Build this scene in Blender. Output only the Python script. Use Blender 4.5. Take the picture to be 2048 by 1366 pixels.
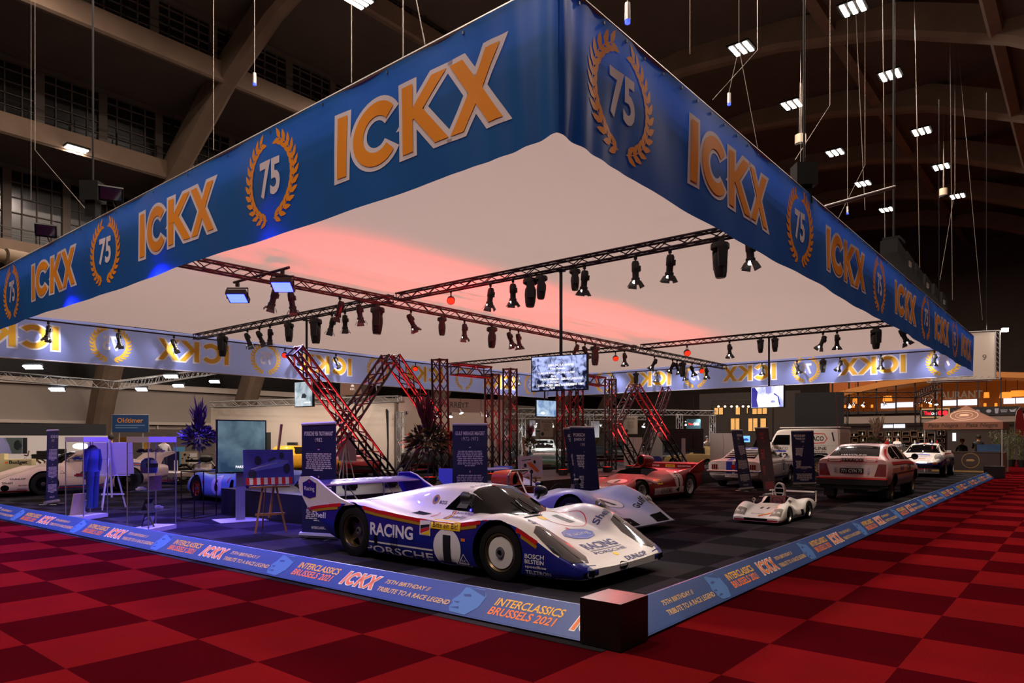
import bpy, bmesh, math, random
from math import sin, cos, pi, radians as R, sqrt, atan2
from mathutils import Vector as V, Matrix, Euler
from mathutils.bvhtree import BVHTree

for o in list(bpy.data.objects):
    bpy.data.objects.remove(o)
S = bpy.context.scene
COL = S.collection
rnd = random.Random(7)

# ---------------------------------------------------------------- camera
CAM = V((-4.597, -2.762, 1.62))
YAW = R(39.8)
FW = V((cos(YAW), sin(YAW), 0)); RT = V((sin(YAW), -cos(YAW), 0))
FPX, CX0, CY0 = 1394.0, 1024.0, 878.0
cd = bpy.data.cameras.new('camera'); cam = bpy.data.objects.new('camera', cd); COL.objects.link(cam)
cam.location = CAM; cam.rotation_euler = (pi / 2, 0, YAW - pi / 2)
cd.sensor_fit = 'HORIZONTAL'; cd.sensor_width = 36; cd.lens = FPX / 2048 * 36
cd.shift_y = (CY0 - 683) / 2048; cd.clip_start = .1; cd.clip_end = 400
S.camera = cam
S.view_settings.view_transform = 'Standard'; S.view_settings.look = 'None'
S.view_settings.gamma = 1; S.view_settings.use_curve_mapping = False
S.view_settings.exposure = 0.0
cy = S.cycles
cy.max_bounces = 6; cy.diffuse_bounces = 3; cy.glossy_bounces = 3; cy.transmission_bounces = 4
cy.transparent_max_bounces = 10; cy.sample_clamp_indirect = 4; cy.sample_clamp_direct = 0
cy.caustics_reflective = False; cy.caustics_refractive = False
W = bpy.data.worlds.new('world'); S.world = W; W.use_nodes = True
W.node_tree.nodes['Background'].inputs[0].default_value = (.16, .13, .11, 1)
W.node_tree.nodes['Background'].inputs[1].default_value = .03

def ray(px, py):
    return FW + RT * ((px - CX0) / FPX) + V((0, 0, 1)) * ((CY0 - py) / FPX)
def G(px, py, z=0.):                       # point of the photograph on the level z
    r = ray(px, py); return CAM + r * ((z - CAM.z) / r.z)
def PX(px, py, X):
    r = ray(px, py); return CAM + r * ((X - CAM.x) / r.x)
def PY(px, py, Y):
    r = ray(px, py); return CAM + r * ((Y - CAM.y) / r.y)
def PD(px, py, d):
    return CAM + ray(px, py) * d

# ---------------------------------------------------------------- lamps of the hall, some added out of view (their light; the housings follow below)
def light(kind, name, loc, energy, col=(1, 1, 1), target=None, size=.3, spot=60, blend=.4, parent=None):
    l = bpy.data.lights.new(name, kind); l.energy = energy; l.color = col
    if kind == 'AREA':
        l.shape = 'DISK'; l.size = size
    else:
        l.shadow_soft_size = size
    if kind == 'SPOT':
        l.spot_size = R(spot); l.spot_blend = blend
    o = bpy.data.objects.new(name, l); COL.objects.link(o); o.location = loc
    if target is not None:
        o.rotation_euler = (V(target) - V(loc)).to_track_quat('-Z', 'Y').to_euler()
    if parent: o.parent = parent
    return o
ORD = 'first second third fourth fifth sixth seventh eighth ninth tenth eleventh twelfth thirteenth fourteenth fifteenth sixteenth seventeenth eighteenth nineteenth twentieth'.split()
WARM = (1, .80, .68)
HALL = [(x, y, z) for y, z in ((6.8, 24), (12.7, 24)) for x in (25.7, 34.5, 43.2, 53.4, 62, 71)] + \
       [(x, y, z) for y, z in ((6.8, 24), (12.7, 24)) for x in (-12, -2, 7.5, 16.5)] + \
       [(19.1, 27.8, 25.4), (6, 27.8, 25.4), (32, 27.8, 25.4), (11.3, 45.8, 19.6), (30, 45.8, 19.6), (48, 45.8, 19.6), (5, 34, 25.2), (27, 34, 25.2), (34, 34, 25.2), (-3, 45.8, 19.6), (20.5, 45.8, 19.6), (39, 45.8, 19.6)] + \
       [(-6, -3, 22.5), (6, -3, 22.5), (20, -3, 22.5), (36, -3, 22.5)]  # rows beyond canopy and over aisle, extra left wall lamps: added unseen for light
KH = .62
for p in HALL:
    e = 2300 if p[0] < 30 else 1500
    light('AREA', 'hall_lamp_light', (p[0], p[1], p[2] - .12), e * KH, WARM, (p[0], p[1], 0), .9)

# ---------------------------------------------------------------- materials
def hexc(h):
    h = h.lstrip('#'); c = [int(h[i:i + 2], 16) / 255 for i in (0, 2, 4)]
    return tuple(x / 12.92 if x <= .04045 else ((x + .055) / 1.055) ** 2.4 for x in c) + (1,)
MATS = {}
def mat(name, col='#808080', rough=.5, metal=0., coat=0., emit=None, es=1., spec=.5, alpha=1., noise=0., nscale=20., bump=0., trans=0.):
    if name in MATS: return MATS[name]
    m = bpy.data.materials.new(name); m.use_nodes = True; MATS[name] = m
    nt = m.node_tree; b = nt.nodes['Principled BSDF']; I = b.inputs
    c = hexc(col) if isinstance(col, str) else tuple(col) + (1,)
    I['Base Color'].default_value = c; I['Roughness'].default_value = rough; I['Metallic'].default_value = metal
    I['Coat Weight'].default_value = coat; I['Coat Roughness'].default_value = .04
    I['Specular IOR Level'].default_value = spec; I['Alpha'].default_value = alpha
    I['Transmission Weight'].default_value = trans
    if emit is not None:
        I['Emission Color'].default_value = hexc(emit); I['Emission Strength'].default_value = es
    if noise or bump:
        tc = nt.nodes.new('ShaderNodeTexCoord'); n = nt.nodes.new('ShaderNodeTexNoise')
        n.inputs['Scale'].default_value = nscale; n.inputs['Detail'].default_value = 4
        nt.links.new(tc.outputs['Object'], n.inputs['Vector'])
        if noise:
            mx = nt.nodes.new('ShaderNodeMix'); mx.data_type = 'RGBA'
            mx.inputs[6].default_value = tuple(x * (1 - noise) for x in c[:3]) + (1,)
            mx.inputs[7].default_value = tuple(min(1, x * (1 + noise)) for x in c[:3]) + (1,)
            nt.links.new(n.outputs[0], mx.inputs[0]); nt.links.new(mx.outputs[2], I['Base Color'])
        if bump:
            bp = nt.nodes.new('ShaderNodeBump'); bp.inputs['Strength'].default_value = bump
            bp.inputs['Distance'].default_value = .01
            nt.links.new(n.outputs[0], bp.inputs['Height']); nt.links.new(bp.outputs[0], I['Normal'])
    return m
def paint(name, col, **k): return mat(name, col, rough=.4, coat=.55, spec=.2, noise=.02, nscale=3, **k)
def flat(name, col, **k): return mat(name, col, rough=.6, **k)

# ---------------------------------------------------------------- mesh builder
class MB:
    def __init__(s): s.v = []; s.f = []; s.m = []
    def add(s, vs, fs, mi=0):
        b = len(s.v); s.v += [tuple(p) for p in vs]
        s.f += [tuple(b + i for i in f) for f in fs]; s.m += [mi] * len(fs); return s
    def box(s, c, d, mi=0, rot=None):
        c = V(c); vs = []
        for x in (-.5, .5):
            for y in (-.5, .5):
                for z in (-.5, .5):
                    p = V((x * d[0], y * d[1], z * d[2]))
                    if rot is not None: p = rot @ p
                    vs.append(c + p)
        return s.add(vs, [(0, 1, 3, 2), (4, 6, 7, 5), (0, 4, 5, 1), (2, 3, 7, 6), (0, 2, 6, 4), (1, 5, 7, 3)], mi)
    def cyl(s, a, b, r, r2=None, n=10, mi=0, cap=True):
        a = V(a); b = V(b); r2 = r if r2 is None else r2
        q = (b - a).to_track_quat('Z', 'Y'); vs = []
        for p, rr in ((a, r), (b, r2)):
            for k in range(n):
                t = 2 * pi * k / n; vs.append(p + q @ V((rr * cos(t), rr * sin(t), 0)))
        fs = [(k, (k + 1) % n, n + (k + 1) % n, n + k) for k in range(n)]
        if cap: fs += [tuple(range(n - 1, -1, -1)), tuple(range(n, 2 * n))]
        return s.add(vs, fs, mi)
    def lathe(s, prof, M=None, n=24, mi=0, close=False):
        M = M or Matrix(); vs = []; k = len(prof)
        for i in range(n):
            t = 2 * pi * i / n
            for r, z in prof: vs.append(M @ V((r * cos(t), r * sin(t), z)))
        fs = []
        for i in range(n):
            j = (i + 1) % n
            for q in range(k if close else k - 1):
                w = (q + 1) % k; fs.append((i * k + q, j * k + q, j * k + w, i * k + w))
        return s.add(vs, fs, mi)
    def tube(s, pts, r, n=8, mi=0, closed=False):
        pts = [V(p) for p in pts]; L = len(pts); vs = []; up = None
        for i, p in enumerate(pts):
            a = pts[i - 1] if (i or closed) else p; b = pts[(i + 1) % L] if (i < L - 1 or closed) else p
            d = (b - a).normalized()
            if up is None: up = d.orthogonal().normalized()
            up = (up - d * up.dot(d)).normalized(); w = d.cross(up)
            rr = r[i] if isinstance(r, (list, tuple)) else r
            vs += [p + (up * cos(2 * pi * k / n) + w * sin(2 * pi * k / n)) * rr for k in range(n)]
        fs = []
        for i in range(L if closed else L - 1):
            j = (i + 1) % L
            for k in range(n): fs.append((i * n + k, i * n + (k + 1) % n, j * n + (k + 1) % n, j * n + k))
        if not closed: fs += [tuple(range(n - 1, -1, -1)), tuple((L - 1) * n + k for k in range(n))]
        return s.add(vs, fs, mi)
    def prism(s, poly, t, M=None, mi=0):           # polygon in local xy, thickness t along z
        M = M or Matrix(); n = len(poly)
        vs = [M @ V((x, y, -t / 2)) for x, y in poly] + [M @ V((x, y, t / 2)) for x, y in poly]
        fs = [tuple(range(n - 1, -1, -1)), tuple(range(n, 2 * n))] + [(i, (i + 1) % n, n + (i + 1) % n, n + i) for i in range(n)]
        return s.add(vs, fs, mi)
    def grid(s, fn, nu, nv, mi=0):
        vs = [fn(i / nu, j / nv) for i in range(nu + 1) for j in range(nv + 1)]; w = nv + 1
        return s.add(vs, [(i * w + j, (i + 1) * w + j, (i + 1) * w + j + 1, i * w + j + 1) for i in range(nu) for j in range(nv)], mi)
    def build(s, name, mats, parent=None, loc=None, rot=0., smooth=40):
        me = bpy.data.meshes.new(name); me.from_pydata(s.v, [], s.f)
        for m in (mats if isinstance(mats, (list, tuple)) else [mats]): me.materials.append(m)
        if any(s.m): me.polygons.foreach_set('material_index', s.m)
        if smooth:
            me.polygons.foreach_set('use_smooth', [True] * len(me.polygons)); me.set_sharp_from_angle(angle=R(smooth))
        me.update()
        return link(name, me, parent, loc, rot)
def link(name, data, parent=None, loc=None, rot=0.):
    o = bpy.data.objects.new(name, data); COL.objects.link(o)
    if parent is not None: o.parent = parent
    if loc is not None: o.location = loc
    if rot: o.rotation_euler = (0, 0, rot)
    return o
def tag(o, label=None, cat=None, group=None, kind=None):
    for k, v in (('label', label), ('category', cat), ('group', group), ('kind', kind)):
        if v: o[k] = v
    return o
def thing(name, label, cat, loc=(0, 0, 0), rot=0., group=None):
    return tag(link(name, None, None, loc, rot), label, cat, group)
def struct(o): o['kind'] = 'structure'; return o
def copy_tree(o, loc=None, rot=None, label=None, parent=None, kids=None):
    c = o.copy(); COL.objects.link(c)
    if parent is not None: c.parent = parent
    if loc is not None: c.location = loc
    if rot is not None: c.rotation_euler = rot if isinstance(rot, (tuple, Euler)) else (0, 0, rot)
    if label: c['label'] = label
    for ch in list(o.children): copy_tree(ch, parent=c)
    return c

# ---------------------------------------------------------------- flat shapes (verts2d, faces) and how they lie on things
TXC = {}
def text2d(body, bold=0., shear=0.):
    k = (body, bold, shear)
    if k not in TXC:
        c = bpy.data.curves.new('t', 'FONT'); c.body = body; c.size = 1; c.offset = bold; c.shear = shear; c.resolution_u = 3
        c.align_x = 'CENTER'; c.space_line = .92
        o = bpy.data.objects.new('t', c); me = bpy.data.meshes.new_from_object(o)
        vs = [(v.co.x, v.co.y) for v in me.vertices]; fs = [tuple(p.vertices) for p in me.polygons]
        bpy.data.objects.remove(o); bpy.data.curves.remove(c); bpy.data.meshes.remove(me)
        x0 = min(v[0] for v in vs); x1 = max(v[0] for v in vs); y0 = min(v[1] for v in vs); y1 = max(v[1] for v in vs)
        TXC[k] = ([((x - x0) / (x1 - x0) - .5, (y - y0) / (y1 - y0) - .5) for x, y in vs], fs)
    return TXC[k]
def fit(sh, cx, cy, w, h, a=0., sx=0.):
    ca, sa = cos(a), sin(a); out = []
    for x, y in sh[0]:
        x, y = x * w + sx * y * h, y * h; out.append((cx + x * ca - y * sa, cy + x * sa + y * ca))
    return (out, sh[1])
def T(body, cx, cy, w, h, bold=.012, shear=0., a=0.): return fit(text2d(body, bold, shear), cx, cy, w, h, a)
def Pg(pts): return ([tuple(p) for p in pts], [tuple(range(len(pts)))])
def Rc(cx, cy, w, h): return Pg([(cx - w / 2, cy - h / 2), (cx + w / 2, cy - h / 2), (cx + w / 2, cy + h / 2), (cx - w / 2, cy + h / 2)])
def Ci(cx, cy, rx, ry=None, n=32):
    ry = ry or rx; return Pg([(cx + rx * cos(2 * pi * k / n), cy + ry * sin(2 * pi * k / n)) for k in range(n)])
def Rg(cx, cy, rx, ry, w, n=32, a0=0., a1=2 * pi):
    vs = []; fs = []
    for k in range(n + 1):
        t = a0 + (a1 - a0) * k / n
        vs += [(cx + rx * cos(t), cy + ry * sin(t)), (cx + (rx - w) * cos(t), cy + (ry - w) * sin(t))]
    for k in range(n): fs.append((2 * k + 2, 2 * k, 2 * k + 1, 2 * k + 3)[::-1])
    return (vs, fs)
def Li(pts, w):                                    # a painted line of width w along pts
    vs = []; fs = []; n = len(pts)
    for i, p in enumerate(pts):
        a = pts[max(0, i - 1)]; b = pts[min(n - 1, i + 1)]; dx, dy = b[0] - a[0], b[1] - a[1]; L = sqrt(dx * dx + dy * dy) or 1
        ww = w[i] if isinstance(w, (list, tuple)) else w
        vs += [(p[0] - dy / L * ww / 2, p[1] + dx / L * ww / 2), (p[0] + dy / L * ww / 2, p[1] - dx / L * ww / 2)]
    for i in range(n - 1): fs.append((2 * i, 2 * i + 1, 2 * i + 3, 2 * i + 2))
    return (vs, fs)
def U(*shs):
    vs = []; fs = []
    for a in shs:
        b = len(vs); vs += list(a[0]); fs += [tuple(b + i for i in f) for f in a[1]]
    return (vs, fs)
def Mv(sh, dx, dy, mir=False): return ([((-x if mir else x) + dx, y + dy) for x, y in sh[0]], [f[::-1] for f in sh[1]] if mir else sh[1])

def refine(sh, step):
    bm = bmesh.new(); vs = [bm.verts.new((x, y, 0)) for x, y in sh[0]]
    for f in sh[1]:
        try: bm.faces.new([vs[i] for i in f])
        except ValueError: pass
    if step and sh[0]:
        for ax in (0, 1):
            lo = min(v.co[ax] for v in bm.verts); hi = max(v.co[ax] for v in bm.verts); k = lo + step * .5
            while k < hi:
                g = bm.verts[:] + bm.edges[:] + bm.faces[:]
                n = (1, 0, 0) if ax == 0 else (0, 1, 0); c = (k, 0, 0) if ax == 0 else (0, k, 0)
                bmesh.ops.bisect_plane(bm, geom=g, dist=1e-6, plane_co=c, plane_no=n); k += step
    bm.verts.index_update()
    out = ([(v.co.x, v.co.y) for v in bm.verts], [tuple(v.index for v in f.verts) for f in bm.faces]); bm.free(); return out
def lay(name, sh, mats, parent, o, r, u, off=.002, bvh=None, step=0., mi=None, thick=0.):
    """A printed or painted shape: on the plane at o (right r, up u), or wrapped onto the surface bvh by looking along -(r x u)."""
    o, r, u = V(o), V(r).normalized(), V(u).normalized(); n = r.cross(u).normalized()
    if step: sh = refine(sh, step)
    mb = MB()
    if bvh is None:
        mb.add([o + r * x + u * y + n * off for x, y in sh[0]], sh[1])
    else:
        P = []
        for x, y in sh[0]:
            h = bvh.ray_cast(o + r * x + u * y + n * 4, -n, 8)
            P.append(None if h[0] is None else h[0] + h[1] * off * (1 if h[1].dot(n) > 0 else -1))
        idx = {}; vs = []
        for i, p in enumerate(P):
            if p is not None: idx[i] = len(vs); vs.append(p)
        fs = []
        for f in sh[1]:
            if all(i in idx for i in f):
                d = [(P[i] - o).dot(n) for i in f]
                if max(d) - min(d) < .22: fs.append(tuple(idx[i] for i in f))
        mb.add(vs, fs)
    if not mb.f: return None
    return mb.build(name, mats, parent, smooth=60)
def bvh_of(me, M=None):
    vs = [(M @ v.co) if M else v.co.copy() for v in me.vertices]
    return BVHTree.FromPolygons(vs, [tuple(p.vertices) for p in me.polygons])

# ---------------------------------------------------------------- common materials
BLK = mat('black_metal', '#0c0c0d', .45, spec=.4); BLKM = mat('black_matte', '#070707', .8, spec=.2)
WHT = flat('white_print', '#e6e2e2'); GOLD = flat('gold_print', '#e6a010'); ORNG = flat('orange_print', '#e2661a')
YEL = flat('yellow_print', '#f2c800'); BLKP = flat('black_print', '#0a0a0c'); REDP = flat('red_print', '#c8141c')
BLUP = flat('blue_print', '#1e2c9a'); GREYP = flat('grey_print', '#9a9aa2')
ALU = mat('aluminium', '#b4b2b0', .35, 1.); CHR = mat('chrome', '#d8d8da', .12, 1.)
ALUP = mat('dull_aluminium', '#9a9896', .5, .6)
GLS = mat('dark_glass', '#080707', .07, spec=.14)
CLR = None
def clear_glass(name='clear_glass', a=.12):
    m = mat(name, '#5a6068', .03, alpha=a, spec=.5); return m
RUB = mat('tyre_rubber', '#0b0b0b', .75, spec=.3)
# ================================================================ the hall
def carpet(name, ca, cb, ox, oy, sx=.945, sy=.9, dy=.2):
    m = mat(name, '#808080', 1., spec=0.); nt = m.node_tree; b = nt.nodes['Principled BSDF']
    tc = nt.nodes.new('ShaderNodeTexCoord'); mp = nt.nodes.new('ShaderNodeMapping'); ck = nt.nodes.new('ShaderNodeTexChecker')
    mp.inputs['Location'].default_value = (-ox / sx, -oy / sy, .5); mp.inputs['Scale'].default_value = (1 / sx, 1 / sy, 0); ck.inputs['Scale'].default_value = 1
    nz = nt.nodes.new('ShaderNodeTexNoise'); nz.inputs['Scale'].default_value = 90; nz.inputs['Detail'].default_value = 3
    n2 = nt.nodes.new('ShaderNodeTexNoise'); n2.inputs['Scale'].default_value = 1.3
    ck.inputs[1].default_value = hexc(ca); ck.inputs[2].default_value = hexc(cb)
    mx = nt.nodes.new('ShaderNodeMix'); mx.data_type = 'RGBA'; mx.blend_type = 'MULTIPLY'; mx.inputs[0].default_value = .55
    m2 = nt.nodes.new('ShaderNodeMix'); m2.data_type = 'RGBA'; m2.blend_type = 'MULTIPLY'; m2.inputs[0].default_value = .35
    L = nt.links.new
    L(tc.outputs['Object'], mp.inputs[0]); L(mp.outputs[0], ck.inputs[0]); L(tc.outputs['Object'], nz.inputs[0]); L(tc.outputs['Object'], n2.inputs[0])
    L(ck.outputs[0], mx.inputs[6]); L(nz.outputs[1], mx.inputs[7]); L(mx.outputs[2], m2.inputs[6]); L(n2.outputs[1], m2.inputs[7])
    L(m2.outputs[2], b.inputs['Base Color'])
    bp = nt.nodes.new('ShaderNodeBump'); bp.inputs['Strength'].default_value = .35; bp.inputs['Distance'].default_value = .006
    L(nz.outputs[0], bp.inputs['Height']); L(bp.outputs[0], b.inputs['Normal'])
    return m
RED = carpet('red_carpet', '#741318', '#46060e', 1.89, -.8)
DRK = carpet('charcoal_carpet', '#403c40', '#2b282b', 1.89, -.8)
struct(MB().box((35, 20, -.06), (130, 90, .12)).build('floor', RED, smooth=0))
st = MB(); st.add([(-.1, .1, .004), (38, 1.0, .004), (38, 24.5, .004), (-.75, 24.5, .004)], [(0, 1, 2, 3)])
struct(st.build('floor_stand_carpet', DRK, smooth=0))
# darker carpet of the neighbouring booths
struct(MB().box((30, 42, .003), (100, 33, .006)).build('floor_booth_carpet', carpet('grey_carpet', '#3c3836', '#322e2d', 0, 0), smooth=0))

CONC = mat('warm_concrete', '#6b5848', .85, noise=.35, nscale=.7, bump=.2)
CONCD = mat('dark_concrete', '#4c4037', .9, noise=.3, nscale=.5)
GLSN = mat('night_window_glass', '#0a0806', .25, spec=.5)
FRAME = mat('window_frame_grey', '#4a4038', .7)
BY = [(52.5, 14.5), (46, 20.3), (38.5, 24.5), (30, 27.7)]
BY += [(40 - y, z) for y, z in reversed(BY)]
AX = [5.2 + 12.25 * k for k in range(-1, 8)]
X0, X1 = -20., 104.
# roof slabs, stepping up to the middle
rf = MB()
YS = [(61, 8.5)] + BY + [(-21, 8.5)]
for k in range(len(YS) - 1):
    (ya, za), (yb, zb) = YS[k], YS[k + 1]
    if za < zb: q = [(ya, zb - .35), (yb, zb - .2)]          # slab runs outwards from the upper beam
    elif za > zb: q = [(ya, za - .2), (yb, za - .35)]
    else: q = [(ya, za + .9), ((ya + yb) / 2, za + 1.7), (yb, za + .9)]
    for (y1, z1), (y2, z2) in zip(q, q[1:]):
        rf.box(((X0 + X1) / 2, (y1 + y2) / 2, (z1 + z2) / 2 + .15), (X1 - X0, abs(y2 - y1) + .2, .3), rot=Matrix.Rotation(atan2(z2 - z1, y2 - y1) if y2 > y1 else atan2(z1 - z2, y1 - y2), 3, 'X'))
struct(rf.build('ceiling', CONCD, smooth=0))
# the beams along the hall
for k, (y, z) in enumerate(BY):
    s = 1 if y > 20 else -1
    b = MB(); b.prism([(0, -.9), (.5 * s, -.75), (.55 * s, -.1), (.25 * s, 0), (.1 * s, .35), (-.15 * s, .35), (-.15 * s, -.8)], X1 - X0, Matrix.Translation(((X0 + X1) / 2, y, z)) @ Matrix(((0, 0, 1, 0), (1, 0, 0, 0), (0, 1, 0, 0), (0, 0, 0, 1))))
    struct(b.build('trim_%d' % (k + 1), CONC, smooth=0))
# window strips above each beam of the left slope
wn = 0
for k in range(0, 4):
    y, z = BY[k]; top = BY[k + 1][1] - .4 if k < 3 else z + 1.2
    for j in range(len(AX) - 1):
        if AX[j] < -8 or AX[j] > 62: continue
        wn += 1
        w = struct(MB().box((AX[j] + 6.1, y + .35, (z + top) / 2 + .1), (12.2, .1, top - z - .3)).build('window_%d' % wn, GLSN, smooth=0))
        fr = MB(); h = top - z - .3; zc = (z + top) / 2 + .1
        for q in range(4):
            xx = AX[j] + .8 + 3.5 * q
            fr.box((xx, y + .25, zc), (.5, .3, h))
            for i in range(1, 4): fr.box((xx + 3.5 * i / 4, y + .25, zc), (.07, .1, h)) if q < 3 else None
        for i in range(1, 5): fr.box((AX[j] + 6.1, y + .25, zc - h / 2 + h * i / 5), (12, .1, .06))
        fr.box((AX[j] + 6.1, y + .2, zc + h / 2 - .1), (12.2, .35, .3))
        fr.build('window_frame', FRAME, w, smooth=0)
        rl = MB()
        for i in range(5): rl.cyl((AX[j] + 1.2 + 2.45 * i, y - .1, z + .3), (AX[j] + 1.2 + 2.45 * i, y - .1, z + 1.2), .03, n=5)
        for i in (.7, 1.15): rl.cyl((AX[j], y - .1, z + i), (AX[j] + 12.2, y - .1, z + i), .02, n=5)
        rl.build('window_rail', BLK, w)
# concrete arches
AP = [(60.6, 0), (58.4, 5), (56, 9.2), (51.8, 14.6), (46.5, 19.9), (39.6, 24.1), (33.8, 26.6), (27, 28.2), (20, 28.9)]
AP = AP + [(40 - y, z) for y, z in reversed(AP[:-1])]
for j, x in enumerate(AX):
    a = MB(); n = len(AP); vs = []
    for i, (y, z) in enumerate(AP):
        p = V((0, AP[max(i - 1, 0)][0], AP[max(i - 1, 0)][1])); q = V((0, AP[min(i + 1, n - 1)][0], AP[min(i + 1, n - 1)][1]))
        d = (q - p).normalized(); nn = V((0, d.z, -d.y))      # towards the outside
        if nn.z < 0: nn = -nn
        w = .55 if z > 12 else .7; t = .75
        for sx, sn in ((-w, -t), (-w * .5, -t - .25), (w * .5, -t - .25), (w, -t), (w, t), (-w, t)):
            vs.append(V((x + sx, y, z)) + nn * sn)
    fs = [(i * 6 + k, i * 6 + (k + 1) % 6, (i + 1) * 6 + (k + 1) % 6, (i + 1) * 6 + k) for i in range(n - 1) for k in range(6)]
    a.add(vs, fs); o = struct(a.build('trim_%d' % (20 + j), CONC, smooth=25)); o['label'] = 'concrete roof arch spanning the hall'
GW = mat('grey_wall', '#8d8279', .8, noise=.06, nscale=.4)
struct(MB().box((42, 61.3, 5), (126, .3, 10)).build('wall_left', GW, smooth=0))
wt = MB()
for z in (3.0, 6.2): wt.box((42, 61.0, z), (126, .3, .5 if z > 4 else .25))
for j in range(24): wt.box((-18 + 5.1 * j, 61.05, 1.5), (.12, .15, 3))
struct(wt.build('trim_40', mat('wall_band', '#b0a397', .7), smooth=0))
struct(MB().box((42, 60.9, 7.6), (126, .2, 2.2)).build('window_60', GLSN, smooth=0))
struct(MB().box((104, 20, 15), (.4, 84, 32)).build('wall_back', CONCD, smooth=0))
struct(MB().box((42, -21.2, 15), (126, .4, 30)).build('wall_right', CONCD, smooth=0))
struct(MB().box((-20, 20, 15), (.4, 84, 32)).build('wall_front', CONCD, smooth=0))

# hall lamps: three bright tubes in a dark housing
LED = mat('lit_hall_tube', '#ffffff', .5, emit='#fff0e0', es=26)
ROWN = {6.8: 'outer right roof row', 12.7: 'inner right roof row', 27.8: 'roof row above the left canopy banner', 45.8: 'roof row along the left wall', 34: 'added roof row hidden beyond the canopy', -3: 'unseen roof row over the red aisle'}
hl = None
for i, p in enumerate(HALL):
    t = thing('hall_lamp', 'triple tube lamp, ' + ORD[sum(1 for q in HALL if q[1] == p[1] and q[0] < p[0])] + ' along the ' + ROWN[p[1]], 'lamp', p, 0, 'triple tube lamps under the hall roof')
    if hl is None:
        hl = [MB().box((0, 0, .05), (1.3, 1.3, .1)).build('housing', BLKM, t, smooth=0)]
        for k in (-.4, 0, .4):
            hl.append(MB().box((0, k, -.03), (1.15, .22, .06)).build('tube', LED, t, smooth=0))
    else:
        for h in hl:
            c = h.copy(); COL.objects.link(c); c.parent = t
# ================================================================ canopy of blue banners over the stand
UX0, UX1, VY0, VY1 = .575, 29.4, .993, 22.7
ZB, ZT, ZC = 4.365, 5.83, 5.47
BB = mat('banner_blue', '#085592', .42, spec=.35, noise=.05, nscale=.5, bump=.05)
def sheer(m, c, f):                                 # cloth that lets some light through
    n = m.node_tree; t = n.nodes.new('ShaderNodeBsdfTranslucent'); t.inputs[0].default_value = c + (1,); x = n.nodes.new('ShaderNodeMixShader'); x.inputs[0].default_value = f
    n.links.new(n.nodes['Principled BSDF'].outputs[0], x.inputs[1]); n.links.new(t.outputs[0], x.inputs[2]); n.links.new(x.outputs[0], n.nodes['Material Output'].inputs[0])
sheer(BB, (.03, .10, .6), .22)
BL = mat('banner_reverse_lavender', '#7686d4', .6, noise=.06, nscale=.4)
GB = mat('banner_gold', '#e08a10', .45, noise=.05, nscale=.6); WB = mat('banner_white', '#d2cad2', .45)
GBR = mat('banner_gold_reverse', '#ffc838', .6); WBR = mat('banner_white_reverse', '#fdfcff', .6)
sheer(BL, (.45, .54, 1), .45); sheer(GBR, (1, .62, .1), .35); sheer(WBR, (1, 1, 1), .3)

def stroke(x0, y0, x1, y1, w, e=0.):               # slanted bar with level ends
    dx = (x1 - x0) / (y1 - y0) if y1 != y0 else 0
    f = sqrt(1 + dx * dx); wx = w * f / 2 + e * f
    return Pg([(x0 - wx - dx * e, y0 - e), (x0 + wx - dx * e, y0 - e), (x1 + wx + dx * e, y1 + e), (x1 - wx + dx * e, y1 + e)])
def champion(e, sl=0.):                             # the four letters ICKX, unit height
    w = .215
    L = [stroke(.11, 0, .11, 1, w, e)]
    ea = e / .39
    L.append(Rg(.86, .5, .5 + e, .5 + e, w + 2 * e, 30, .72 - ea * .8, 2 * pi - .72 + ea * .8))
    L.append(stroke(1.53, 0, 1.53, 1, w, e))
    L.append(stroke(1.60, .47, 2.14, 1, w * .9, e)); L.append(stroke(2.2, 0, 1.72, .56, w * .9, e))
    L.append(stroke(2.47, 0, 3.09, 1, w * .92, e)); L.append(stroke(3.12, 0, 2.45, 1, w * .92, e))
    sh = U(*L); return ([(x - 1.6 + sl * y, y - .5) for x, y in sh[0]], sh[1])
def laurel():
    L = []
    for s in (-1, 1):
        n = 13
        for k in range(n):
            t = -1.38 + 2.5 * k / (n - 1); cx, cy_ = .5 * cos(t) * s, .5 * sin(t)
            tx, ty = -sin(t) * s, cos(t)
            for side in (-1, 1):
                a = atan2(ty, tx) + side * .62; l = .165; w_ = .034
                ox, oy = cx + side * .0 , cy_
                c, d = cos(a), sin(a)
                L.append(Pg([(ox, oy), (ox + c * l * .35 - d * w_, oy + d * l * .35 + c * w_), (ox + c * l * .7 - d * w_ * .7, oy + d * l * .7 + c * w_ * .7), (ox + c * l, oy + d * l),
                             (ox + c * l * .7 + d * w_ * .7, oy + d * l * .7 - c * w_ * .7), (ox + c * l * .35 + d * w_, oy + d * l * .35 - c * w_)]))
        L.append(Li([(.5 * cos(-1.42 + 2.55 * k / 20) * s, .5 * sin(-1.42 + 2.55 * k / 20)) for k in range(21)], .012))
    return U(*L)
CH_O, CH_I, LAU = champion(.075), champion(0.), laurel()
S75 = text2d('75', .03)
def sc(sh, k, kx=1.): return ([(x * k * kx, y * k) for x, y in sh[0]], sh[1])

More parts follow.
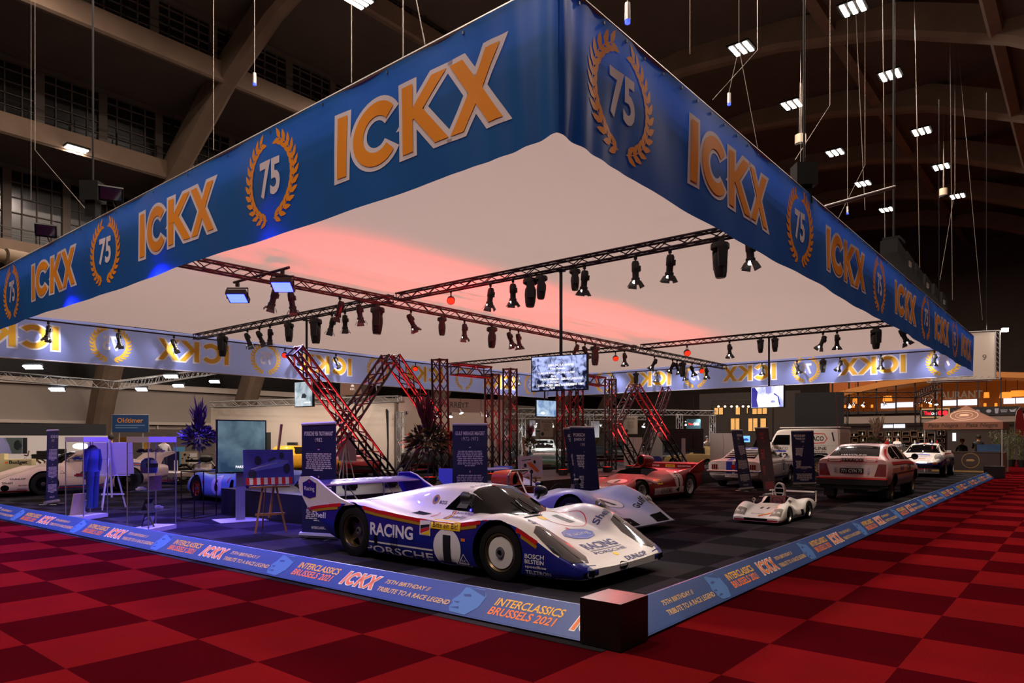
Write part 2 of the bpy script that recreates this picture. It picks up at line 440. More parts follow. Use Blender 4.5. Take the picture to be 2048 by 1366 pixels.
def banner(name, label, p0, p1, zb, zt, outward, marks, near):
    """p0->p1 runs left to right for someone who reads the print; marks = [(kind, distance from p0)]"""
    p0, p1 = V(p0), V(p1); L = (p1 - p0).length; r = (p1 - p0) / L; n = V(outward)
    ph = rnd.random() * 6
    def off(s, t):
        c0 = min(s, L - s) if near else 99
        wv = .012 * sin(s * 1.7 + ph + t * 1.5) + .01 * sin(s * 4.1 + t * 3)
        if near:
            d = s if near == 1 else L - s
            fan = math.exp(-d / .55)
            wv += fan * .022 * sin((d * (1 + .25 * (1 - t))) * 15 + .6) + math.exp(-d / .1) * -.04
            wv += .02 * max(0, t - .55) * sin(d * 5 + 3 * t) * math.exp(-d / 6)
        return wv
    nu = int(L * (16 if near else 4)); nu = min(nu, 420); nv = 12
    def fn(u, v):
        s = u * L; t = v
        if near:
            d = s if near == 1 else L - s
            u2 = (u ** 1.6 if near == 1 else 1 - (1 - u) ** 1.6); s = u2 * L; d = s if near == 1 else L - s
        sag = .018 * sin(s * .9 + 1) * (1 - t)
        if near == 2 and L > 25: sag = 0
        z = zb + (zt - zb) * t + sag
        if near: z += .05 * math.exp(-d / .25) * (1 - t)
        return p0 + r * s + n * off(s, t) + V((0, 0, z))
    mb = MB(); mb.grid(fn, nu, nv)
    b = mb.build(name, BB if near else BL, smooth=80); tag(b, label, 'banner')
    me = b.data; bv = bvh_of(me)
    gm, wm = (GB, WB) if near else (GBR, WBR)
    fr = n if near else -n                          # side the print is looked at from
    rr = r if near else r                          # reading direction on the outside
    H = zt - zb
    for kind, s in marks:
        base = p0 + r * s + V((0, 0, zb + H * .53))
        if near: a = (base, r, (0, 0, 1), False)
        else: a = (base, -r, (0, 0, 1), True)
        mir = a[3]
        def put(nm, sh, m, of): lay(nm, Mv(sh, 0, 0, mir) if mir else sh, m, b, a[0], a[1], a[2], of, bv, .07 if near and min(s, L - s) < 5 else .3)
        if kind == 'N':
            put('lettering_outline', sc(CH_O, .74, 1.1), wm, .004); put('lettering', sc(CH_I, .74, 1.1), gm, .009)
        else:
            put('laurel_wreath', sc(LAU, 1.1, 1.02), gm, .005); put('number', fit(S75, 0, .02, .5, .5), wm, .006)
    # hem rail with eyelets along the top
    if near:
        rail = MB(); rail.tube([p0 + V((0, 0, zt + .02)) - n * .03, p1 + V((0, 0, zt + .02)) - n * .03], .03)
        rail.build('top_rail', ALUP, b)
        ey = MB(); k = .35
        while k < L:
            q = fn((k / L) ** (1 / 1.6) if near == 1 else 1 - (1 - k / L) ** (1 / 1.6), .965) ; ey.box(q + n * .006, (.02, .02, .03)); k += .42 if k < 12 else 1.2
        ey.build('eyelet_row', ALU, b)
    else:
        hem = MB(); hem.tube([p0 + V((0, 0, zb)) - n * .02, p1 + V((0, 0, zb)) - n * .02], .022); hem.build('bottom_hem', flat('hem_white', '#b8b6c4'), b)
    return b
A, B_, C_, D_ = V((UX0, VY0, 0)), V((UX1, VY0, 0)), V((UX1, VY1, 0)), V((UX0, VY1, 0))
PER = 5.69
LL = VY1 - VY0
mk = []
for k in range(5):
    mk += [('N', LL - (2.0 + PER * k)), ('W', LL - (4.82 + PER * k))]
banner('canopy_banner', 'blue canopy banner with gold letters on the left side of the canopy', D_, A, ZB, ZT, (-1, 0, 0), [m for m in mk if m[1] > .6], 2)
LR = UX1 - UX0
mk = []
for k in range(6):
    mk += [('W', 1.13 + PER * k), ('N', 4.02 + PER * k)]
banner('canopy_banner', 'blue canopy banner with gold letters on the right side of the canopy', A, B_, ZB, ZT, (0, -1, 0), [m for m in mk if m[1] < LR - .8], 1)
mk = []
for k in range(-1, 6):
    mk += [('W', UX1 - (4.87 + 5.73 * k)), ('N', UX1 - (7.75 + 5.73 * k))]
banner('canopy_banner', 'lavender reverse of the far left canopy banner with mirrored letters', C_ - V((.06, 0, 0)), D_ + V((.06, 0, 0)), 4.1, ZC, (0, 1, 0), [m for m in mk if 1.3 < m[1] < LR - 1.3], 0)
mk = []
for k in range(0, 5):
    mk += [('W', 2.03 - VY0 + 5.55 * k), ('N', 4.75 - VY0 + 5.55 * k)]
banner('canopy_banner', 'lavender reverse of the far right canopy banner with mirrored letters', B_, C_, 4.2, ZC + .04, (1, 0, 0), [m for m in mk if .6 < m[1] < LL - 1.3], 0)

# stretched white fabric, lit through by the hall lamps
fm = bpy.data.materials.new('white_stretch_fabric'); fm.use_nodes = True; nt = fm.node_tree
pb = nt.nodes['Principled BSDF']; pb.inputs['Base Color'].default_value = (.80, .74, .72, 1); pb.inputs['Roughness'].default_value = .8
tr = nt.nodes.new('ShaderNodeBsdfTranslucent'); tr.inputs[0].default_value = (.245, .207, .205, 1)
mx = nt.nodes.new('ShaderNodeMixShader'); mx.inputs[0].default_value = .62
nt.links.new(pb.outputs[0], mx.inputs[1]); nt.links.new(tr.outputs[0], mx.inputs[2]); nt.links.new(mx.outputs[0], nt.nodes['Material Output'].inputs[0])
def fab(u, v):
    x = UX0 + .09 + (LR - .14) * u; y = VY0 + .09 + (LL - .14) * v
    e = min(x - UX0, y - VY0, 1.2); g = 1 - max(0, e) / 1.2
    return V((x, y, ZC + .02 * sin(x * .8) * sin(y * .7 + 1) - .7 * 0 * g))
cf = MB(); cf.grid(fab, 60, 46)
tag(cf.build('canopy_fabric', fm, smooth=80), 'taut white fabric roof stretched inside the blue canopy banners', 'canopy')

# ================================================================ low printed edging around the stand
ST = mat('edging_blue', '#153f80', .45, noise=.12, nscale=1.5); STB = flat('edging_base', '#0b0b0d')
STG = flat('edging_gold', '#e8b02c'); STO = flat('edging_orange', '#ea7a24'); STT = flat('edging_tan', '#d6b070'); FACE = flat('edging_face_print', '#3f72b4')
FACED = flat('edging_face_shade', '#173f80')
CH_SO, CH_SI = champion(.07, .25), champion(0., .25)
def edging(label, p0, p1, inward, start, group=None):
    p0, p1 = V(p0), V(p1); L = (p1 - p0).length; r = (p1 - p0) / L; n = V(inward); W_, H = .25, .238
    mb = MB(); mb.add([p0 + V((0, 0, .02)), p1 + V((0, 0, .02)), p1 + n * W_ + V((0, 0, H)), p0 + n * W_ + V((0, 0, H)), p0 + n * .27 + V((0, 0, H)), p1 + n * .27 + V((0, 0, H)), p0 + n * .27, p1 + n * .27],
                      [(0, 1, 2, 3), (3, 2, 5, 4), (4, 5, 7, 6)])
    b = mb.build('printed_edging', ST, smooth=0); tag(b, label, 'edging')
    kb = MB(); kb.add([p0 + n * .01, p1 + n * .01, p1 + n * .01 + V((0, 0, .03)), p0 + n * .01 + V((0, 0, .03))], [(0, 1, 2, 3)]); kb.build('base_strip', STB, b, smooth=0)
    up = (n * W_ + V((0, 0, H - .02))); h = up.length; up = up / h
    s = start
    while s < L - .3:
        def put(nm, sh, m, x, of=.002):
            sh = ([(min(max(a, .01 - s - x), L - .01 - s - x), c) for a, c in sh[0]], sh[1])
            lay(nm, sh, m, b, p0 + V((0, 0, .02)) + r * (s + x) + up * h * .5, r, up, of)
        for nm, body, x, w, y, hh, m in (('organiser_line', 'INTERCLASSICS', .39, .74, .05, .085, STG), ('organiser_line', 'BRUSSELS 2021', .36, .72, -.05, .085, STO),
                                         ('tribute_line', '75TH BIRTHDAY //', 1.83, .64, .045, .05, STT), ('tribute_line', 'TRIBUTE TO A RACE LEGEND', 1.97, 1.0, -.055, .055, STT)):
            if s + x - w / 2 > 0 and s + x + w / 2 < L: put(nm, T(body, 0, y, w, hh, .02, .2), m, x)
        if s + .85 > 0:
            put('lettering_outline', sc(CH_SO, .165, .95), WHT, 1.13); put('lettering', sc(CH_SI, .165, .95), STO, 1.13, .004)
        if s + 2.3 > 0 and s + 2.8 < L:
            put('printed_face', Pg([(-.15, .14), (-.17, .05), (-.22, -.02), (-.19, -.05), (-.21, -.09), (-.17, -.14), (.02, -.15), (.12, -.05), (.14, .08), (.08, .15)]), FACE, 2.7)
            put('printed_face', U(Pg([(-.13, .06), (-.05, .075), (-.02, .05), (-.1, .04)]), Pg([(-.2, -.1), (-.1, -.075), (-.08, -.1)]), Pg([(-.1, .14), (.09, .14), (.13, .07), (.0, .11)]), Pg([(-.2, -.03), (-.12, -.02), (-.13, -.045)])), FACED, 2.7, .003)
        s += 2.95
# near corner at the origin
edging('low sloping blue printed edging along the left side of the dark carpet', (-.75, 25, 0), (-.01, .36, 0), (1, .03, 0), 24.64 - 1.0 - 2.95 * 8)
edging('low sloping blue printed edging along the right side of the dark carpet', (.42, .01, 0), (30, .34, 0), (-.011, 1, 0), 2.03 - 2.95)
CBM = mat('black_laminate', '#120d0e', .35, spec=.4)
c = MB().box((.18, .16, .19), (.42, .37, .36)).box((.18, .16, .006), (.38, .33, .012)).build('black_cube', CBM, smooth=0); tag(c, 'black cube plinth closing the near corner of the blue edging', 'plinth')
c = MB().box((30.25, .35, .25), (.5, .7, .5)).build('black_cube', CBM, smooth=0); tag(c, 'black cube plinth at the far end of the blue edging', 'plinth')
# ================================================================ trusses under the fabric
TRD = mat('truss_dark', '#3a3234', .45, .7); TRB = mat('truss_black', '#171213', .45, .4)
def truss(name, label, p0, p1, w=.28, m=TRD, nch=4, r=.024, pitch=.32, cat='truss', group=None, parent=None, up=V((0, 0, 1))):
    p0, p1 = V(p0), V(p1); L = (p1 - p0).length; d = (p1 - p0) / L
    a = up - d * up.dot(d)
    if a.length < .1: a = V((0, 1, 0)) if abs(d.z) > .9 else V((1, 0, 0))
    a.normalize(); b = d.cross(a)
    offs = [(-1, -1), (1, -1), (1, 1), (-1, 1)] if nch == 4 else [(-1, -.6), (1, -.6), (0, 1)]
    t = parent if parent is not None else thing(name, label, cat, p0, 0, group)
    base = p0 if parent is None else parent.location
    c0 = p0 - base; cs = [c0 + a * (w / 2 * y) + b * (w / 2 * x) for x, y in offs]
    for c in cs:
        MB().cyl(c, c + d * L, r, n=7).build('chord', m, t)
    lc = MB(); n = max(1, round(L / pitch)); k = len(cs)
    for i in range(k):
        c, e = cs[i], cs[(i + 1) % k]
        for q in range(n):
            s0, s1 = L * q / n, L * (q + 1) / n
            lc.cyl((c if q % 2 else e) + d * s0, (e if q % 2 else c) + d * s1, r * .5, n=5, cap=False)
        lc.cyl(c + d * .02, e + d * .02, r * .6, n=5); lc.cyl(c + d * (L - .02), e + d * (L - .02), r * .6, n=5)
    lc.build('lacing', m, t)
    return t
TZ = 5.36
YA, XB, XC = 11.45, 7.6, 20.5
truss('ceiling_truss', 'long dark truss under the fabric crossing both other trusses', (UX0 + .15, YA, TZ - .12), (UX1 - .2, YA, TZ - .12), .2)
truss('ceiling_truss', 'dark truss under the fabric carrying the big screen pole, nearer of the two cross trusses', (XB, VY0 + .15, TZ + .0), (XB, YA - .14, TZ), .17)
truss('ceiling_truss', 'dark truss under the fabric running on from the crossing to the far left banner', (XB, YA + .14, TZ), (XB, VY1 - .2, TZ), .17)
truss('ceiling_truss', 'dark truss under the fabric above the green and white rally car row at right', (XC, VY0 + .15, TZ), (XC, YA - .14, TZ), .17)
truss('ceiling_truss', 'dark truss under the fabric behind the second crossing', (XC, YA + .14, TZ), (XC, VY1 - .2, TZ), .17)
for o in list(COL.objects):
    if o.get('label') == 'dark truss under the fabric above the green and white rally car row at right': o['label'] = 'dark truss under the fabric carrying the right hand screen pole'

# ---------------------------------------------------------------- stage fixtures
LENS = mat('lit_lens_white', '#ffffff', .3, emit='#fff4ea', es=22); LENSR = mat('lit_lens_red', '#ff2010', .3, emit='#ff1a08', es=4)
LENSB = mat('lit_panel_blue', '#3040ff', .3, emit='#2a35ff', es=14); LENSD = mat('dark_lens', '#101014', .1, spec=.6)
FXB = mat('fixture_black', '#151314', .5, spec=.45)
BARN = mat('barn_door_black', '#1c1a1a', .45, .3)
def fx_profile():
    t = thing('profile_spotlight', '', 'stage light')
    MB().box((0, 0, -.03), (.06, .05, .08)).cyl((0, 0, -.07), (0, 0, -.11), .015, n=6).build('clamp', FXB, t, smooth=0)
    y = MB(); y.tube([(0, -.1, -.27), (0, -.105, -.16), (0, -.07, -.115), (0, .07, -.115), (0, .105, -.16), (0, .1, -.27)], .011, 6); y.build('yoke', FXB, t)
    h = MB(); h.lathe([(0, .17), (.06, .165), (.078, .12), (.078, -.03), (.066, -.05), (.066, -.16), (.085, -.175), (.085, -.235), (.07, -.235)], n=16)
    h.cyl((0, -.115, 0), (0, .115, 0), .012, n=6); h.box((.085, 0, .02), (.03, .08, .1)); hs = h.build('housing', FXB, t, (0, 0, -.27))
    MB().lathe([(.068, -.225), (.066, -.25), (.045, -.272), (0, -.28)], n=16).build('lens', LENS, hs)
    for k in range(4):
        a = k * pi / 2 + .3; q = Matrix.Rotation(a, 4, 'Z') @ Matrix.Translation((.085, 0, -.235)) @ Matrix.Rotation(-.5, 4, 'Y')
        MB().prism([(-.07, 0), (.07, 0), (.095, -.13), (-.095, -.13)], .004, q @ Matrix.Rotation(pi / 2, 4, 'Z') @ Matrix.Rotation(pi / 2, 4, 'X')).build('barn_door', BARN, hs, smooth=0)
    return t
def fx_moving():
    t = thing('moving_head_light', '', 'stage light')
    MB().box((0, 0, -.03), (.07, .3, .07)).build('clamp', FXB, t, smooth=0)
    b = MB(); b.lathe([(0, -.06), (.15, -.06), (.17, -.09), (.17, -.16), (.13, -.19), (0, -.19)], n=14); b.build('base', FXB, t)
    y = MB()
    for s in (-1, 1): y.prism([(-.09, 0), (.09, 0), (.07, -.34), (-.07, -.34)], .06, Matrix.Translation((0, .165 * s, -.17)) @ Matrix.Rotation(pi / 2, 4, 'X') )
    y.build('yoke', FXB, t, smooth=0)
    h = MB(); h.lathe([(0, .16), (.09, .15), (.125, .08), (.13, -.03), (.115, -.2), (.095, -.3), (0, -.305)], n=16); hs = h.build('head', FXB, t, (0, 0, -.38))
    MB().cyl((0, 0, -.312), (0, 0, -.306), .08, n=16).build('lens', LENSD, hs)
    return t
def fx_par():
    t = thing('red_led_par', '', 'stage light')
    MB().box((0, 0, -.03), (.05, .05, .07)).build('clamp', FXB, t, smooth=0)
    y = MB(); y.tube([(0, -.12, -.25), (0, -.12, -.12), (0, -.07, -.07), (0, .07, -.07), (0, .12, -.12), (0, .12, -.25)], .011, 6); y.build('yoke', FXB, t)
    h = MB(); h.lathe([(0, .07), (.09, .06), (.115, .02), (.12, -.08), (.1, -.08)], n=16); hs = h.build('housing', FXB, t, (0, 0, -.25))
    MB().cyl((0, 0, -.078), (0, 0, -.07), .1, n=16).build('lens', LENSR, hs)
    return t
def fx_wash():
    t = thing('blue_wash_panel', '', 'stage light')
    MB().box((0, 0, -.03), (.06, .06, .08)).build('clamp', FXB, t, smooth=0)
    y = MB(); y.tube([(-.2, 0, -.3), (-.2, 0, -.1), (.2, 0, -.1), (.2, 0, -.3)], .014, 6); y.build('yoke', FXB, t)
    h = MB(); h.box((0, 0, .03), (.38, .28, .1)); hs = h.build('housing', FXB, t, (0, 0, -.28), smooth=0)
    MB().box((0, 0, -.025), (.33, .23, .01)).build('led_panel', LENSB, hs, smooth=0)
    return t
PROTO = {'P': fx_profile, 'M': fx_moving, 'S': fx_par, 'W': fx_wash}
KIND = {'P': 'black spotlight with barn doors', 'M': 'dark moving head light', 'S': 'round red glowing par light', 'W': 'square blue glowing wash panel'}
RAZ = atan2(RT.y, RT.x)
PLN = {'A': lambda x, y: PY(x, y, YA), 'B': lambda x, y: PX(x, y, XB), 'C': lambda x, y: PX(x, y, XC), 'L': lambda x, y: PY(x, y, VY1 - .35), 'R': lambda x, y: PX(x, y, UX1 - .35)}
WHERE = {'A': 'the long truss', 'B': 'the nearer cross truss', 'C': 'the farther cross truss', 'L': 'the far left banner edge', 'R': 'the far right banner edge'}
FIX = [('B', 'M', 445, 662, 0, 1.1), ('B', 'P', 495, 662, 22, 1), ('B', 'P', 519, 658, 24, 1), ('B', 'P', 540, 652, -4, 1), ('B', 'M', 578, 645, 0, .9), ('B', 'M', 631, 633, 2, 1.15), ('B', 'P', 664, 630, -12, 1),
       ('B', 'P', 690, 627, 0, 1), ('B', 'M', 755, 607, -3, 1.15), ('B', 'S', 902, 584, 0, .85), ('B', 'P', 981, 570, -6, 1), ('B', 'P', 1026, 563, 0, 1), ('B', 'M', 1061, 557, -2, 1), ('B', 'M', 1083, 552, -4, .8),
       ('B', 'M', 1150, 540, 0, .7), ('B', 'P', 1169, 534, -4, 1), ('B', 'P', 1271, 508, 0, 1), ('B', 'P', 1340, 500, -3, 1), ('B', 'M', 1440, 479, 3, 1), ('B', 'P', 1500, 462, 0, 1),
       ('A', 'P', 548, 560, -12, 1), ('A', 'P', 583, 562, 8, 1), ('A', 'P', 680, 580, -18, 1), ('A', 'P', 719, 584, 8, 1), ('A', 'P', 822, 609, 24, 1), ('A', 'M', 884, 615, 0, .8), ('A', 'P', 929, 627, 0, 1),
       ('A', 'M', 984, 634, -2, 1), ('A', 'P', 1020, 640, 18, 1), ('A', 'P', 1037, 648, 8, 1), ('A', 'P', 1152, 671, -26, 1), ('A', 'P', 1170, 670, 22, 1), ('A', 'M', 1190, 674, 0, 1.1), ('A', 'P', 1249, 685, 0, 1),
       ('A', 'P', 1309, 701, -30, 1), ('A', 'P', 1345, 708, -26, 1), ('A', 'P', 1354, 711, 18, 1), ('A', 'M', 1365, 711, 0, 1), ('A', 'P', 1384, 715, 20, 1), ('A', 'S', 1403, 718, 0, 1), ('A', 'P', 1413, 721, 0, 1),
       ('C', 'S', 1231, 698, 0, 1), ('C', 'S', 1374, 686, 0, 1.1), ('C', 'P', 1459, 678, 0, 1), ('C', 'M', 1521, 671, 0, .75), ('C', 'M', 1550, 668, 0, .75), ('C', 'P', 1646, 662, -28, 1), ('C', 'P', 1674, 658, 4, 1),
       ('C', 'M', 1752, 646, 0, 1), ('C', 'P', 1806, 641, 25, 1.1),
       ('R', 'P', 1524, 718, 0, .9), ('R', 'P', 1594, 717, 20, 1), ('R', 'M', 1646, 711, 0, .9), ('R', 'P', 1680, 708, -26, 1), ('R', 'P', 1762, 703, -3, 1), ('R', 'P', 1869, 696, 0, 1),
       ('L', 'P', 97, 641, -6, 1), ('L', 'P', 238, 656, 8, 1), ('L', 'P', 348, 672, 18, 1), ('L', 'S', 570, 693, 0, 1), ('L', 'P', 672, 709, 22, 1), ('L', 'P', 600, 703, -5, 1), ('L', 'S', 831, 727, 0, 1), ('L', 'P', 1019, 738, -8, 1),
       ('L', 'P', 1036, 739, 20, 1), ('R', 'M', 1272, 740, 0, 1), ('R', 'P', 1312, 737, 0, 1), ('R', 'P', 1368, 733, 14, 1), ('R', 'P', 1225, 743, 0, 1)]
FIX += [('A', 'W', 475, 566, 0, 1.2), ('A', 'W', 565, 541, 0, 1.2), ('A', 'W', 100, 0, 0, 1), ('A', 'W', 200, 0, 0, 1), ('A', 'W', 300, 0, 0, 1)]
protos = {}; cnt = {}
AIM = [(2.0, 2.4, .5), (2.3, 4.6, .6), (1.2, 3.0, .4), (6.3, 4.6, .5), (11.5, 6.5, .6), (9.5, 2.1, .3), (16.5, 2.1, .8), (20, 6.6, .8), (27, 7.4, 1), (30, 2.9, .8), (5, 15.8, .6), (3.2, 20.6, .6), (9.5, 9.8, 1.5), (16.5, 9.8, 1.5), (3, 8, .5)]
AIMN = [0] * len(AIM)
tot = {}
for f in FIX: tot[f[:2]] = tot.get(f[:2], 0) + 1
for f in sorted(FIX, key=lambda f: (f[0], f[1], f[2])):
    tr, k, px, py, lean, sc_ = f
    p = PLN[tr](px, py); p.z = {'A': 5.115, 'B': 5.25, 'C': 5.25}.get(tr, 5.28)
    if k == 'W': p = PX(px, py, 3.72) if px > 400 else V((.95, {100: 13.4, 200: 9.3, 300: 5.9}[px], 5.12))
    i = cnt.get((tr, k), 0); cnt[(tr, k)] = i + 1
    lab = KIND[k] + ' on ' + WHERE[tr]
    if tot[(tr, k)] > 1: lab += ', ' + ORD[i] + ' from left'
    if k == 'W': lab = 'square blue glowing wash panel ' + {100: 'inside the left banner, farthest from the corner', 200: 'inside the left banner, middle one', 300: 'inside the left banner, nearest the corner', 475: 'on the outer end of a short pipe', 565: 'on the inner end of a short pipe'}[px]
    if k not in protos: t = protos[k] = PROTO[k](); t['label'] = lab; t.location = p; t.rotation_euler = (0, 0, RAZ)
    else: t = copy_tree(protos[k], p, RAZ, lab)
    t['group'] = {'P': 'profile spotlights', 'M': 'moving head lights', 'S': 'red par lights', 'W': 'blue wash panels'}[k] + ' under the canopy'
    t.scale = (sc_,) * 3
    for ch in t.children:
        if ch.name.split('.')[0] in ('housing', 'head'):
            tw = ((i * 37) % 5 - 2) * .07
            ch.rotation_euler = (tw if k == 'P' else 0, -R(lean), 0)
            if k == 'S': ch.rotation_euler = (R(-58), 0, 0)
            if k == 'W': ch.rotation_euler = (R(-30), 0, 0)
    if k == 'P':
        dv = RT * sin(R(lean)) - V((0, 0, cos(R(lean))))
        best = min(range(len(AIM)), key=lambda q: ((V(AIM[q]) - p).length) * (1 + .35 * AIMN[q]) * (.55 if q < 3 else 1)); AIMN[best] += 1
        inw = V((15, 11.8, 0)) - V((p.x, p.y, 0)); inw = inw.normalized() * -.16 if tr in 'LR' else V((0, 0, 0))
        lp = p + V((0, 0, -.27)) + dv * .42
        if tr in 'LR': iv = inw.normalized() * -1; lp = p + iv * .5 + V((0, 0, -.2)); inw = iv * -1.1
        light('SPOT', 'spot_beam', lp, 380 if tr not in 'LR' else 90, (1, .9, .86), V(AIM[best]) if tr not in 'LR' else lp + dv + inw, .05, 50 if tr not in 'LR' else 130, .9)
for px, py in ((1231, 698), (1374, 686)):
    p = PX(px, py, XC) - V((0, 0, .6)); light('SPOT', 'red_beam', p, 700, (1, .04, .05), (13.2, 4.0, 0), .1, 60, .9)
# pipe that carries the two blue panels
pa, pb = PX(468, 565, 3.72), PX(578, 535, 3.72)
o = MB().cyl(pa, pb, .03).build('light_pipe', TRD); tag(o, 'short grey pipe bolted across the left end of the long truss', 'pipe')
tag(MB().cyl((.95, 4.5, 5.14), (.95, 15, 5.14), .02).build('edge_pipe', TRD), 'pipe holding blue wash panels inside the left blue banner', 'pipe')
for y, e in ((13.4, 1400), (9.3, 1300), (5.9, 120)): light('SPOT', 'blue_beam', (.95, y, 4.6), e, (.09, .06, 1), (.75, y - .5, 0), .1, 150, 1.)
for px, py in ((475, 566), (565, 541)):
    p = PX(px, py, 3.72) + V((0, 0, -.62)) - V((.12, .12, 0))
    light('SPOT', 'blue_beam', p, 4200, (.09, .06, 1), V((-.6, 10.4, 0)) if px < 500 else V((.6, 8.0, 0)), .15, 76, .9)

# ================================================================ stage with the red lit letters made of truss
SX0, SX1, SY0, SY1, SH = 3.0, 22.6, 8.05, 11.8, .55
b = MB().box(((SX0 + SX1) / 2, (SY0 + SY1) / 2, SH / 2), (SX1 - SX0, SY1 - SY0, SH)); struct(b.build('trim_50', flat('stage_black', '#0d0b0c'), smooth=0))
YL = 9.8
TRL = mat('letter_truss_black', '#1a1012', .4, .35)
def lt(parent, a, b, w=.3):
    pa, pb = PY(a[0], a[1], YL), PY(b[0], b[1], YL)
    return pa, pb
def letter(name, label, segs):
    pts = []
    for a, b in segs:
        q = []
        for (x, y) in (a, b):
            if y == 0: p = PY(x, 900, YL); p.z = SH + .02
            else: p = PY(x, y, YL)
            q.append(p)
        pts.append(q)
    lo = V((sum(p[0].x for p in pts) / len(pts), YL, SH))
    t = thing(name, label, 'sign', lo, 0, 'standing truss letters on the black stage')
    for i, (a, b) in enumerate(pts):
        if i and len(pts) > 1: a = a + V((0, .0, 0)); b = b
        truss('', '', a, b, .27, TRL, 4, .029, .3, parent=t, up=V((0, 1, 0)))
    return t
letter('truss_letter', 'black truss letter X lit red, standing left on the stage', [((588, 700), (788, 0)), ((778, 718), (606, 0))])
letter('truss_letter', 'black truss letter K seen mirrored, beside the left X on the stage', [((879, 718), (884, 0)), ((784, 716), (868, 836)), ((868, 846), (796, 0))])
letter('truss_letter', 'black truss letter C seen mirrored, with its arms pointing left', [((984, 748), (985, 0)), ((908, 738), (976, 745)), ((910, 930), (976, 930))])
letter('truss_letter', 'black truss letter I left of the big hanging screen', [((1020, 737), (1020, 0))])
letter('truss_letter', 'black truss letter I below the big hanging screen', [((1126, 746), (1126, 0))])
letter('truss_letter', 'black truss letter C with its upper arm reaching right of the big screen', [((1154, 750), (1154, 0)), ((1162, 757), (1205, 764)), ((1162, 928), (1206, 926))])
letter('truss_letter', 'black truss letter K lit red, right of the big screen', [((1221, 758), (1221, 0)), ((1231, 848), (1268, 774)), ((1231, 852), (1276, 0))])
letter('truss_letter', 'black truss letter X lit red, standing right on the stage behind the red car', [((1270, 774), (1366, 0)), ((1334, 778), (1278, 0))])
# red uplights at their feet
ul = None
for i, px in enumerate((640, 700, 780, 860, 930, 985, 1030, 1126, 1160, 1215, 1260, 1300, 1345)):
    p = PY(px, 900, YL - .55); p.z = SH
    if ul is None:
        ul = thing('red_uplight', '', 'uplight'); MB().box((0, 0, .1), (.24, .2, .14)).box((0, 0, .015), (.2, .16, .03)).build('housing', FXB, ul, smooth=0)
        MB().box((0, 0, .172), (.2, .16, .006)).build('led_face', mat('dim_red_face', '#a01008', .4, emit='#ff2008', es=1.2), ul, smooth=0); t = ul
    else: t = copy_tree(ul)
    t.location = p; t['label'] = 'small red uplight on the stage, ' + ORD[i] + ' from the left'; t['group'] = 'red uplights on the stage'
    q = p + V((0, 0, .2)); light('SPOT', 'red_beam', q, 1700 if px > 820 else 1050, (1, .03, .035), q + V((0, .16, 1)), .08, 70, .9)

# ================================================================ screens
def screen_mat(name, a, b, scale=3., es=1.6, dist=0., sharp=(.35, .65), grad=0.):
    m = bpy.data.materials.new(name); m.use_nodes = True; nt = m.node_tree; bs = nt.nodes['Principled BSDF']
    bs.inputs['Base Color'].default_value = (.01, .01, .01, 1); bs.inputs['Roughness'].default_value = .25
    tc = nt.nodes.new('ShaderNodeTexCoord'); n = nt.nodes.new('ShaderNodeTexNoise'); r = nt.nodes.new('ShaderNodeValToRGB')
    n.inputs['Scale'].default_value = scale; n.inputs['Detail'].default_value = 5; n.inputs['Distortion'].default_value = dist
    r.color_ramp.elements[0].position, r.color_ramp.elements[1].position = sharp
    r.color_ramp.elements[0].color, r.color_ramp.elements[1].color = hexc(a), hexc(b)
    L = nt.links.new; L(tc.outputs['Object'], n.inputs[0])
    if grad:
        sp = nt.nodes.new('ShaderNodeSeparateXYZ'); ad = nt.nodes.new('ShaderNodeMath'); ad.operation = 'MULTIPLY_ADD'
        L(tc.outputs['Object'], sp.inputs[0]); L(sp.outputs[2], ad.inputs[0]); ad.inputs[1].default_value = grad; L(n.outputs[0], ad.inputs[2]); L(ad.outputs[0], r.inputs[0])
    else: L(n.outputs[0], r.inputs[0])
    L(r.outputs[0], bs.inputs['Emission Color']); bs.inputs['Emission Strength'].default_value = es
    return m
EMW = mat('screen_white', '#ffffff', .5, emit='#ffffff', es=1.3)
def monitor(label, c, w, h, az, smat, pole=None, stand=False, texts=(), shapes=(), back=False, cat='screen'):
    """az: direction the screen faces; c: centre"""
    c = V(c); t = thing('display_screen', label, cat, c, az)
    cs = MB().box((-.04, 0, 0), (.07, w + .05, h + .05)).box((-.1, 0, 0), (.06, w * .5, h * .5)).build('casing', BLK, t, smooth=0)
    s = MB(); s.add([(0, -w / 2, -h / 2), (0, w / 2, -h / 2), (0, w / 2, h / 2), (0, -w / 2, h / 2)], [(0, 1, 2, 3)]); s.build('picture', smat, t, (.001, 0, 0), smooth=0)
    for sh, m in shapes: lay('picture_shape', sh, m, t, (.001, 0, 0), (0, 1, 0), (0, 0, 1), .002)
    for tx in texts: lay('caption', T(*tx), EMW, t, (.001, 0, 0), (0, 1, 0), (0, 0, 1), .004)
    if pole:
        MB().cyl((-.12, 0, h * .2), (-.12, 0, pole - c.z), .035, n=10).box((-.12, 0, pole - c.z - .02), (.16, .16, .03)).box((-.1, 0, h * .2), (.06, .2, .2)).build('pole', BLK, t)
    if stand:
        MB().box((-.12, 0, (-c.z + h * .1) / 2 - .0), (.05, .17, c.z + h * .1)).build('post', mat('post_grey', '#9c9aa0', .4, .3), t, smooth=0)
        MB().prism([(-.42, -.45), (.35, -.45), (.35, .45), (-.42, .45)], .012, Matrix.Translation((-.1, 0, -c.z + .007))).build('base_plate', mat('plate_grey', '#c8c8cc', .35, .3), t, smooth=0)
    return t
def face_az(d): return atan2(d.y, d.x)
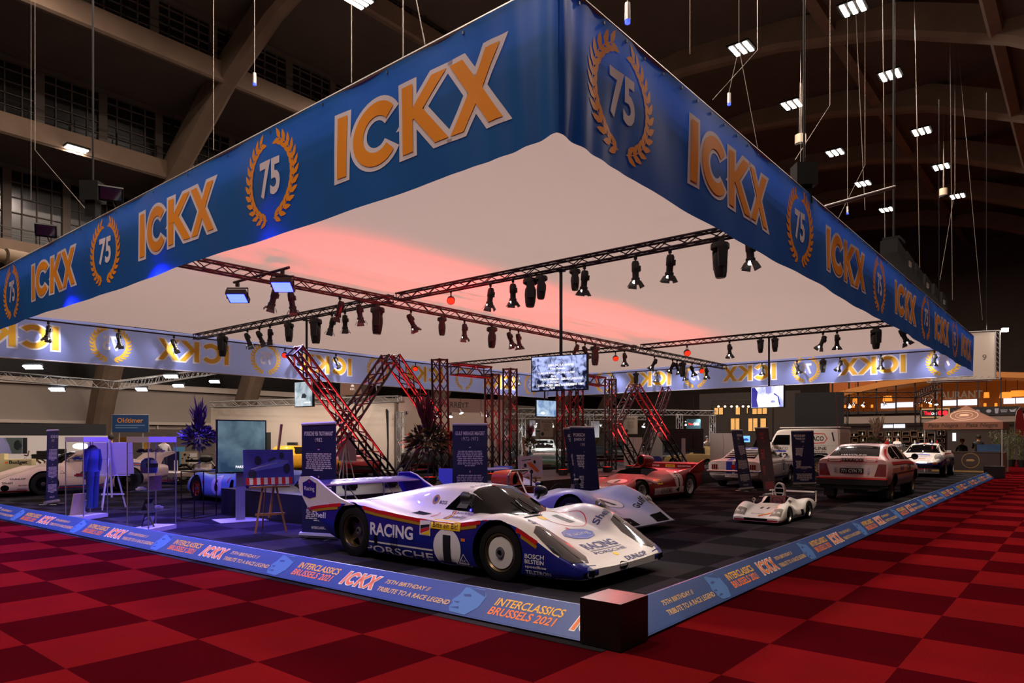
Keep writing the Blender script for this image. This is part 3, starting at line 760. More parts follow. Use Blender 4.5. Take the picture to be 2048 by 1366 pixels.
# big screen on a pole from the nearer cross truss
pc = PX(1120, 547, XB); c = V((XB - .05, pc.y, PX(1121, 746, XB).z))
for q0, q1, nm in ((V((UX0 + .2, VY1 - .35, 5.31)), V((UX1 - .4, VY1 - .35, 5.31)), 'left'), (V((UX1 - .35, VY0 + .2, 5.31)), V((UX1 - .35, VY1 - .4, 5.31)), 'right')):
    tag(MB().cyl(q0, q1, .025).build('edge_pipe', TRD), 'long pipe holding spotlights along the far ' + nm + ' edge of the fabric', 'pipe')
crowd = screen_mat('crowd_picture', '#0a1230', '#b8c4ff', 9., 1.1, .6, (.38, .62), .28)
monitor('big hanging screen showing a racing crowd with white lettering, on a black pole', c, 1.28, .72, pi + .2, crowd, TZ - .08, texts=[
    ('24H DU LE MANS', .05, .17, .6, .05, .012, .1), ('First Results', -.02, .1, .36, .045, .01, .1), ('6 JACKIE ICKX - JACKIE OLIVER', -.05, 0., .86, .05, .012, .1), ('Ford', -.12, -.065, .12, .045, .01, .1),
    ('HANS HERRMANN - GERARD LARROUSSE', .07, -.13, .98, .05, .012, .1), ('Porsche', -.1, -.19, .2, .045, .01, .1), ('7 DAVID HOBBS - MIKE HAILWOOD', -.08, -.26, .9, .05, .012, .1), ('Ford', -.15, -.315, .12, .045, .01, .1), ('LE MANS 1969', .38, -.25, .4, .05, .014, .1)])
pc = PX(601, 645, XB); c = V((XB + .1, pc.y, PX(598, 788, XB).z))
monitor('hanging screen with a blurred grey racing picture, left of the truss letters', c, .86, .74, pi + .05, screen_mat('blur_picture', '#5c7a8c', '#eaf2f6', 2.2, 1.0, .8, (.3, .7)), TZ - .08, texts=[('LE MANS 1969', .2, -.26, .34, .045, .01)],
        shapes=[(Pg([(-.1, -.12), (.12, -.13), (.16, -.05), (.06, .02), (-.06, .0)]), flat('dim_shape', '#20282c', emit='#3c4650', es=.5))])
pc = PY(1093, 700, 16.5); c = PY(1093, 817, 16.5)
monitor('smaller hanging screen with a pale blue car picture, below the big screen', c, 1.28, .72, -pi / 2 - .12, screen_mat('pale_car_picture', '#4a78b0', '#d8ecff', 1.6, 1.0, 1.2, (.3, .72)), ZC,
        shapes=[(Pg([(-.38, -.25), (-.2, -.28), (-.1, -.22), (-.18, -.16), (-.34, -.17)]), EMW)])
pc = PX(1535, 672, XC); c = V((XC - .05, pc.y, PX(1535, 794, XC).z))
tv = screen_mat('portrait_picture', '#4050e0', '#f0f2ff', 2.0, 1.5, .5, (.25, .62))
monitor('hanging screen with a bluish man in a racing suit, right of the stage', c, 1.3, .74, pi - .25, tv, TZ - .08, shapes=[
    (Pg([(-.26, -.36), (-.24, -.02), (-.1, .12), (.2, .12), (.42, .0), (.5, -.36)]), EMW), (Pg([(-.05, .12), (-.06, .36), (.18, .36), (.16, .13), (.05, .06)]), flat('skin_screen', '#8080c0', emit='#9aa0e8', es=.9)),
    (Pg([(-.64, -.36), (-.64, .36), (-.5, .36), (-.38, .2), (-.42, -.1), (-.36, -.36)]), flat('dark_screen', '#202060', emit='#2a30a0', es=.8)), (Li([(.28, .1), (.44, -.02), (.5, -.3)], .07), flat('dark_screen2', '#202060', emit='#3a44b8', es=.8)),
    (Ci(.24, -.18, .09, .05), flat('dark_screen3', '#202060', emit='#5a62c8', es=.8))])
# screen on a floor stand, left
g = G(484, 1042); c = V((g.x, g.y, 1.62 + (878 - 893) / FPX * (g - CAM).dot(FW)))
monitor('large floor screen showing a misty grey blue sky, on a blue lit post', c, .90, 1.0, face_az(CAM - c) + .25, screen_mat('misty_picture', '#2c4a5c', '#86a4b0', 2.4, .62, .3, (.3, .8), .25), None, True, texts=[('PARIS-DAKAR 1984', .14, -.4, .52, .05, .012)])
g = PD(1368, 900, 30.5); c = V((g.x, g.y, 1.55))
monitor('large floor screen seen from behind, black back on a grey post', c, 1.62, .98, face_az(V((1, .3, 0))), BLK, None, True)
# ================================================================ cars: bodies are lofted through measured cross sections
def pchip(t, y, q):
    n = len(t); h = [t[i + 1] - t[i] or 1e-6 for i in range(n - 1)]; dl = [(y[i + 1] - y[i]) / h[i] for i in range(n - 1)]
    d = [0.] * n
    for i in range(1, n - 1):
        if dl[i - 1] * dl[i] > 0:
            w1 = 2 * h[i] + h[i - 1]; w2 = h[i] + 2 * h[i - 1]; d[i] = (w1 + w2) / (w1 / dl[i - 1] + w2 / dl[i])
    d[0] = dl[0] if n < 3 else dl[0] * 1.0; d[-1] = dl[-1]
    out = []; i = 0
    for x in q:
        while i < n - 2 and x > t[i + 1]: i += 1
        s = (x - t[i]) / h[i]; s2 = s * s; s3 = s2 * s
        out.append((2 * s3 - 3 * s2 + 1) * y[i] + (s3 - 2 * s2 + s) * h[i] * d[i] + (-2 * s3 + 3 * s2) * y[i + 1] + (s3 - s2) * h[i] * d[i + 1])
    return out
def loft(st, su=4, sv=3, mfn=None, caps=None):
    """st: list of (x, zb, [(y,z)...]); half section from the sill to the top centre"""
    net = []
    for x, zb, q in st:
        net.append([(x, 0, zb), (x, q[0][0] * .86, zb)] + [((x + p[2]) if len(p) > 2 else x, p[0], p[1]) for p in q])
    N, Mn = len(net), len(net[0])
    tx = [0.]
    for i in range(1, N): tx.append(tx[-1] + abs(net[i][0][0] - net[i - 1][0][0]) + .15 * abs(net[i][-1][2] - net[i - 1][-1][2]) + 1e-3)
    qt = []
    for i in range(N - 1): qt += [tx[i] + (tx[i + 1] - tx[i]) * k / su for k in range(su)]
    qt.append(tx[-1])
    rows = [[pchip(tx, [net[i][j][c] for i in range(N)], qt) for c in range(3)] for j in range(Mn)]
    secs = []
    for a in range(len(qt)):
        P = [(rows[j][0][a], rows[j][1][a], rows[j][2][a]) for j in range(Mn)]
        tv = [0.]
        for j in range(1, Mn): tv.append(tv[-1] + sqrt(sum((P[j][c] - P[j - 1][c]) ** 2 for c in range(3))) + 1e-4)
        qv = []
        for j in range(Mn - 1): qv += [tv[j] + (tv[j + 1] - tv[j]) * k / sv for k in range(sv)]
        qv.append(tv[-1])
        cs = [pchip(tv, [p[c] for p in P], qv) for c in range(3)]
        secs.append([(cs[0][b], max(0, cs[1][b]), cs[2][b]) for b in range(len(qv))])
    K = len(secs[0]); vs = []; fs = []; ms = []
    ring = 2 * K - 2
    for s in secs:
        vs += [(x, -y if y else 0, z) for x, y, z in s] + [(x, y, z) for x, y, z in s[-2:0:-1]]
    for a in range(len(secs) - 1):
        for b in range(ring):
            c = (b + 1) % ring; fs.append((a * ring + b, a * ring + c, (a + 1) * ring + c, (a + 1) * ring + b))
            j = (b if b < K - 1 else ring - 1 - b) // sv
            ms.append(mfn(a // su, j) if mfn else 0)
    e0, e1 = tuple(range(ring - 1, -1, -1)), tuple((len(secs) - 1) * ring + k for k in range(ring))
    fs += [e0, e1]; ms += list(caps) if caps else [mfn(0, 3) if mfn else 0, mfn(N - 2, 3) if mfn else 0]
    return vs, fs, ms
ARCH = mat('arch_black', '#060606', .9, spec=.1)
class Car:
    def __init__(s, name, label, loc, rot, st, mats, arches=(), cuts=(), mfn=None, su=4, sv=3, scale=1., raise_=0., cat='car', group=None, caps=None):
        s.root = thing(name, label, cat, loc, rot, group); s.root.scale = (scale,) * 3
        vs, fs, ms = loft(st, su, sv, mfn, caps)
        mb = MB(); mb.v = vs; mb.f = fs; mb.m = ms
        mats = list(mats) + [ARCH]; di = len(mats) - 1
        b = mb.build('body', mats, s.root, smooth=42)
        me = b.data
        bm = bmesh.new(); bm.from_mesh(me); bmesh.ops.recalc_face_normals(bm, faces=bm.faces); bm.to_mesh(me); bm.free()
        tmp = []
        for x, z, r, y0 in arches:
            for sd in (-1, 1):
                c = MB().cyl((x, y0 * sd, z), (x, 1.5 * sd, z), r, n=30).build('c', mats, smooth=0); tmp.append(c)
        for fn in cuts:
            c = MB(); fn(c); c = c.build('c', mats, smooth=0); tmp.append(c)
        for c in tmp:
            bm = bmesh.new(); bm.from_mesh(c.data); bmesh.ops.recalc_face_normals(bm, faces=bm.faces); bm.to_mesh(c.data); bm.free()
            c.data.polygons.foreach_set('material_index', [di] * len(c.data.polygons))
            m = b.modifiers.new('b', 'BOOLEAN'); m.operation = 'DIFFERENCE'; m.object = c; m.solver = 'EXACT'
        if tmp:
            s.root.location = (0, 0, 0); s.root.rotation_euler = (0, 0, 0); s.root.scale = (1, 1, 1)
            bpy.context.view_layer.update(); dg = bpy.context.evaluated_depsgraph_get()
            nm = bpy.data.meshes.new_from_object(b.evaluated_get(dg), depsgraph=dg)
            b.modifiers.clear(); b.data = nm; nm.name = 'body'
            if nm.polygons:
                nm.polygons.foreach_set('use_smooth', [True] * len(nm.polygons)); nm.set_sharp_from_angle(angle=R(38))
            for c in tmp: bpy.data.objects.remove(c)
            s.root.location = loc; s.root.rotation_euler = (0, 0, rot); s.root.scale = (scale,) * 3
        s.body = b; s.bv = bvh_of(b.data)
    F = {'R': ((1, 0, 0), (0, 0, 1)), 'L': ((-1, 0, 0), (0, 0, 1)), 'T': ((0, 1, 0), (-1, 0, 0)), 'TB': ((0, -1, 0), (1, 0, 0)), 'F': ((0, 1, 0), (0, 0, 1)), 'B': ((0, -1, 0), (0, 0, 1)),
         'H': ((0, 1, 0), (-.77, 0, .64)), 'W': ((0, 1, 0), (-.87, 0, .5)), 'WB': ((0, -1, 0), (.8, 0, .6))}
    def d(s, name, fr, sh, m, o=(0, 0, 0), off=.003, step=.05):
        r, u = s.F[fr]; r_ = lay(name, sh, m, s.root, o, r, u, off, s.bv, step); return r_
    def both(s, name, sh, m, off=.003, step=.05):
        s.d(name, 'R', sh, m, off=off, step=step); s.d(name, 'L', ([(-x, y) for x, y in sh[0]], [f[::-1] for f in sh[1]]), m, off=off, step=step)
    def sides(s, name, body, x, z, w, h, m, off=.004, bold=.012, which='RL'):
        for fr in which: s.d(name, fr, T(body, x if fr == 'R' else -x, z, w, h, bold), m, off=off, step=.08)
    def mesh(s, name, mb, m, smooth=40, parent=None): return mb.build(name, m, parent or s.root, smooth=smooth)
RIMS = {}
def wheels(car, spec):
    """spec: list of (x, y_outer, R, width, rim material, style, rim radius)"""
    for x, y, Rr, w, rm, style, rr in spec:
        for sd in (-1, 1):
            key = (Rr, w, rm.name, style, rr)
            if key not in RIMS:
                t = MB(); t.lathe([(rr, -w * .42), (rr + .01, -w * .5), (Rr - .04, -w * .5), (Rr - .008, -w * .46), (Rr, -w * .36), (Rr, w * .36), (Rr - .008, w * .46), (Rr - .04, w * .5), (rr + .01, w * .5), (rr, w * .42), (rr - .01, 0)], n=40, close=True)
                tm = t.build('tyre', RUB, smooth=35)
                r = MB(); dsh = .10 if style in ('five', 'bbs', 'deep') else .03
                r.lathe([(rr, w * .47), (rr - .012, w * .48), (rr - .02, w * .44), (rr - .03, w * .5 - dsh), (rr * .9, w * .5 - dsh - .02)], n=40)
                r.lathe([(rr * .98, -w * .3), (rr * .9, -w * .1), (0, -w * .08)], n=30, mi=1)
                z0 = w * .5 - dsh - .02
                if style == 'disc':
                    r.lathe([(rr * .92, z0), (rr * .90, z0 + .02), (rr * .86, z0 + .02)], n=40); r.lathe([(rr * .83, z0 + .005), (rr * .80, z0 + .03), (rr * .30, z0 + .035), (rr * .24, z0 + .02)], n=40, mi=2)
                    r.lathe([(rr * .27, z0 + .01), (rr * .25, z0 + .05), (rr * .15, z0 + .05), (rr * .13, z0), (0, z0)], n=20, mi=3)
                    for k in range(40): a = 2 * pi * k / 40; r.box((rr * .87 * cos(a), rr * .87 * sin(a), z0 + .01), (.03, .008, .01), rot=Matrix.Rotation(a, 3, 'Z'))
                else:
                    ns = {'five': 5, 'bbs': 15, 'deep': 10, 'steel': 8, 'six': 6, 'wire': 20}[style]
                    for k in range(ns):
                        a = 2 * pi * k / ns; wd = {'five': .085, 'bbs': .02, 'deep': .045, 'steel': .09, 'six': .06, 'wire': .012}[style]
                        q = Matrix.Rotation(a, 4, 'Z')
                        r.prism([(rr * .15, -wd * .7), (rr * .93, -wd * .4), (rr * .93, wd * .4), (rr * .15, wd * .7)], .03, q @ Matrix.Translation((0, 0, z0)))
                    r.lathe([(rr * .28, z0 - .02), (rr * .26, z0 + .03), (rr * .14, z0 + .04), (rr * .12, z0 + .02), (0, z0 + .02)], n=20, mi=3)
                rim = r.build('wheel', [rm, ARCH, mat('wheel_cover_white', '#d8d4d0', .4), mat('hub_grey', '#77777a', .4, .6)], smooth=40)
                RIMS[key] = (rim.data, tm.data); bpy.data.objects.remove(rim); bpy.data.objects.remove(tm)
            rd, td = RIMS[key]
            o = link('wheel', rd, car.root, (x, sd * (y - w / 2), Rr)); o.rotation_euler = (pi / 2 * (1 if sd < 0 else -1), 0, 0)
            link('tyre', td, o)
def GT(pts): return pts
WP = paint('white_paint', '#dcd6cc'); BP = paint('deep_blue_paint', '#161c78'); GOLDP = paint('gold_stripe', '#a07818'); REDS = paint('red_stripe', '#b81018')
NAVY = flat('navy_print', '#1a2064'); LBL = flat('light_blue_print', '#4a5ac0'); TAN = mat('tan_brown', '#8a6a48', .6)
RIMG = mat('rim_bronze', '#6a5a42', .35, .8); RIMB = mat('rim_black', '#141414', .4, .5); RIMW = mat('rim_white', '#cfcac4', .4); RIMS_ = mat('rim_silver', '#a8a6a4', .3, .8); RIMO = mat('rim_orange', '#c8481a', .4)
LAMP = mat('headlamp_glass', '#b8b8b4', .2, 0., coat=.6); LAMPG = mat('headlamp_cover', '#252322', .08, coat=1.); AMB = mat('amber_lens', '#d87818', .2, coat=.5); REDL = mat('red_lens', '#70100c', .2, coat=.6)
CARB = mat('black_trim', '#101011', .5); SEAT = mat('brown_leather', '#6a2c22', .6); INT = mat('cockpit_black', '#050505', .9, spec=.1)
def lampdisc(car, name, c, r, n, m=LAMP, ring=True):
    n = V(n).normalized(); q = n.to_track_quat('Z', 'Y').to_matrix().to_4x4(); M = Matrix.Translation(V(c)) @ q
    mb = MB(); mb.lathe([(r, 0), (r * .95, r * .12), (r * .6, r * .3), (0, r * .38)], M, n=20); o = mb.build(name, m, car.root)
    if ring: MB().lathe([(r * 1.12, -.02), (r * 1.12, .012), (r, .015), (r * .98, 0)], M, n=20).build('lamp_ring', CHR, o)
    return o
# ---------------------------------------------------------------- the white and blue long tail racer in front
def car_hero():
    st = [(-2.40, .56, [(.90, .57), (.97, .59), (.975, .61), (.94, .625), (.70, .63), (.5, .63), (.4, .63), (0, .64)]),
          (-2.15, .42, [(.95, .44), (.99, .50), (.985, .655), (.90, .68), (.70, .665), (.5, .66), (.4, .66), (0, .67)]),
          (-1.85, .24, [(.96, .27), (1.0, .42), (.985, .695), (.88, .735), (.70, .72), (.52, .715), (.4, .72), (0, .75)]),
          (-1.30, .12, [(.97, .15), (1.0, .40), (.985, .73), (.86, .78), (.70, .765), (.54, .77), (.40, .805), (0, .85)]),
          (-.80, .09, [(.97, .13), (1.0, .38), (.985, .685), (.87, .72), (.72, .715), (.58, .74), (.42, .87), (0, .94)]),
          (-.40, .08, [(.97, .13), (1.0, .36), (.985, .655), (.87, .67), (.72, .675), (.62, .735), (.44, .95), (0, 1.00)]),
          (0., .08, [(.97, .13), (1.0, .36), (.985, .63), (.87, .645), (.72, .66), (.63, .735), (.45, .985), (0, 1.03)]),
          (.35, .08, [(.97, .13), (1.0, .36), (.985, .61), (.87, .63), (.73, .655), (.64, .73), (.46, .965), (0, 1.02)]),
          (.65, .08, [(.97, .13), (1.0, .36), (.985, .61), (.88, .64), (.74, .66), (.64, .715), (.46, .84), (0, .90)]),
          (.98, .09, [(.97, .13), (1.0, .37), (.985, .665), (.86, .715), (.70, .68), (.55, .67), (.40, .685), (0, .70)]),
          (1.3, .10, [(.97, .14), (1.0, .38), (.985, .70), (.82, .765), (.64, .70), (.50, .61), (.36, .60), (0, .60)]),
          (1.6, .10, [(.97, .14), (1.0, .36), (.985, .645), (.80, .715), (.60, .64), (.47, .545), (.36, .53), (0, .525)]),
          (1.9, .11, [(.96, .14), (.99, .28), (.975, .50), (.79, .57), (.58, .515), (.46, .455), (.36, .44), (0, .435)]),
          (2.15, .115, [(.93, .14), (.965, .22), (.95, .36), (.78, .42), (.58, .39), (.46, .36), (.36, .35), (0, .345)]),
          (2.36, .12, [(.88, .14), (.91, .19), (.90, .265), (.76, .30), (.58, .285), (.46, .275), (.36, .27), (0, .265)]),
          (2.44, .15, [(.80, .16), (.83, .19), (.82, .225), (.72, .24), (.58, .235), (.46, .23), (.36, .225), (0, .22)])]
    mf = lambda i, j: 0 if (i >= 13 and j <= 1) else 1 if j <= 3 or (i >= 13 and j == 4) else 0
    c = Car('race_car', 'white and dark blue long tail racing car numbered 1, nearest the corner', (2.34, 3.735, 0), -pi / 2, st, [WP, BP],
            [(1.325, .33, .375, .67), (-1.325, .36, .39, .56)], mfn=mf, su=4, sv=3, caps=(1, 0))
    wheels(c, [(1.325, .955, .325, .28, RIMG, 'disc', .225), (-1.325, .965, .345, .36, RIMG, 'five', .225)])
    zs = [(-2.38, .592), (-2.15, .632), (-1.85, .672), (-1.58, .70), (-1.3, .707), (-1.05, .692), (-.8, .662), (-.4, .632), (0, .607), (.35, .588), (.65, .588), (.8, .61), (.98, .642), (1.15, .668), (1.3, .677), (1.45, .66), (1.6, .622), (1.75, .555), (1.88, .49)]
    c.both('red_stripe', Li(zs, .045), REDS, .004, .06); c.both('gold_stripe', Li([(x, z - .042) for x, z in zs], .036), GOLDP, .003, .06)
    for fr in 'RL':
        s = 1 if fr == 'R' else -1
        c.d('side_window', fr, Pg([(s * x, z) for x, z in [(.70, .715), (.14, .725), (.20, .80), (.30, .91), (.52, .905), (.64, .82)][::s]]), GLS, off=.004)
        c.d('window_pane', fr, Pg([(s * x, z) for x, z in [(.50, .75), (.33, .75), (.38, .875), (.50, .875)][::s]]), mat('pane_grey', '#5c5a58', .08, coat=1.), off=.007)
    c.d('windscreen', 'T', Pg([(-.66, -.66), (-.56, -.84), (-.36, -1.0), (0, -1.06), (.36, -1.0), (.56, -.84), (.66, -.66), (.50, -.46), (.28, -.40), (0, -.385), (-.28, -.40), (-.50, -.46)]), GLS, off=.004)
    c.d('windscreen_lettering', 'W', T('PORSCHE', 0, 0, .66, .06, .0), NAVY, (.30, 0, .98), .006)
    # livery lettering on the side
    c.sides('sponsor_lettering', 'RACING', -.49, .43, .84, .17, WHT, bold=.03); c.sides('maker_lettering', 'PORSCHE', -.37, .165, 1.3, .095, WHT)
    c.both('white_line', Rc(-.37, .255, 1.3, .022), WHT)
    c.both('number_roundel', Ci(.53, .31, .232), WHT, .004); c.sides('race_number', '1', .53, .30, .13, .33, BLKP, .007, .06)
    c.both('yellow_sticker', Rc(.50, .575, .50, .10), YEL, .007); c.sides('sticker_lettering', 'Bitte ein Bit!', .50, .575, .42, .06, BLKP, .01, 0.)
    c.both('flag_sticker', Rc(.15, .52, .19, .18), WHT, .006); c.both('flag_sticker', U(Pg([(.07, .44), (.23, .44), (.23, .50)])), YEL, .008); c.both('flag_sticker', Pg([(.07, .45), (.23, .505), (.23, .54), (.07, .5)]), REDP, .008); c.both('flag_sticker', Pg([(.07, .505), (.23, .545), (.23, .57), (.07, .55)]), BLKP, .008)
    for i, (tx, w, h) in enumerate((('BOSCH', .25, .05), ('BILSTEIN', .25, .045), ('speedline', .28, .04), ('TELETRON', .33, .04), ('DUNLOP', .5, .055))):
        c.sides('sponsor_lettering', tx, 1.73 + w / 2, .345 - .058 * i, w, h, WHT, .004)
    c.sides('sponsor_lettering', 'Shell', -2.08, .53, .34, .085, WHT); c.sides('sponsor_lettering', 'SCHMITTHELM', .80, .125, .24, .025, WHT)
    c.both('triangle_badge', Li([(.72, .15), (.80, .26), (.88, .15), (.72, .15)], .015), WHT); c.sides('sponsor_lettering', 'KK', .80, .18, .07, .03, WHT)
    c.both('side_marker', Rc(.80, .43, .07, .035), AMB, .006)
    for k in range(6): c.both('side_vent', Rc(-.50 + .025 * k, .28, .008, .2), INT, .006)
    c.both('side_intake', Ci(-.80, .28, .035, .075), INT, .006)
    c.sides('driver_name', 'Jacky Ickx', .50, .695, .24, .03, NAVY, .004, 0.); c.sides('driver_name', 'Jochen Mass', .50, .65, .26, .03, NAVY, .004, 0.)
    for k, (z, cs_) in enumerate(((.695, (BLKP, YEL, REDP)), (.65, (BLKP, REDP, YEL)))):
        for q in range(3): c.both('flag_sticker', Rc(.32 + .018 * q, z, .018, .035), cs_[q], .005)
    c.both('round_badge', Ci(-.10, .83, .06), GOLDP, .004); c.both('round_badge', Ci(-.10, .83, .03), NAVY, .006); c.sides('sponsor_lettering', 'BOSS', .06, .80, .14, .04, BLKP, .005)
    # nose
    for s in (-1, 1):
        c.d('headlamp_cover', 'H', Pg([(s * a, b) for a, b in [(.945, -.02), (.93, .14), (.82, .22), (.66, .14), (.585, -.10), (.60, -.38), (.70, -.49), (.90, -.43), (.95, -.2)][::(-1 if s > 0 else 1)]]), LAMPG, (1.9, 0, .5), .004)
        lampdisc(c, 'headlamp', (1.955, s * .80, .475), .085, (.8, 0, .45)); MB().box((1.82, s * .8, .585), (.04, .07, .03)).build('indicator', AMB, c.root)
        c.d('nose_tip', 'F', Pg([(s * a, b) for a, b in [(.62, .10), (.99, .10), (.95, .33), (.80, .285), (.62, .265)][::(1 if s > 0 else -1)]]), BP, off=.0025)
        c.d('nose_duct', 'F', Pg([(s * a, b) for a, b in [(.70, .155), (.70, .225), (.80, .235), (.86, .21), (.86, .165), (.82, .15)][::(1 if s > 0 else -1)]]), INT, off=.004)
    c.d('tow_recess', 'F', Ci(-.10, .20, .09, .04), INT, off=.004)
    c.d('hood_lettering', 'T', T('RACING', 0, -2.05, .66, .14, .035), NAVY); c.d('hood_lettering', 'T', T('PORSCHE', 0, -2.20, .66, .05), NAVY); c.d('hood_line', 'T', Rc(0, -2.145, .66, .012), NAVY)
    c.d('hood_lettering', 'T', T('DUNLOP', .27, -2.385, .46, .065, .03), NAVY, off=.004)
    sh = Pg([(-.30, -.0), (-.22, .10), (0, .17), (.22, .10), (.30, .0), (.20, -.10), (0, -.14), (-.20, -.10)])
    c.d('crest', 'T', Mv(sh, 0, -1.76), LBL); c.d('crest_rim', 'T', Mv(Li([(-.28, 0), (-.2, .085), (0, .15), (.2, .085), (.28, 0), (.19, -.085), (0, -.12), (-.19, -.085), (-.28, 0)], .012), 0, -1.76), GREYP, off=.005)
    c.d('crest_lettering', 'T', T('Racing', 0, -1.76, .40, .10, .0, ), WHT, off=.006); c.d('crest_emblem', 'T', Pg([(-.03, -1.62), (.03, -1.62), (.02, -1.56), (-.02, -1.56)]), REDP, off=.006)
    for s in (-1, 1): c.d('sponsor_lettering', 'T', T('Shell', s * .66, -1.66, .32, .10, .02), NAVY)
    c.d('race_number', 'T', T('1', .32, -1.30, .12, .30, .06), BLKP); c.d('number_disc_edge', 'T', Rg(.32, -1.30, .3, .3, .012), REDP); c.d('yellow_sticker', 'T', Rc(.02, -1.20, .12, .12), YEL)
    c.d('maker_crest', 'T', Ci(0, -2.275, .04, .035), YEL); c.d('cowl_slot', 'T', Rc(-.12, -1.11, .5, .03), INT)
    c.d('nostril', 'F', Ci(.05, .16, .0, .0) if 0 else Rc(.0, .155, .02, .01), INT)
    # wiper, mirror, roof fin, wing
    w = MB(); w.tube([(1.06, .10, .70), (.93, .07, .77), (.80, .02, .855)], .009); w.tube([(1.06, .05, .70), (.92, .0, .78), (.78, -.05, .87)], .006); w.cyl((1.07, .1, .69), (1.0, .1, .73), .025); c.mesh('wiper', w, CARB)
    for s in (-1, 1):
        m = MB(); m.lathe([(0, .10), (.05, .085), (.075, .03), (.08, -.05), (.06, -.055)], Matrix.Translation((.62, s * .74, .90)) @ Matrix.Rotation(pi / 2, 4, 'Y'), n=14); m.cyl((.62, s * .66, .80), (.62, s * .72, .86), .02); c.mesh('mirror', m, CARB)
    fin = [(-1.30, .72), (-1.62, .79), (-1.95, .93), (-2.15, 1.03), (-2.32, 1.075), (-2.58, 1.06), (-2.615, 1.0), (-2.59, .85), (-2.38, .62), (-2.2, .60)]
    for s in (-1, 1):
        m = MB(); M = Matrix.Translation((0, s * .965, 0)) @ Matrix.Rotation(pi / 2, 4, 'X'); m.prism(fin, .035, M)
        f = c.mesh('wing_fin', m, WP, 30)
        q = MB(); q.prism([(x + .012 * (1 if x < -2 else -1), z - .012) for x, z in fin], .004, Matrix.Translation((0, s * .945, 0)) @ Matrix.Rotation(pi / 2, 4, 'X')); q.build('inner_face', BP, f)
    for fr in 'RL':
        s = 1 if fr == 'R' else -1; r, u = Car.F[fr]; o = (0, -s * .984, 0)
        lay('crest', Mv(Pg([(-.16, -.10), (0, -.135), (.16, -.10), (.17, .09), (.10, .11), (0, .15), (-.10, .11), (-.17, .09)]), -2.33 * s, .885), BP, c.root, o, r, u, .002)
        lay('crest_lettering', T('Racing', -2.33 * s, .885, .25, .08, 0.), WHT, c.root, o, r, u, .004); lay('crest_emblem', Pg([(-2.33 * s - .02, .98), (-2.33 * s + .02, .98), (-2.33 * s, 1.02)]), REDP, c.root, o, r, u, .004)
    wg = MB()
    def wf(u, v):
        t = 2 * pi * u; x = -2.30 + .27 * cos(t); z = .965 + .03 * sin(t) + .08 * (x + 2.3) * -1.; return V((x, -.94 + 1.88 * v, z))
    wg.grid(wf, 16, 2); wing = c.mesh('rear_wing', wg, BP)
    bw = bvh_of(wing.data); lay('wing_lettering', T('RACING', 0, 2.30, 1.0, .2, .03), WHT, wing, (0, 0, 0), (0, 1, 0), (-1, 0, 0), .004, bw, .1)
    p = MB()
    for y in (-.4, .35): p.cyl((-2.25, y, .66), (-2.25, y, .95), .012)
    for y in (-.4, .35): p.cyl((-1.95, y, .70), (-2.25, y + .02, .93), .008)
    c.mesh('wing_strut', p, ALUP)
    for y in (-.12, -.42): c.d('roof_vent', 'TB', Pg([(y, -.9), (y + .1, -.9), (y + .05, -.72)]), mat('vent_grey', '#a09c94', .5), off=.006)
    c.d('deck_vent', 'TB', Pg([(.48, -1.55), (.72, -1.62), (.75, -1.35), (.52, -1.22)]), mat('vent_grey', '#a09c94', .5), off=.004)
    c.d('engine_opening', 'TB', Rc(0, -1.95, .8, .3), INT)
    for s in (-1, 1): c.d('side_scoop', 'TB', Pg([(s * .70, -.28), (s * .84, -.28), (s * .84, -.05), (s * .72, -.02)][::s]), INT, off=.004)
    c.d('red_ring', 'R', Rg(.10, .66, .02, .02, .006), REDP)
    MB().cyl((-1.3, .6, .77), (-1.3, .6, .8), .03).build('filler_cap', CHR, c.root)
car_hero()
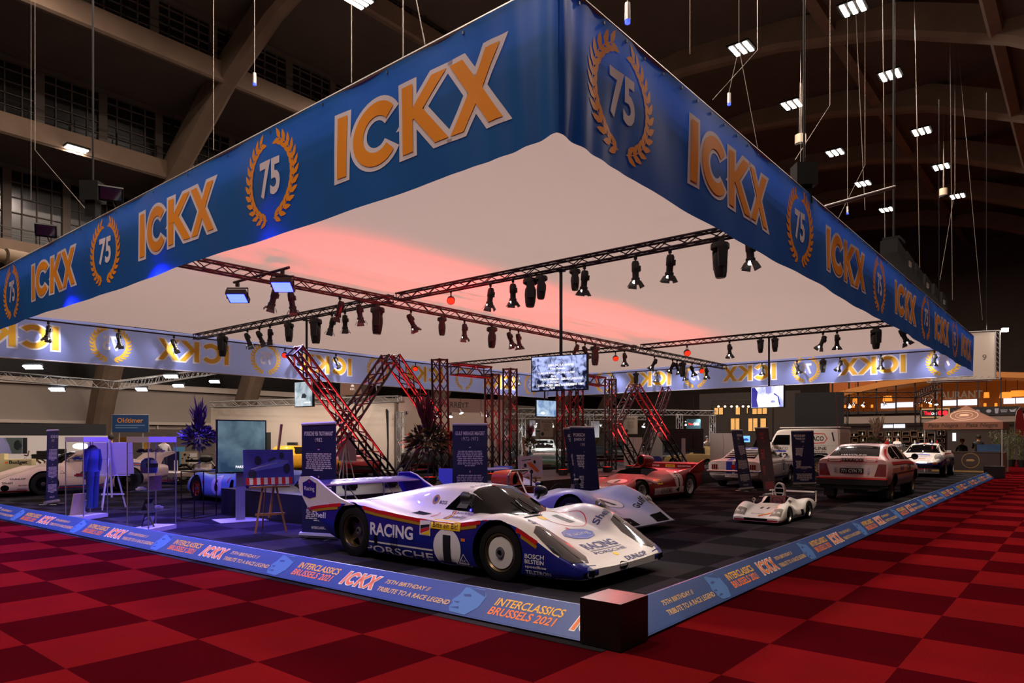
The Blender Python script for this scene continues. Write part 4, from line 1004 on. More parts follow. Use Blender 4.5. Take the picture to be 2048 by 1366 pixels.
# ---------------------------------------------------------------- pale blue open racer behind it
def car_mirage():
    PB = paint('pale_blue_paint', '#a8b4dc'); MB_ = paint('mid_blue_paint', '#7a94d8'); OR = paint('orange_paint', '#d84a14')
    st = [(-2.0, .30, [(.80, .32), (.88, .40), (.90, .55), (.80, .66), (.6, .68), (.4, .66), (0, .64)]),
          (-1.7, .18, [(.86, .2), (.92, .36), (.92, .60), (.80, .74), (.6, .76), (.4, .72), (0, .70)]),
          (-1.2, .1, [(.88, .13), (.94, .34), (.93, .62), (.80, .80), (.62, .80), (.42, .72), (0, .70)]),
          (-.6, .08, [(.88, .12), (.94, .30), (.93, .50), (.80, .58), (.62, .62), (.42, .66), (0, .70)]),
          (0., .08, [(.88, .12), (.94, .30), (.93, .46), (.80, .52), (.62, .56), (.42, .60), (0, .66)]),
          (.5, .08, [(.88, .12), (.94, .30), (.93, .48), (.80, .54), (.62, .58), (.42, .64), (0, .68)]),
          (.9, .09, [(.88, .12), (.94, .32), (.93, .60), (.80, .68), (.62, .64), (.42, .58), (0, .58)]),
          (1.25, .09, [(.88, .12), (.94, .34), (.93, .64), (.78, .74), (.60, .68), (.42, .52), (0, .50)]),
          (1.6, .09, [(.90, .12), (.94, .28), (.93, .54), (.78, .64), (.60, .58), (.42, .44), (0, .42)]),
          (1.95, .09, [(.92, .11), (.95, .18), (.94, .32), (.78, .42), (.58, .38), (.42, .32), (0, .31)]),
          (2.2, .10, [(.92, .11), (.95, .13), (.94, .17), (.78, .22), (.58, .22), (.42, .20), (0, .2)]),
          (2.3, .11, [(.92, .115), (.94, .12), (.93, .13), (.78, .135), (.58, .135), (.42, .135), (0, .135)])]
    c = Car('race_car', 'pale blue open racing car with an orange air intake, beside the number 1 racer', (6.25, 5.45, 0), -pi / 2, st, [PB], [(1.25, .32, .35, .66), (-1.25, .34, .39, .56)],
            [lambda m: m.box((-.15, 0, .75), (.95, .95, .7))], su=4)
    wheels(c, [(1.25, .91, .31, .26, RIMS_, 'five', .2), (-1.25, .93, .335, .36, RIMS_, 'five', .2)])
    q = MB(); q.tube([(-.62, -.36, .5), (-.62, -.36, .90), (-.62, -.28, .99), (-.62, .28, .99), (-.62, .36, .90), (-.62, .36, .5)], .024, 8); q.tube([(-.62, -.1, .97), (-.2, -.3, .55)], .018); q.tube([(-.62, .3, .97), (-1.1, .32, .7)], .018); c.mesh('roll_bar', q, CHR)
    q = MB()
    q.lathe([(0, -.35), (.16, -.3), (.2, 0), (.2, .22), (.17, .28), (.14, .25), (0, .1)], Matrix.Translation((-.95, .0, .80)) @ Matrix.Rotation(pi / 2, 4, 'Y'), n=18); o = c.mesh('air_intake', q, OR)
    MB().cyl((-.79, 0, .80), (-.75, 0, .80), .13, n=16).build('intake_mouth', INT, o)
    q = MB(); q.grid(lambda u, v: V((-1.78 + .22 * cos(2 * pi * u), -.86 + 1.72 * v, .97 + .035 * sin(2 * pi * u))), 14, 2)
    for s in (-1, 1): q.prism([(-1.2, .70), (-1.5, .86), (-1.55, 1.03), (-2.05, 1.02), (-2.05, .80), (-1.85, .66)], .03, Matrix.Translation((0, .86 * s, 0)) @ Matrix.Rotation(pi / 2, 4, 'X'))
    c.mesh('rear_wing', q, MB_)
    for s in (-1, 1):
        m = MB(); m.lathe([(0, .08), (.05, .06), (.06, 0), (.05, -.05)], Matrix.Translation((.35, .62 * s, .78)) @ Matrix.Rotation(-pi / 2, 4, 'Y'), n=12); m.cyl((.35, .62 * s, .56), (.35, .62 * s, .76), .015); c.mesh('mirror', m, CARB)
        c.d('headlamp_cover', 'H', Ci(s * .80, .12, .11, .16), LAMPG, (1.95, 0, .42)); lampdisc(c, 'headlamp', (1.84, s * .80, .50), .07, (.8, 0, .5))
        c.d('nose_duct', 'F', Pg([(s * a, b) for a, b in [(.30, .15), (.76, .15), (.72, .29), (.34, .25)][::s]]), INT)
    for s in (-1, 1): c.d('sponsor_lettering', 'T', T('Gulf', s * .52, -1.78, .32, .14, .03), BLKP)
    c.d('number_roundel', 'T', Ci(0, -1.42, .30), WHT); c.d('roundel_edge', 'T', Rg(0, -1.42, .31, .31, .015), BLKP); c.d('race_number', 'T', T('1', 0, -1.42, .12, .36, .06), BLKP, off=.006)
    q = MB(); q.lathe([(.16, -.012), (.175, 0), (.16, .012), (.15, 0)], Matrix.Translation((.18, .1, .62)) @ Matrix.Rotation(-1.0, 4, 'Y'), n=20, close=True); c.mesh('steering_wheel', q, CARB)
    MB().box((-.45, 0, .42), (.1, .5, .5)).box((-.2, 0, .42), (.5, .5, .08)).build('seat', SEAT, c.root)
    for k in range(2): MB().box((.25, -.6 + 1.2 * k, .62), (.012, .10, .2)).build('side_plate', mat('riveted_alloy', '#b8b8d4', .3, .6), c.root)
car_mirage()
# ---------------------------------------------------------------- red open sports car
def car_red():
    RD = paint('racing_red', '#85060c')
    st = [(-1.95, .30, [(.86, .32), (.94, .42), (.95, .62), (.90, .84), (.6, .80), (.4, .78), (0, .78)]),
          (-1.6, .15, [(.90, .18), (.96, .36), (.95, .62), (.86, .82), (.6, .78), (.4, .76), (0, .75)]),
          (-1.15, .1, [(.90, .13), (.96, .34), (.94, .62), (.84, .78), (.6, .76), (.4, .78), (0, .80)]),
          (-.5, .08, [(.90, .12), (.95, .30), (.92, .54), (.80, .66), (.6, .74), (.4, .82), (0, .86)]),
          (0., .08, [(.90, .12), (.95, .30), (.90, .52), (.76, .62), (.58, .72), (.38, .80), (0, .80)]),
          (.45, .08, [(.90, .12), (.95, .30), (.90, .50), (.76, .56), (.56, .60), (.38, .64), (0, .64)]),
          (.85, .09, [(.90, .12), (.95, .32), (.92, .56), (.78, .62), (.56, .58), (.38, .54), (0, .53)]),
          (1.15, .09, [(.90, .12), (.95, .34), (.92, .60), (.76, .66), (.56, .56), (.38, .48), (0, .47)]),
          (1.5, .1, [(.90, .13), (.94, .30), (.90, .50), (.74, .56), (.56, .46), (.38, .42), (0, .41)]),
          (1.85, .12, [(.84, .15), (.90, .24), (.86, .36), (.70, .42), (.54, .38), (.38, .36), (0, .35)]),
          (2.05, .18, [(.76, .19), (.80, .24), (.76, .29), (.64, .32), (.5, .31), (.38, .30), (0, .30)])]
    c = Car('race_car', 'glossy red open sports car with an air box, in front of the truss letter X', (12.1, 6.75, 0), pi - .03, st, [RD], [(1.25, .30, .32, .68), (-1.25, .33, .36, .6)],
            [lambda m: m.box((.02, 0, .86), (.62, 1.0, .62))], su=4)
    wheels(c, [(1.25, .93, .29, .24, RIMW, 'deep', .19), (-1.25, .95, .32, .34, RIMW, 'deep', .2)])
    q = MB(); q.lathe([(0, -.42), (.07, -.4), (.11, -.2), (.125, .1), (.125, .2), (.10, .2), (.09, .1)], Matrix.Translation((-.42, 0, 1.03)) @ Matrix.Rotation(pi / 2, 4, 'Y') @ Matrix.Scale(1.25, 4, (1, 0, 0)), n=18); q.box((-.5, 0, .88), (.4, .16, .2)); o = c.mesh('air_box', q, RD)
    MB().cyl((-.24, 0, 1.03), (-.23, 0, 1.03), .10, n=16).build('air_box_mouth', INT, o)
    for s in (-1, 1):
        q = MB(); q.prism([(-1.0, .70), (-1.55, .90), (-2.05, 1.04), (-2.10, .5), (-1.95, .22), (-1.5, .2), (-1.2, .62)], .02, Matrix.Translation((0, .955 * s, 0)) @ Matrix.Rotation(pi / 2, 4, 'X')); 
        MB().prism([(-1.15, .72), (-1.55, .89), (-2.05, 1.04), (-2.08, .72), (-1.6, .70)], .02, Matrix.Translation((0, .955 * s, 0)) @ Matrix.Rotation(pi / 2, 4, 'X')).build('wing_fin', RD, c.root)
    q = MB(); q.box((-1.86, 0, .90), (.36, 1.9, .03), rot=Matrix.Rotation(.2, 3, 'Y')); c.mesh('rear_wing', q, CARB); q = MB(); q.box((-1.68, 0, .85), (.02, 1.88, .14)); w = c.mesh('wing_panel', q, RD)
    r, u = Car.F['F']; lay('yellow_sticker', Rc(.10, .85, .3, .08), YEL, c.root, (-1.668, 0, 0), r, u, .002); lay('sponsor_lettering', T('Autodelta', .10, .85, .22, .045), BLKP, c.root, (-1.668, 0, 0), r, u, .004)
    for y in (-.45, .55): lay('sponsor_lettering', T('GOODYEAR', y, .85, .42, .05), WHT, c.root, (-1.668, 0, 0), r, u, .003)
    W2 = mat('race_white', '#d8c8c4', .4)
    c.both('white_panel', Rc(-.25, .27, 1.85, .17), W2); c.both('number_roundel', Ci(-.62, .52, .20, .24), W2, .004); c.sides('race_number', '1', -.62, .52, .06, .34, BLKP, .007, .03)
    c.sides('sponsor_lettering', 'ALFA ROMEO', .05, .27, .62, .13, mat('dark_red_print', '#6a1418', .5), .006, .02); c.both('triangle_badge', Pg([(-.42, .27), (-.62, .20), (-.62, .34)]), BLKP, .006)
    c.sides('sponsor_lettering', 'GOODYEAR', .98, .50, .36, .05, WHT); c.both('yellow_sticker', Rc(.35, .50, .26, .12), YEL); c.sides('sponsor_lettering', 'Agip', .32, .50, .12, .07, BLKP, .006)
    c.sides('sponsor_lettering', 'GOODYEAR', -1.5, .74, .4, .05, WHT)
    c.d('sponsor_lettering', 'T', T('CAMPARI', 0, -1.62, 1.05, .22, .03), WHT); c.d('number_roundel', 'T', Ci(0, -.95, .28, .22), W2); c.d('race_number', 'T', T('1', 0, -.95, .07, .3, .04), BLKP, off=.006)
    for s in (-1, 1):
        c.d('headlamp_cover', 'H', Ci(s * .70, -.05, .15, .13), LAMPG, (1.8, 0, .4)); lampdisc(c, 'headlamp', (1.80, s * .72, .40), .10, (.8, 0, .5))
    c.d('nose_opening', 'F', Rc(0, .22, 1.0, .07), INT)
    q = MB(); q.tube([(2.05, -.25, .24), (2.14, -.25, .24), (2.16, -.22, .20), (2.12, -.2, .16), (2.02, -.2, .17)], .012); c.mesh('tow_hook', q, CHR)
    MB().box((-.2, .25, .55), (.1, .4, .5)).box((.02, .25, .5), (.4, .4, .06)).build('seat', CARB, c.root)
car_red()
# ---------------------------------------------------------------- half size white racer
def car_junior():
    st = [(-2.15, .34, [(.82, .36), (.92, .42), (.94, .52), (.90, .60), (.7, .62), (.4, .60), (0, .60)]),
          (-1.8, .2, [(.88, .24), (.96, .40), (.95, .62), (.84, .76), (.66, .76), (.4, .64), (0, .62)]),
          (-1.2, .12, [(.88, .16), (.96, .36), (.95, .64), (.84, .82), (.64, .80), (.4, .70), (0, .70)]),
          (-.7, .1, [(.86, .14), (.92, .30), (.90, .46), (.80, .58), (.62, .72), (.42, .86), (0, .92)]),
          (-.35, .1, [(.86, .14), (.92, .28), (.88, .42), (.78, .52), (.64, .68), (.46, .88), (0, .92)]),
          (.1, .1, [(.86, .14), (.92, .28), (.88, .42), (.78, .52), (.64, .62), (.46, .72), (0, .74)]),
          (.5, .1, [(.86, .14), (.92, .30), (.90, .50), (.80, .60), (.62, .62), (.42, .64), (0, .65)]),
          (.85, .1, [(.88, .14), (.95, .32), (.94, .62), (.80, .74), (.60, .70), (.42, .60), (0, .59)]),
          (1.2, .1, [(.88, .14), (.96, .34), (.95, .64), (.78, .78), (.58, .72), (.42, .56), (0, .54)]),
          (1.6, .1, [(.90, .14), (.96, .28), (.95, .54), (.78, .66), (.58, .60), (.42, .46), (0, .44)]),
          (2.0, .1, [(.90, .12), (.94, .20), (.92, .32), (.78, .42), (.58, .40), (.42, .34), (0, .33)]),
          (2.2, .12, [(.84, .13), (.87, .18), (.85, .24), (.74, .27), (.58, .27), (.42, .25), (0, .25)])]
    c = Car('child_size_race_car', 'small half-scale white open racing car numbered 11 with a tall air scoop', (9.6, 2.15, 0), pi, st, [WP], [(1.2, .32, .36, .68), (-1.2, .34, .39, .6)],
            [lambda m: m.box((-.02, 0, .85), (.72, .86, .62))], su=4, scale=.5)
    wheels(c, [(1.2, .95, .33, .24, RIMS_, 'bbs', .24), (-1.2, .955, .35, .30, RIMS_, 'bbs', .24)])
    q = MB(); q.lathe([(0, -.45), (.1, -.4), (.2, -.1), (.215, .1), (.2, .14), (.17, .12), (.16, 0)], Matrix.Translation((-.55, 0, 1.14)) @ Matrix.Rotation(pi / 2, 4, 'Y') @ Matrix.Scale(1.55, 4, (1, 0, 0)), n=20); q.box((-.65, 0, .88), (.3, .3, .25)); o = c.mesh('air_scoop', q, WP)
    MB().lathe([(0, 0), (.17, 0)], Matrix.Translation((-.46, 0, 1.14)) @ Matrix.Rotation(pi / 2, 4, 'Y') @ Matrix.Scale(1.55, 4, (1, 0, 0)), n=20).build('scoop_mouth', INT, o)
    for k in range(2): MB().box((-.44, 0, 1.04 + .2 * k), (.02, .32, .03)).build('scoop_bar', WP, o)
    q = MB(); q.box((-2.15, 0, 1.02), (.34, 1.8, .035)); q.box((-2.0, 0, 1.05), (.03, 1.8, .03)); c.mesh('rear_wing', q, WP)
    for s in (-1, 1): MB().box((-2.25, s * .9, .82), (.05, .04, .44)).box((-2.12, s * .9, 1.03), (.4, .04, .06)).build('wing_support', WP, c.root)
    MB().cyl((-1.9, -.3, .62), (-2.0, -.3, 1.02), .03).build('wing_strut', WP, c.root)
    for s in (-1, 1):
        c.d('headlamp_cover', 'H', Pg([(s * a, b) for a, b in [(.52, .22), (.88, .22), (.90, -.25), (.46, -.25)][::(-s)]]), mat('pale_lamp_cover', '#7a7468', .1, coat=1.), (1.9, 0, .5))
        for k in range(2): lampdisc(c, 'headlamp', (1.93, s * (.60 + .17 * k), .45), .07, (.8, 0, .5), ring=False)
        m = MB(); m.lathe([(0, .09), (.06, .06), (.075, 0), (.06, -.04)], Matrix.Translation((.45, .72 * s, .80)) @ Matrix.Rotation(-pi / 2, 4, 'Y'), n=12); m.cyl((.45, .70 * s, .56), (.45, .72 * s, .76), .02); c.mesh('mirror', m, WP)
    c.d('nose_opening', 'F', Pg([(-.42, .15), (.42, .15), (.46, .25), (-.46, .25)]), INT, off=.005)
    c.d('red_lip', 'F', Rc(0, .155, 1.9, .09), mat('lip_red', '#a01a14', .4), off=.003); 
    c.both('red_lip', Rc(1.85, .14, .75, .07), mat('lip_red', '#a01a14', .4))
    c.d('race_number', 'T', T('11', 0, -1.15, .34, .30, .05), BLKP); c.d('hood_lettering', 'T', T('Junior', -.05, -1.85, .5, .1, .02), BLKP)
    for k, m in enumerate((YEL, mat('band_orange', '#c85a20', .5), REDP)): c.d('colour_stripe', 'T', Li([(.05, -1.98 - .05 * k), (.40, -1.72 - .05 * k), (.62, -1.45 - .05 * k)], .045), m)
    c.sides('sponsor_lettering', 'Junior', .35, .28, .3, .14, BLKP); c.both('side_duct', Rc(-.45, .32, .3, .22), INT); c.d('hood_line', 'T', Rc(0, -.72, .7, .05), mat('tan_print', '#c09858', .6))
    q = MB(); q.lathe([(.19, -.015), (.205, 0), (.19, .015), (.18, 0)], Matrix.Translation((.22, .14, .76)) @ Matrix.Rotation(-1.0, 4, 'Y'), n=20, close=True); q.cyl((.22, .14, .76), (.40, .14, .6), .03); q.box((.22, .14, .76), (.03, .36, .02)); c.mesh('steering_wheel', q, CARB)
    q = MB(); q.box((-.28, 0, .70), (.12, .62, .5), rot=Matrix.Rotation(-.2, 3, 'Y')); q.box((-.05, 0, .56), (.4, .6, .06))
    for k in range(4): q.box((-.22, -.2 + .13 * k, .72), (.02, .02, .42), rot=Matrix.Rotation(-.2, 3, 'Y'))
    c.mesh('seat', q, SEAT)
car_junior()
# ---------------------------------------------------------------- rally hatchback seen from behind
def car_hatch():
    RH = paint('rally_white', '#d0a8a2'); RR_ = paint('rally_red', '#b82024'); DUST = mat('dusty_white', '#8a6c52', .45, coat=.5, noise=.3, nscale=2)
    h = .14
    raw = [(-2.20, .42, [(.70, .43), (.80, .50), (.825, .70), (.80, .90), (.70, .95), (.55, .955), (0, .96)]),
           (-2.10, .34, [(.74, .36), (.83, .48), (.85, .72), (.82, .92), (.70, .985), (.55, 1.0), (0, 1.01)]),
           (-1.75, .26, [(.76, .28), (.85, .46), (.865, .72), (.83, .92), (.70, 1.05), (.56, 1.14), (0, 1.17)]),
           (-1.3, .22, [(.76, .24), (.86, .44), (.868, .72), (.84, .92), (.70, 1.10), (.55, 1.28), (0, 1.31)]),
           (-.9, .2, [(.76, .22), (.86, .42), (.87, .72), (.84, .92), (.71, 1.12), (.55, 1.33), (0, 1.355)]),
           (-.2, .2, [(.76, .22), (.86, .42), (.87, .72), (.84, .92), (.72, 1.12), (.55, 1.34), (0, 1.36)]),
           (.3, .2, [(.76, .22), (.86, .42), (.87, .70), (.84, .90), (.72, 1.09), (.54, 1.27), (0, 1.30)]),
           (.75, .2, [(.76, .22), (.86, .42), (.87, .68), (.84, .88), (.72, .96), (.58, 1.03), (0, 1.06)]),
           (1.05, .2, [(.76, .22), (.86, .42), (.87, .66), (.84, .84), (.72, .87), (.58, .89), (0, .91)]),
           (1.6, .22, [(.76, .24), (.86, .42), (.86, .62), (.82, .78), (.70, .81), (.56, .83), (0, .84)]),
           (2.1, .26, [(.72, .28), (.82, .42), (.82, .56), (.76, .68), (.64, .71), (.5, .72), (0, .73)]),
           (2.42, .36, [(.6, .38), (.70, .44), (.70, .50), (.64, .56), (.54, .58), (.4, .59), (0, .59)])]
    st = [(x, zb + h, [(y, z + h) for y, z in q]) for x, zb, q in raw]
    c = Car('rally_car', 'muddy white and red hatchback rally car seen from behind, with a black number plate', (17.1, 2.05, 0), .01, st, [RH, DUST], [(1.42, .36, .40, .55), (-1.42, .36, .38, .55)], mfn=lambda i, j: 1 if 1 <= j <= 3 and i > 1 else 0, su=4)
    wheels(c, [(1.42, .80, .335, .17, TAN, 'steel', .2), (-1.42, .78, .335, .17, TAN, 'steel', .2)])
    c.d('rear_window', 'TB', Pg([(-.60, -2.02), (.60, -2.02), (.50, -1.35), (0, -1.28), (-.50, -1.35)]), GLS)
    for nm, x0, x1 in (('rear', -1.55, -.75), ('middle', -.70, -.02), ('front', .03, .95)):
        pass
    c.both('side_window', Pg([(-1.55, 1.12), (-.78, 1.08), (-.78, 1.43), (-1.05, 1.40), (-1.35, 1.28)]), GLS); c.both('side_window', Pg([(-.70, 1.08), (-.04, 1.07), (-.04, 1.45), (-.70, 1.44)]), GLS)
    c.both('side_window', Pg([(.03, 1.07), (.82, 1.06), (.62, 1.22), (.35, 1.38), (.03, 1.45)]), GLS); c.d('windscreen', 'T', Pg([(-.62, -1.0), (0, -1.08), (.62, -1.0), (.50, -.42), (-.50, -.42)]), GLS)
    c.both('red_band', Li([(-1.75, 1.00), (-1.3, .99), (0, .985), (1.2, .93)], .07), RR_); c.both('red_band', Li([(-1.95, 1.10), (-1.6, 1.26), (-1.1, 1.46)], .06), RR_); c.both('black_line', Li([(-1.7, .95), (0, .94), (1.2, .885)], .015), BLKP)
    c.both('trim_strip', Rc(0, .72, 3.6, .04), CARB)
    c.sides('sponsor_lettering', 'TEXACO', -.6, .84, .5, .10, NAVY); c.sides('race_number', '128', .35, .84, .5, .16, BLKP)
    c.d('tail_panel', 'B', Pg([(-.66, .66), (.66, .66), (.58, .96), (-.58, .96)]), mat('tail_white', '#cfc4c2', .4)); c.d('red_banner', 'B', Rc(0, 1.075, 1.2, .09), RR_, off=.004) 
    for s in (-1, 1):
        c.d('tail_lamp', 'B', Pg([(s * a, b) for a, b in [(.52, .66), (.80, .66), (.80, .98), (.62, .98)][::s]]), REDL, off=.005); MB().box((-2.24, s * .4, .82), (.03, .03, .14)).build('catch', CHR, c.root)
    MB().box((-2.235, 0, .80), (.02, .56, .13)).build('number_plate', BLK, c.root)
    r, u = Car.F['B']; lay('plate_lettering', T('771 CYN 75', 0, .80, .5, .085, .02), WHT, c.root, (-2.245, 0, 0), r, u, .003)
    c.d('sponsor_lettering', 'B', T('TEXACO', 0, 1.075, .52, .095, .04), BLKP, off=.008); c.d('white_patch', 'B', U(Rc(-.42, 1.075, .26, .06), Rc(.42, 1.075, .26, .06)), WHT, off=.006)
    for s in (-1, 1): c.d('sponsor_lettering', 'B', T('TEXACO', .42 * s, 1.075, .2, .04), REDP, off=.008)
    c.d('sponsor_lettering', 'TB', T('HAVOLINE', 0, -1.98, .62, .07, .02), WHT, off=.006)
    q = MB(); q.box((-2.28, 0, .52), (.16, 1.66, .15)); q.box((-2.22, 0, .40), (.1, 1.5, .14)); c.mesh('rear_bumper', q, CARB); MB().box((-2.3, 0, .61), (.14, 1.68, .04)).build('bumper_strip', RR_, c.root)
    for s in (-1, 1):
        MB().box((-2.3, s * .78, .40), (.2, .12, .02)).cyl((-2.25, s * .75, .34), (-2.25, s * .75, .50), .02).build('jack_point', CARB, c.root); MB().box((-1.82, s * .66, .26), (.02, .26, .32)).build('mud_flap', CARB, c.root); MB().box((1.0, s * .66, .26), (.02, .24, .32)).build('mud_flap', CARB, c.root)
        m = MB(); m.lathe([(0, .07), (.07, .05), (.09, 0), (.08, -.04)], Matrix.Translation((.55, .98 * s, 1.13)) @ Matrix.Rotation(pi / 2, 4, 'Y'), n=12); m.cyl((.55, .8 * s, 1.08), (.55, .95 * s, 1.12), .015); c.mesh('mirror', m, CARB)
    for s in (-1, 1): MB().box((-.1, s * .55, .29), (.1, .08, .22)).build('axle_stand', CARB, c.root)
    MB().box((-1.8, 0, .3), (.4, .5, .2)).build('exhaust_box', CARB, c.root)
    MB().cyl((-.6, -.5, 1.48), (-.6, -.5, 1.56), .06, .04).build('beacon', REDP, c.root)
    q = MB(); q.cyl((-1.72, .42, 1.25), (-1.6, .55, 2.9), .010, .004, n=6); q.cyl((-1.74, .40, 1.16), (-1.72, .42, 1.28), .028, n=8); c.mesh('whip_aerial', q, mat('aerial_red', '#c83a34', .5))
    c.d('roof_lettering', 'TB', T('128', 0, -.55, .7, .5, .04), RR_)
car_hatch()
# ---------------------------------------------------------------- raised rally coupe, nose towards the hall
def car_coupe():
    h = .17
    raw = [(-2.0, .36, [(.68, .38), (.80, .46), (.82, .60), (.76, .70), (.6, .74), (.4, .75), (0, .76)]),
           (-1.6, .22, [(.78, .26), (.90, .42), (.91, .62), (.86, .78), (.66, .86), (.46, .89), (0, .90)]),
           (-1.1, .18, [(.80, .22), (.92, .42), (.92, .64), (.86, .82), (.64, .94), (.46, 1.02), (0, 1.05)]),
           (-.6, .16, [(.78, .2), (.86, .40), (.86, .64), (.80, .82), (.66, .98), (.48, 1.16), (0, 1.19)]),
           (-.1, .16, [(.78, .2), (.85, .40), (.85, .64), (.80, .84), (.67, 1.0), (.50, 1.24), (0, 1.28)]),
           (.3, .16, [(.78, .2), (.85, .40), (.85, .64), (.80, .84), (.67, .98), (.50, 1.18), (0, 1.22)]),
           (.7, .16, [(.78, .2), (.86, .40), (.86, .62), (.80, .82), (.66, .90), (.5, .94), (0, .97)]),
           (.9, .17, [(.78, .2), (.88, .40), (.88, .62), (.82, .80), (.64, .82), (.5, .83), (0, .86)]),
           (1.2, .18, [(.80, .2), (.90, .40), (.90, .62), (.84, .80), (.62, .76), (.44, .74), (0, .76)]),
           (1.6, .2, [(.78, .22), (.88, .38), (.88, .58), (.80, .76), (.60, .68), (.42, .64), (0, .65)]),
           (1.9, .26, [(.72, .28), (.82, .36), (.82, .50), (.74, .62), (.56, .56), (.40, .52), (0, .52)]),
           (2.05, .32, [(.62, .33), (.72, .36), (.72, .44), (.66, .48), (.5, .46), (.38, .44), (0, .44)])]
    st = [(x, zb + h, [(y, z + h) for y, z in q]) for x, zb, q in raw]
    c = Car('rally_car', 'raised white and blue rally coupe facing out at the far end, round headlamps', (31.0, 2.95, 0), pi + .02, st, [WP, BP], [(1.135, .36, .41, .55), (-1.135, .36, .41, .55)], mfn=lambda i, j: 1 if 1 <= j <= 3 else 0, su=4)
    wheels(c, [(1.135, .92, .345, .22, RIMW, 'deep', .21), (-1.135, .93, .345, .24, RIMW, 'deep', .21)])
    c.d('windscreen', 'T', Pg([(-.66, -.84), (0, -.9), (.66, -.84), (.52, -.34), (0, -.30), (-.52, -.34)]), GLS); c.both('side_window', Pg([(-.9, 1.08), (.62, 1.05), (.25, 1.34), (-.2, 1.42), (-.55, 1.34)]), GLS)
    c.both('red_stripe', Li([(-1.8, .94), (-1.1, .985), (0, .99), (.9, .97), (1.6, .93), (1.85, .80)], .05), REDS); c.sides('race_number', '186', 0, .82, .5, .2, WHT)
    for s in (-1, 1): lampdisc(c, 'headlamp', (1.81, s * .72, .86), .135, (1, 0, .55))
    c.d('blue_bumper', 'F', Rc(0, .58, 1.7, .12), BP, off=.006); c.d('bumper_lower', 'F', Rc(0, .47, 1.5, .1), CARB, off=.006)
    for s in (-1, 1): c.d('indicator', 'F', Rc(s * .62, .60, .2, .06), AMB, off=.012)
    c.d('crest', 'T', Pg([(-.38, -1.18), (.38, -1.18), (.30, -1.06), (0, -1.02), (-.30, -1.06)]), LBL); c.d('hood_lettering', 'T', T('ROTHMANS', 0, -1.28, .7, .07), NAVY) ; c.d('hood_lettering', 'T', T('RACING', 0, -1.46, .5, .09), LBL); c.d('hood_lettering', 'T', T('TEXACO', 0, -1.68, .45, .1), REDP)
    c.d('roof_band', 'T', U(Rc(-.3, -.12, .15, .3), Rc(.25, -.12, .15, .3)), BP); c.d('roof_band', 'T', Rc(0, -.12, .12, .3), REDS)
    q = MB(); q.box((2.0, 0, .44), (.12, 1.1, .06)); q.tube([(2.06, -.2, .50), (2.12, -.17, .43), (2.12, -.12, .43), (2.06, -.09, .50)], .015); c.mesh('skid_plate', q, CARB)
    for s in (-1, 1):
        m = MB(); m.box((.45, s * .94, 1.08), (.08, .16, .1)); c.mesh('mirror', m, WP); MB().box((-1.6, s * .72, .36), (.02, .3, .4)).build('mud_flap', WHT, c.root)
    for y in (-.45, .42): MB().cyl((-.2, y, 1.43), (-.2, y, 1.56), .03, .02).build('roof_beacon', REDP if y > 0 else WHT, c.root)
    MB().cyl((.6, .35, 1.1), (.6, .35, 1.3), .03).build('extinguisher', REDP, c.root)
car_coupe()
# ---------------------------------------------------------------- white fastback with blue stripes, seen from behind
def sedan_net(L0, L1, belt, roof, w, hood, deck, xs, tuck=.72, zb=.2):
    """generic body: rear end L0, nose L1, xs = (deck start, roof rear, roof front, screen base)"""
    a, b, c, d = xs; W_ = w
    def q(zs, y6, z6, z7, yw=1., g=.0): return [(W_ * .88 * yw, zb + .05), (W_ * .98 * yw, zb + .2), (W_ * yw, (zb + zs) / 2 + .1), (W_ * .97 * yw, zs), (W_ * (.84 if g else .8) * yw, zs + .035), (y6, z6), (0, z7)]
    return [(L0, zb + .2, [(y * .93, z) for y, z in q(deck - .08, W_ * .5, deck - .05, deck - .04)]), (L0 + .12, zb + .06, q(deck - .03, W_ * .5, deck, deck + .01)),
            (a, zb, q(belt - .02, W_ * .55, max(deck, belt) + .03, max(deck, belt) + .045, g=1)), (b, zb, q(belt, W_ * .62, roof - .03, roof, g=1)), ((b + c) / 2, zb, q(belt, W_ * .63, roof - .02, roof + .01, g=1)), (c, zb, q(belt, W_ * .62, roof - .04, roof - .01, g=1)),
            (d, zb, q(belt - .01, W_ * .6, belt + .05, belt + .07, g=1)), (d + .2, zb, q(belt - .04, W_ * .55, belt + .01, belt + .03)), (L1 - .35, zb + .02, q(hood, W_ * .5, hood + .05, hood + .06)), (L1 - .08, zb + .08, q(hood - .06, W_ * .5, hood - .01, hood, .97)), (L1, zb + .2, q(hood - .12, W_ * .5, hood - .1, hood - .09, .93))]
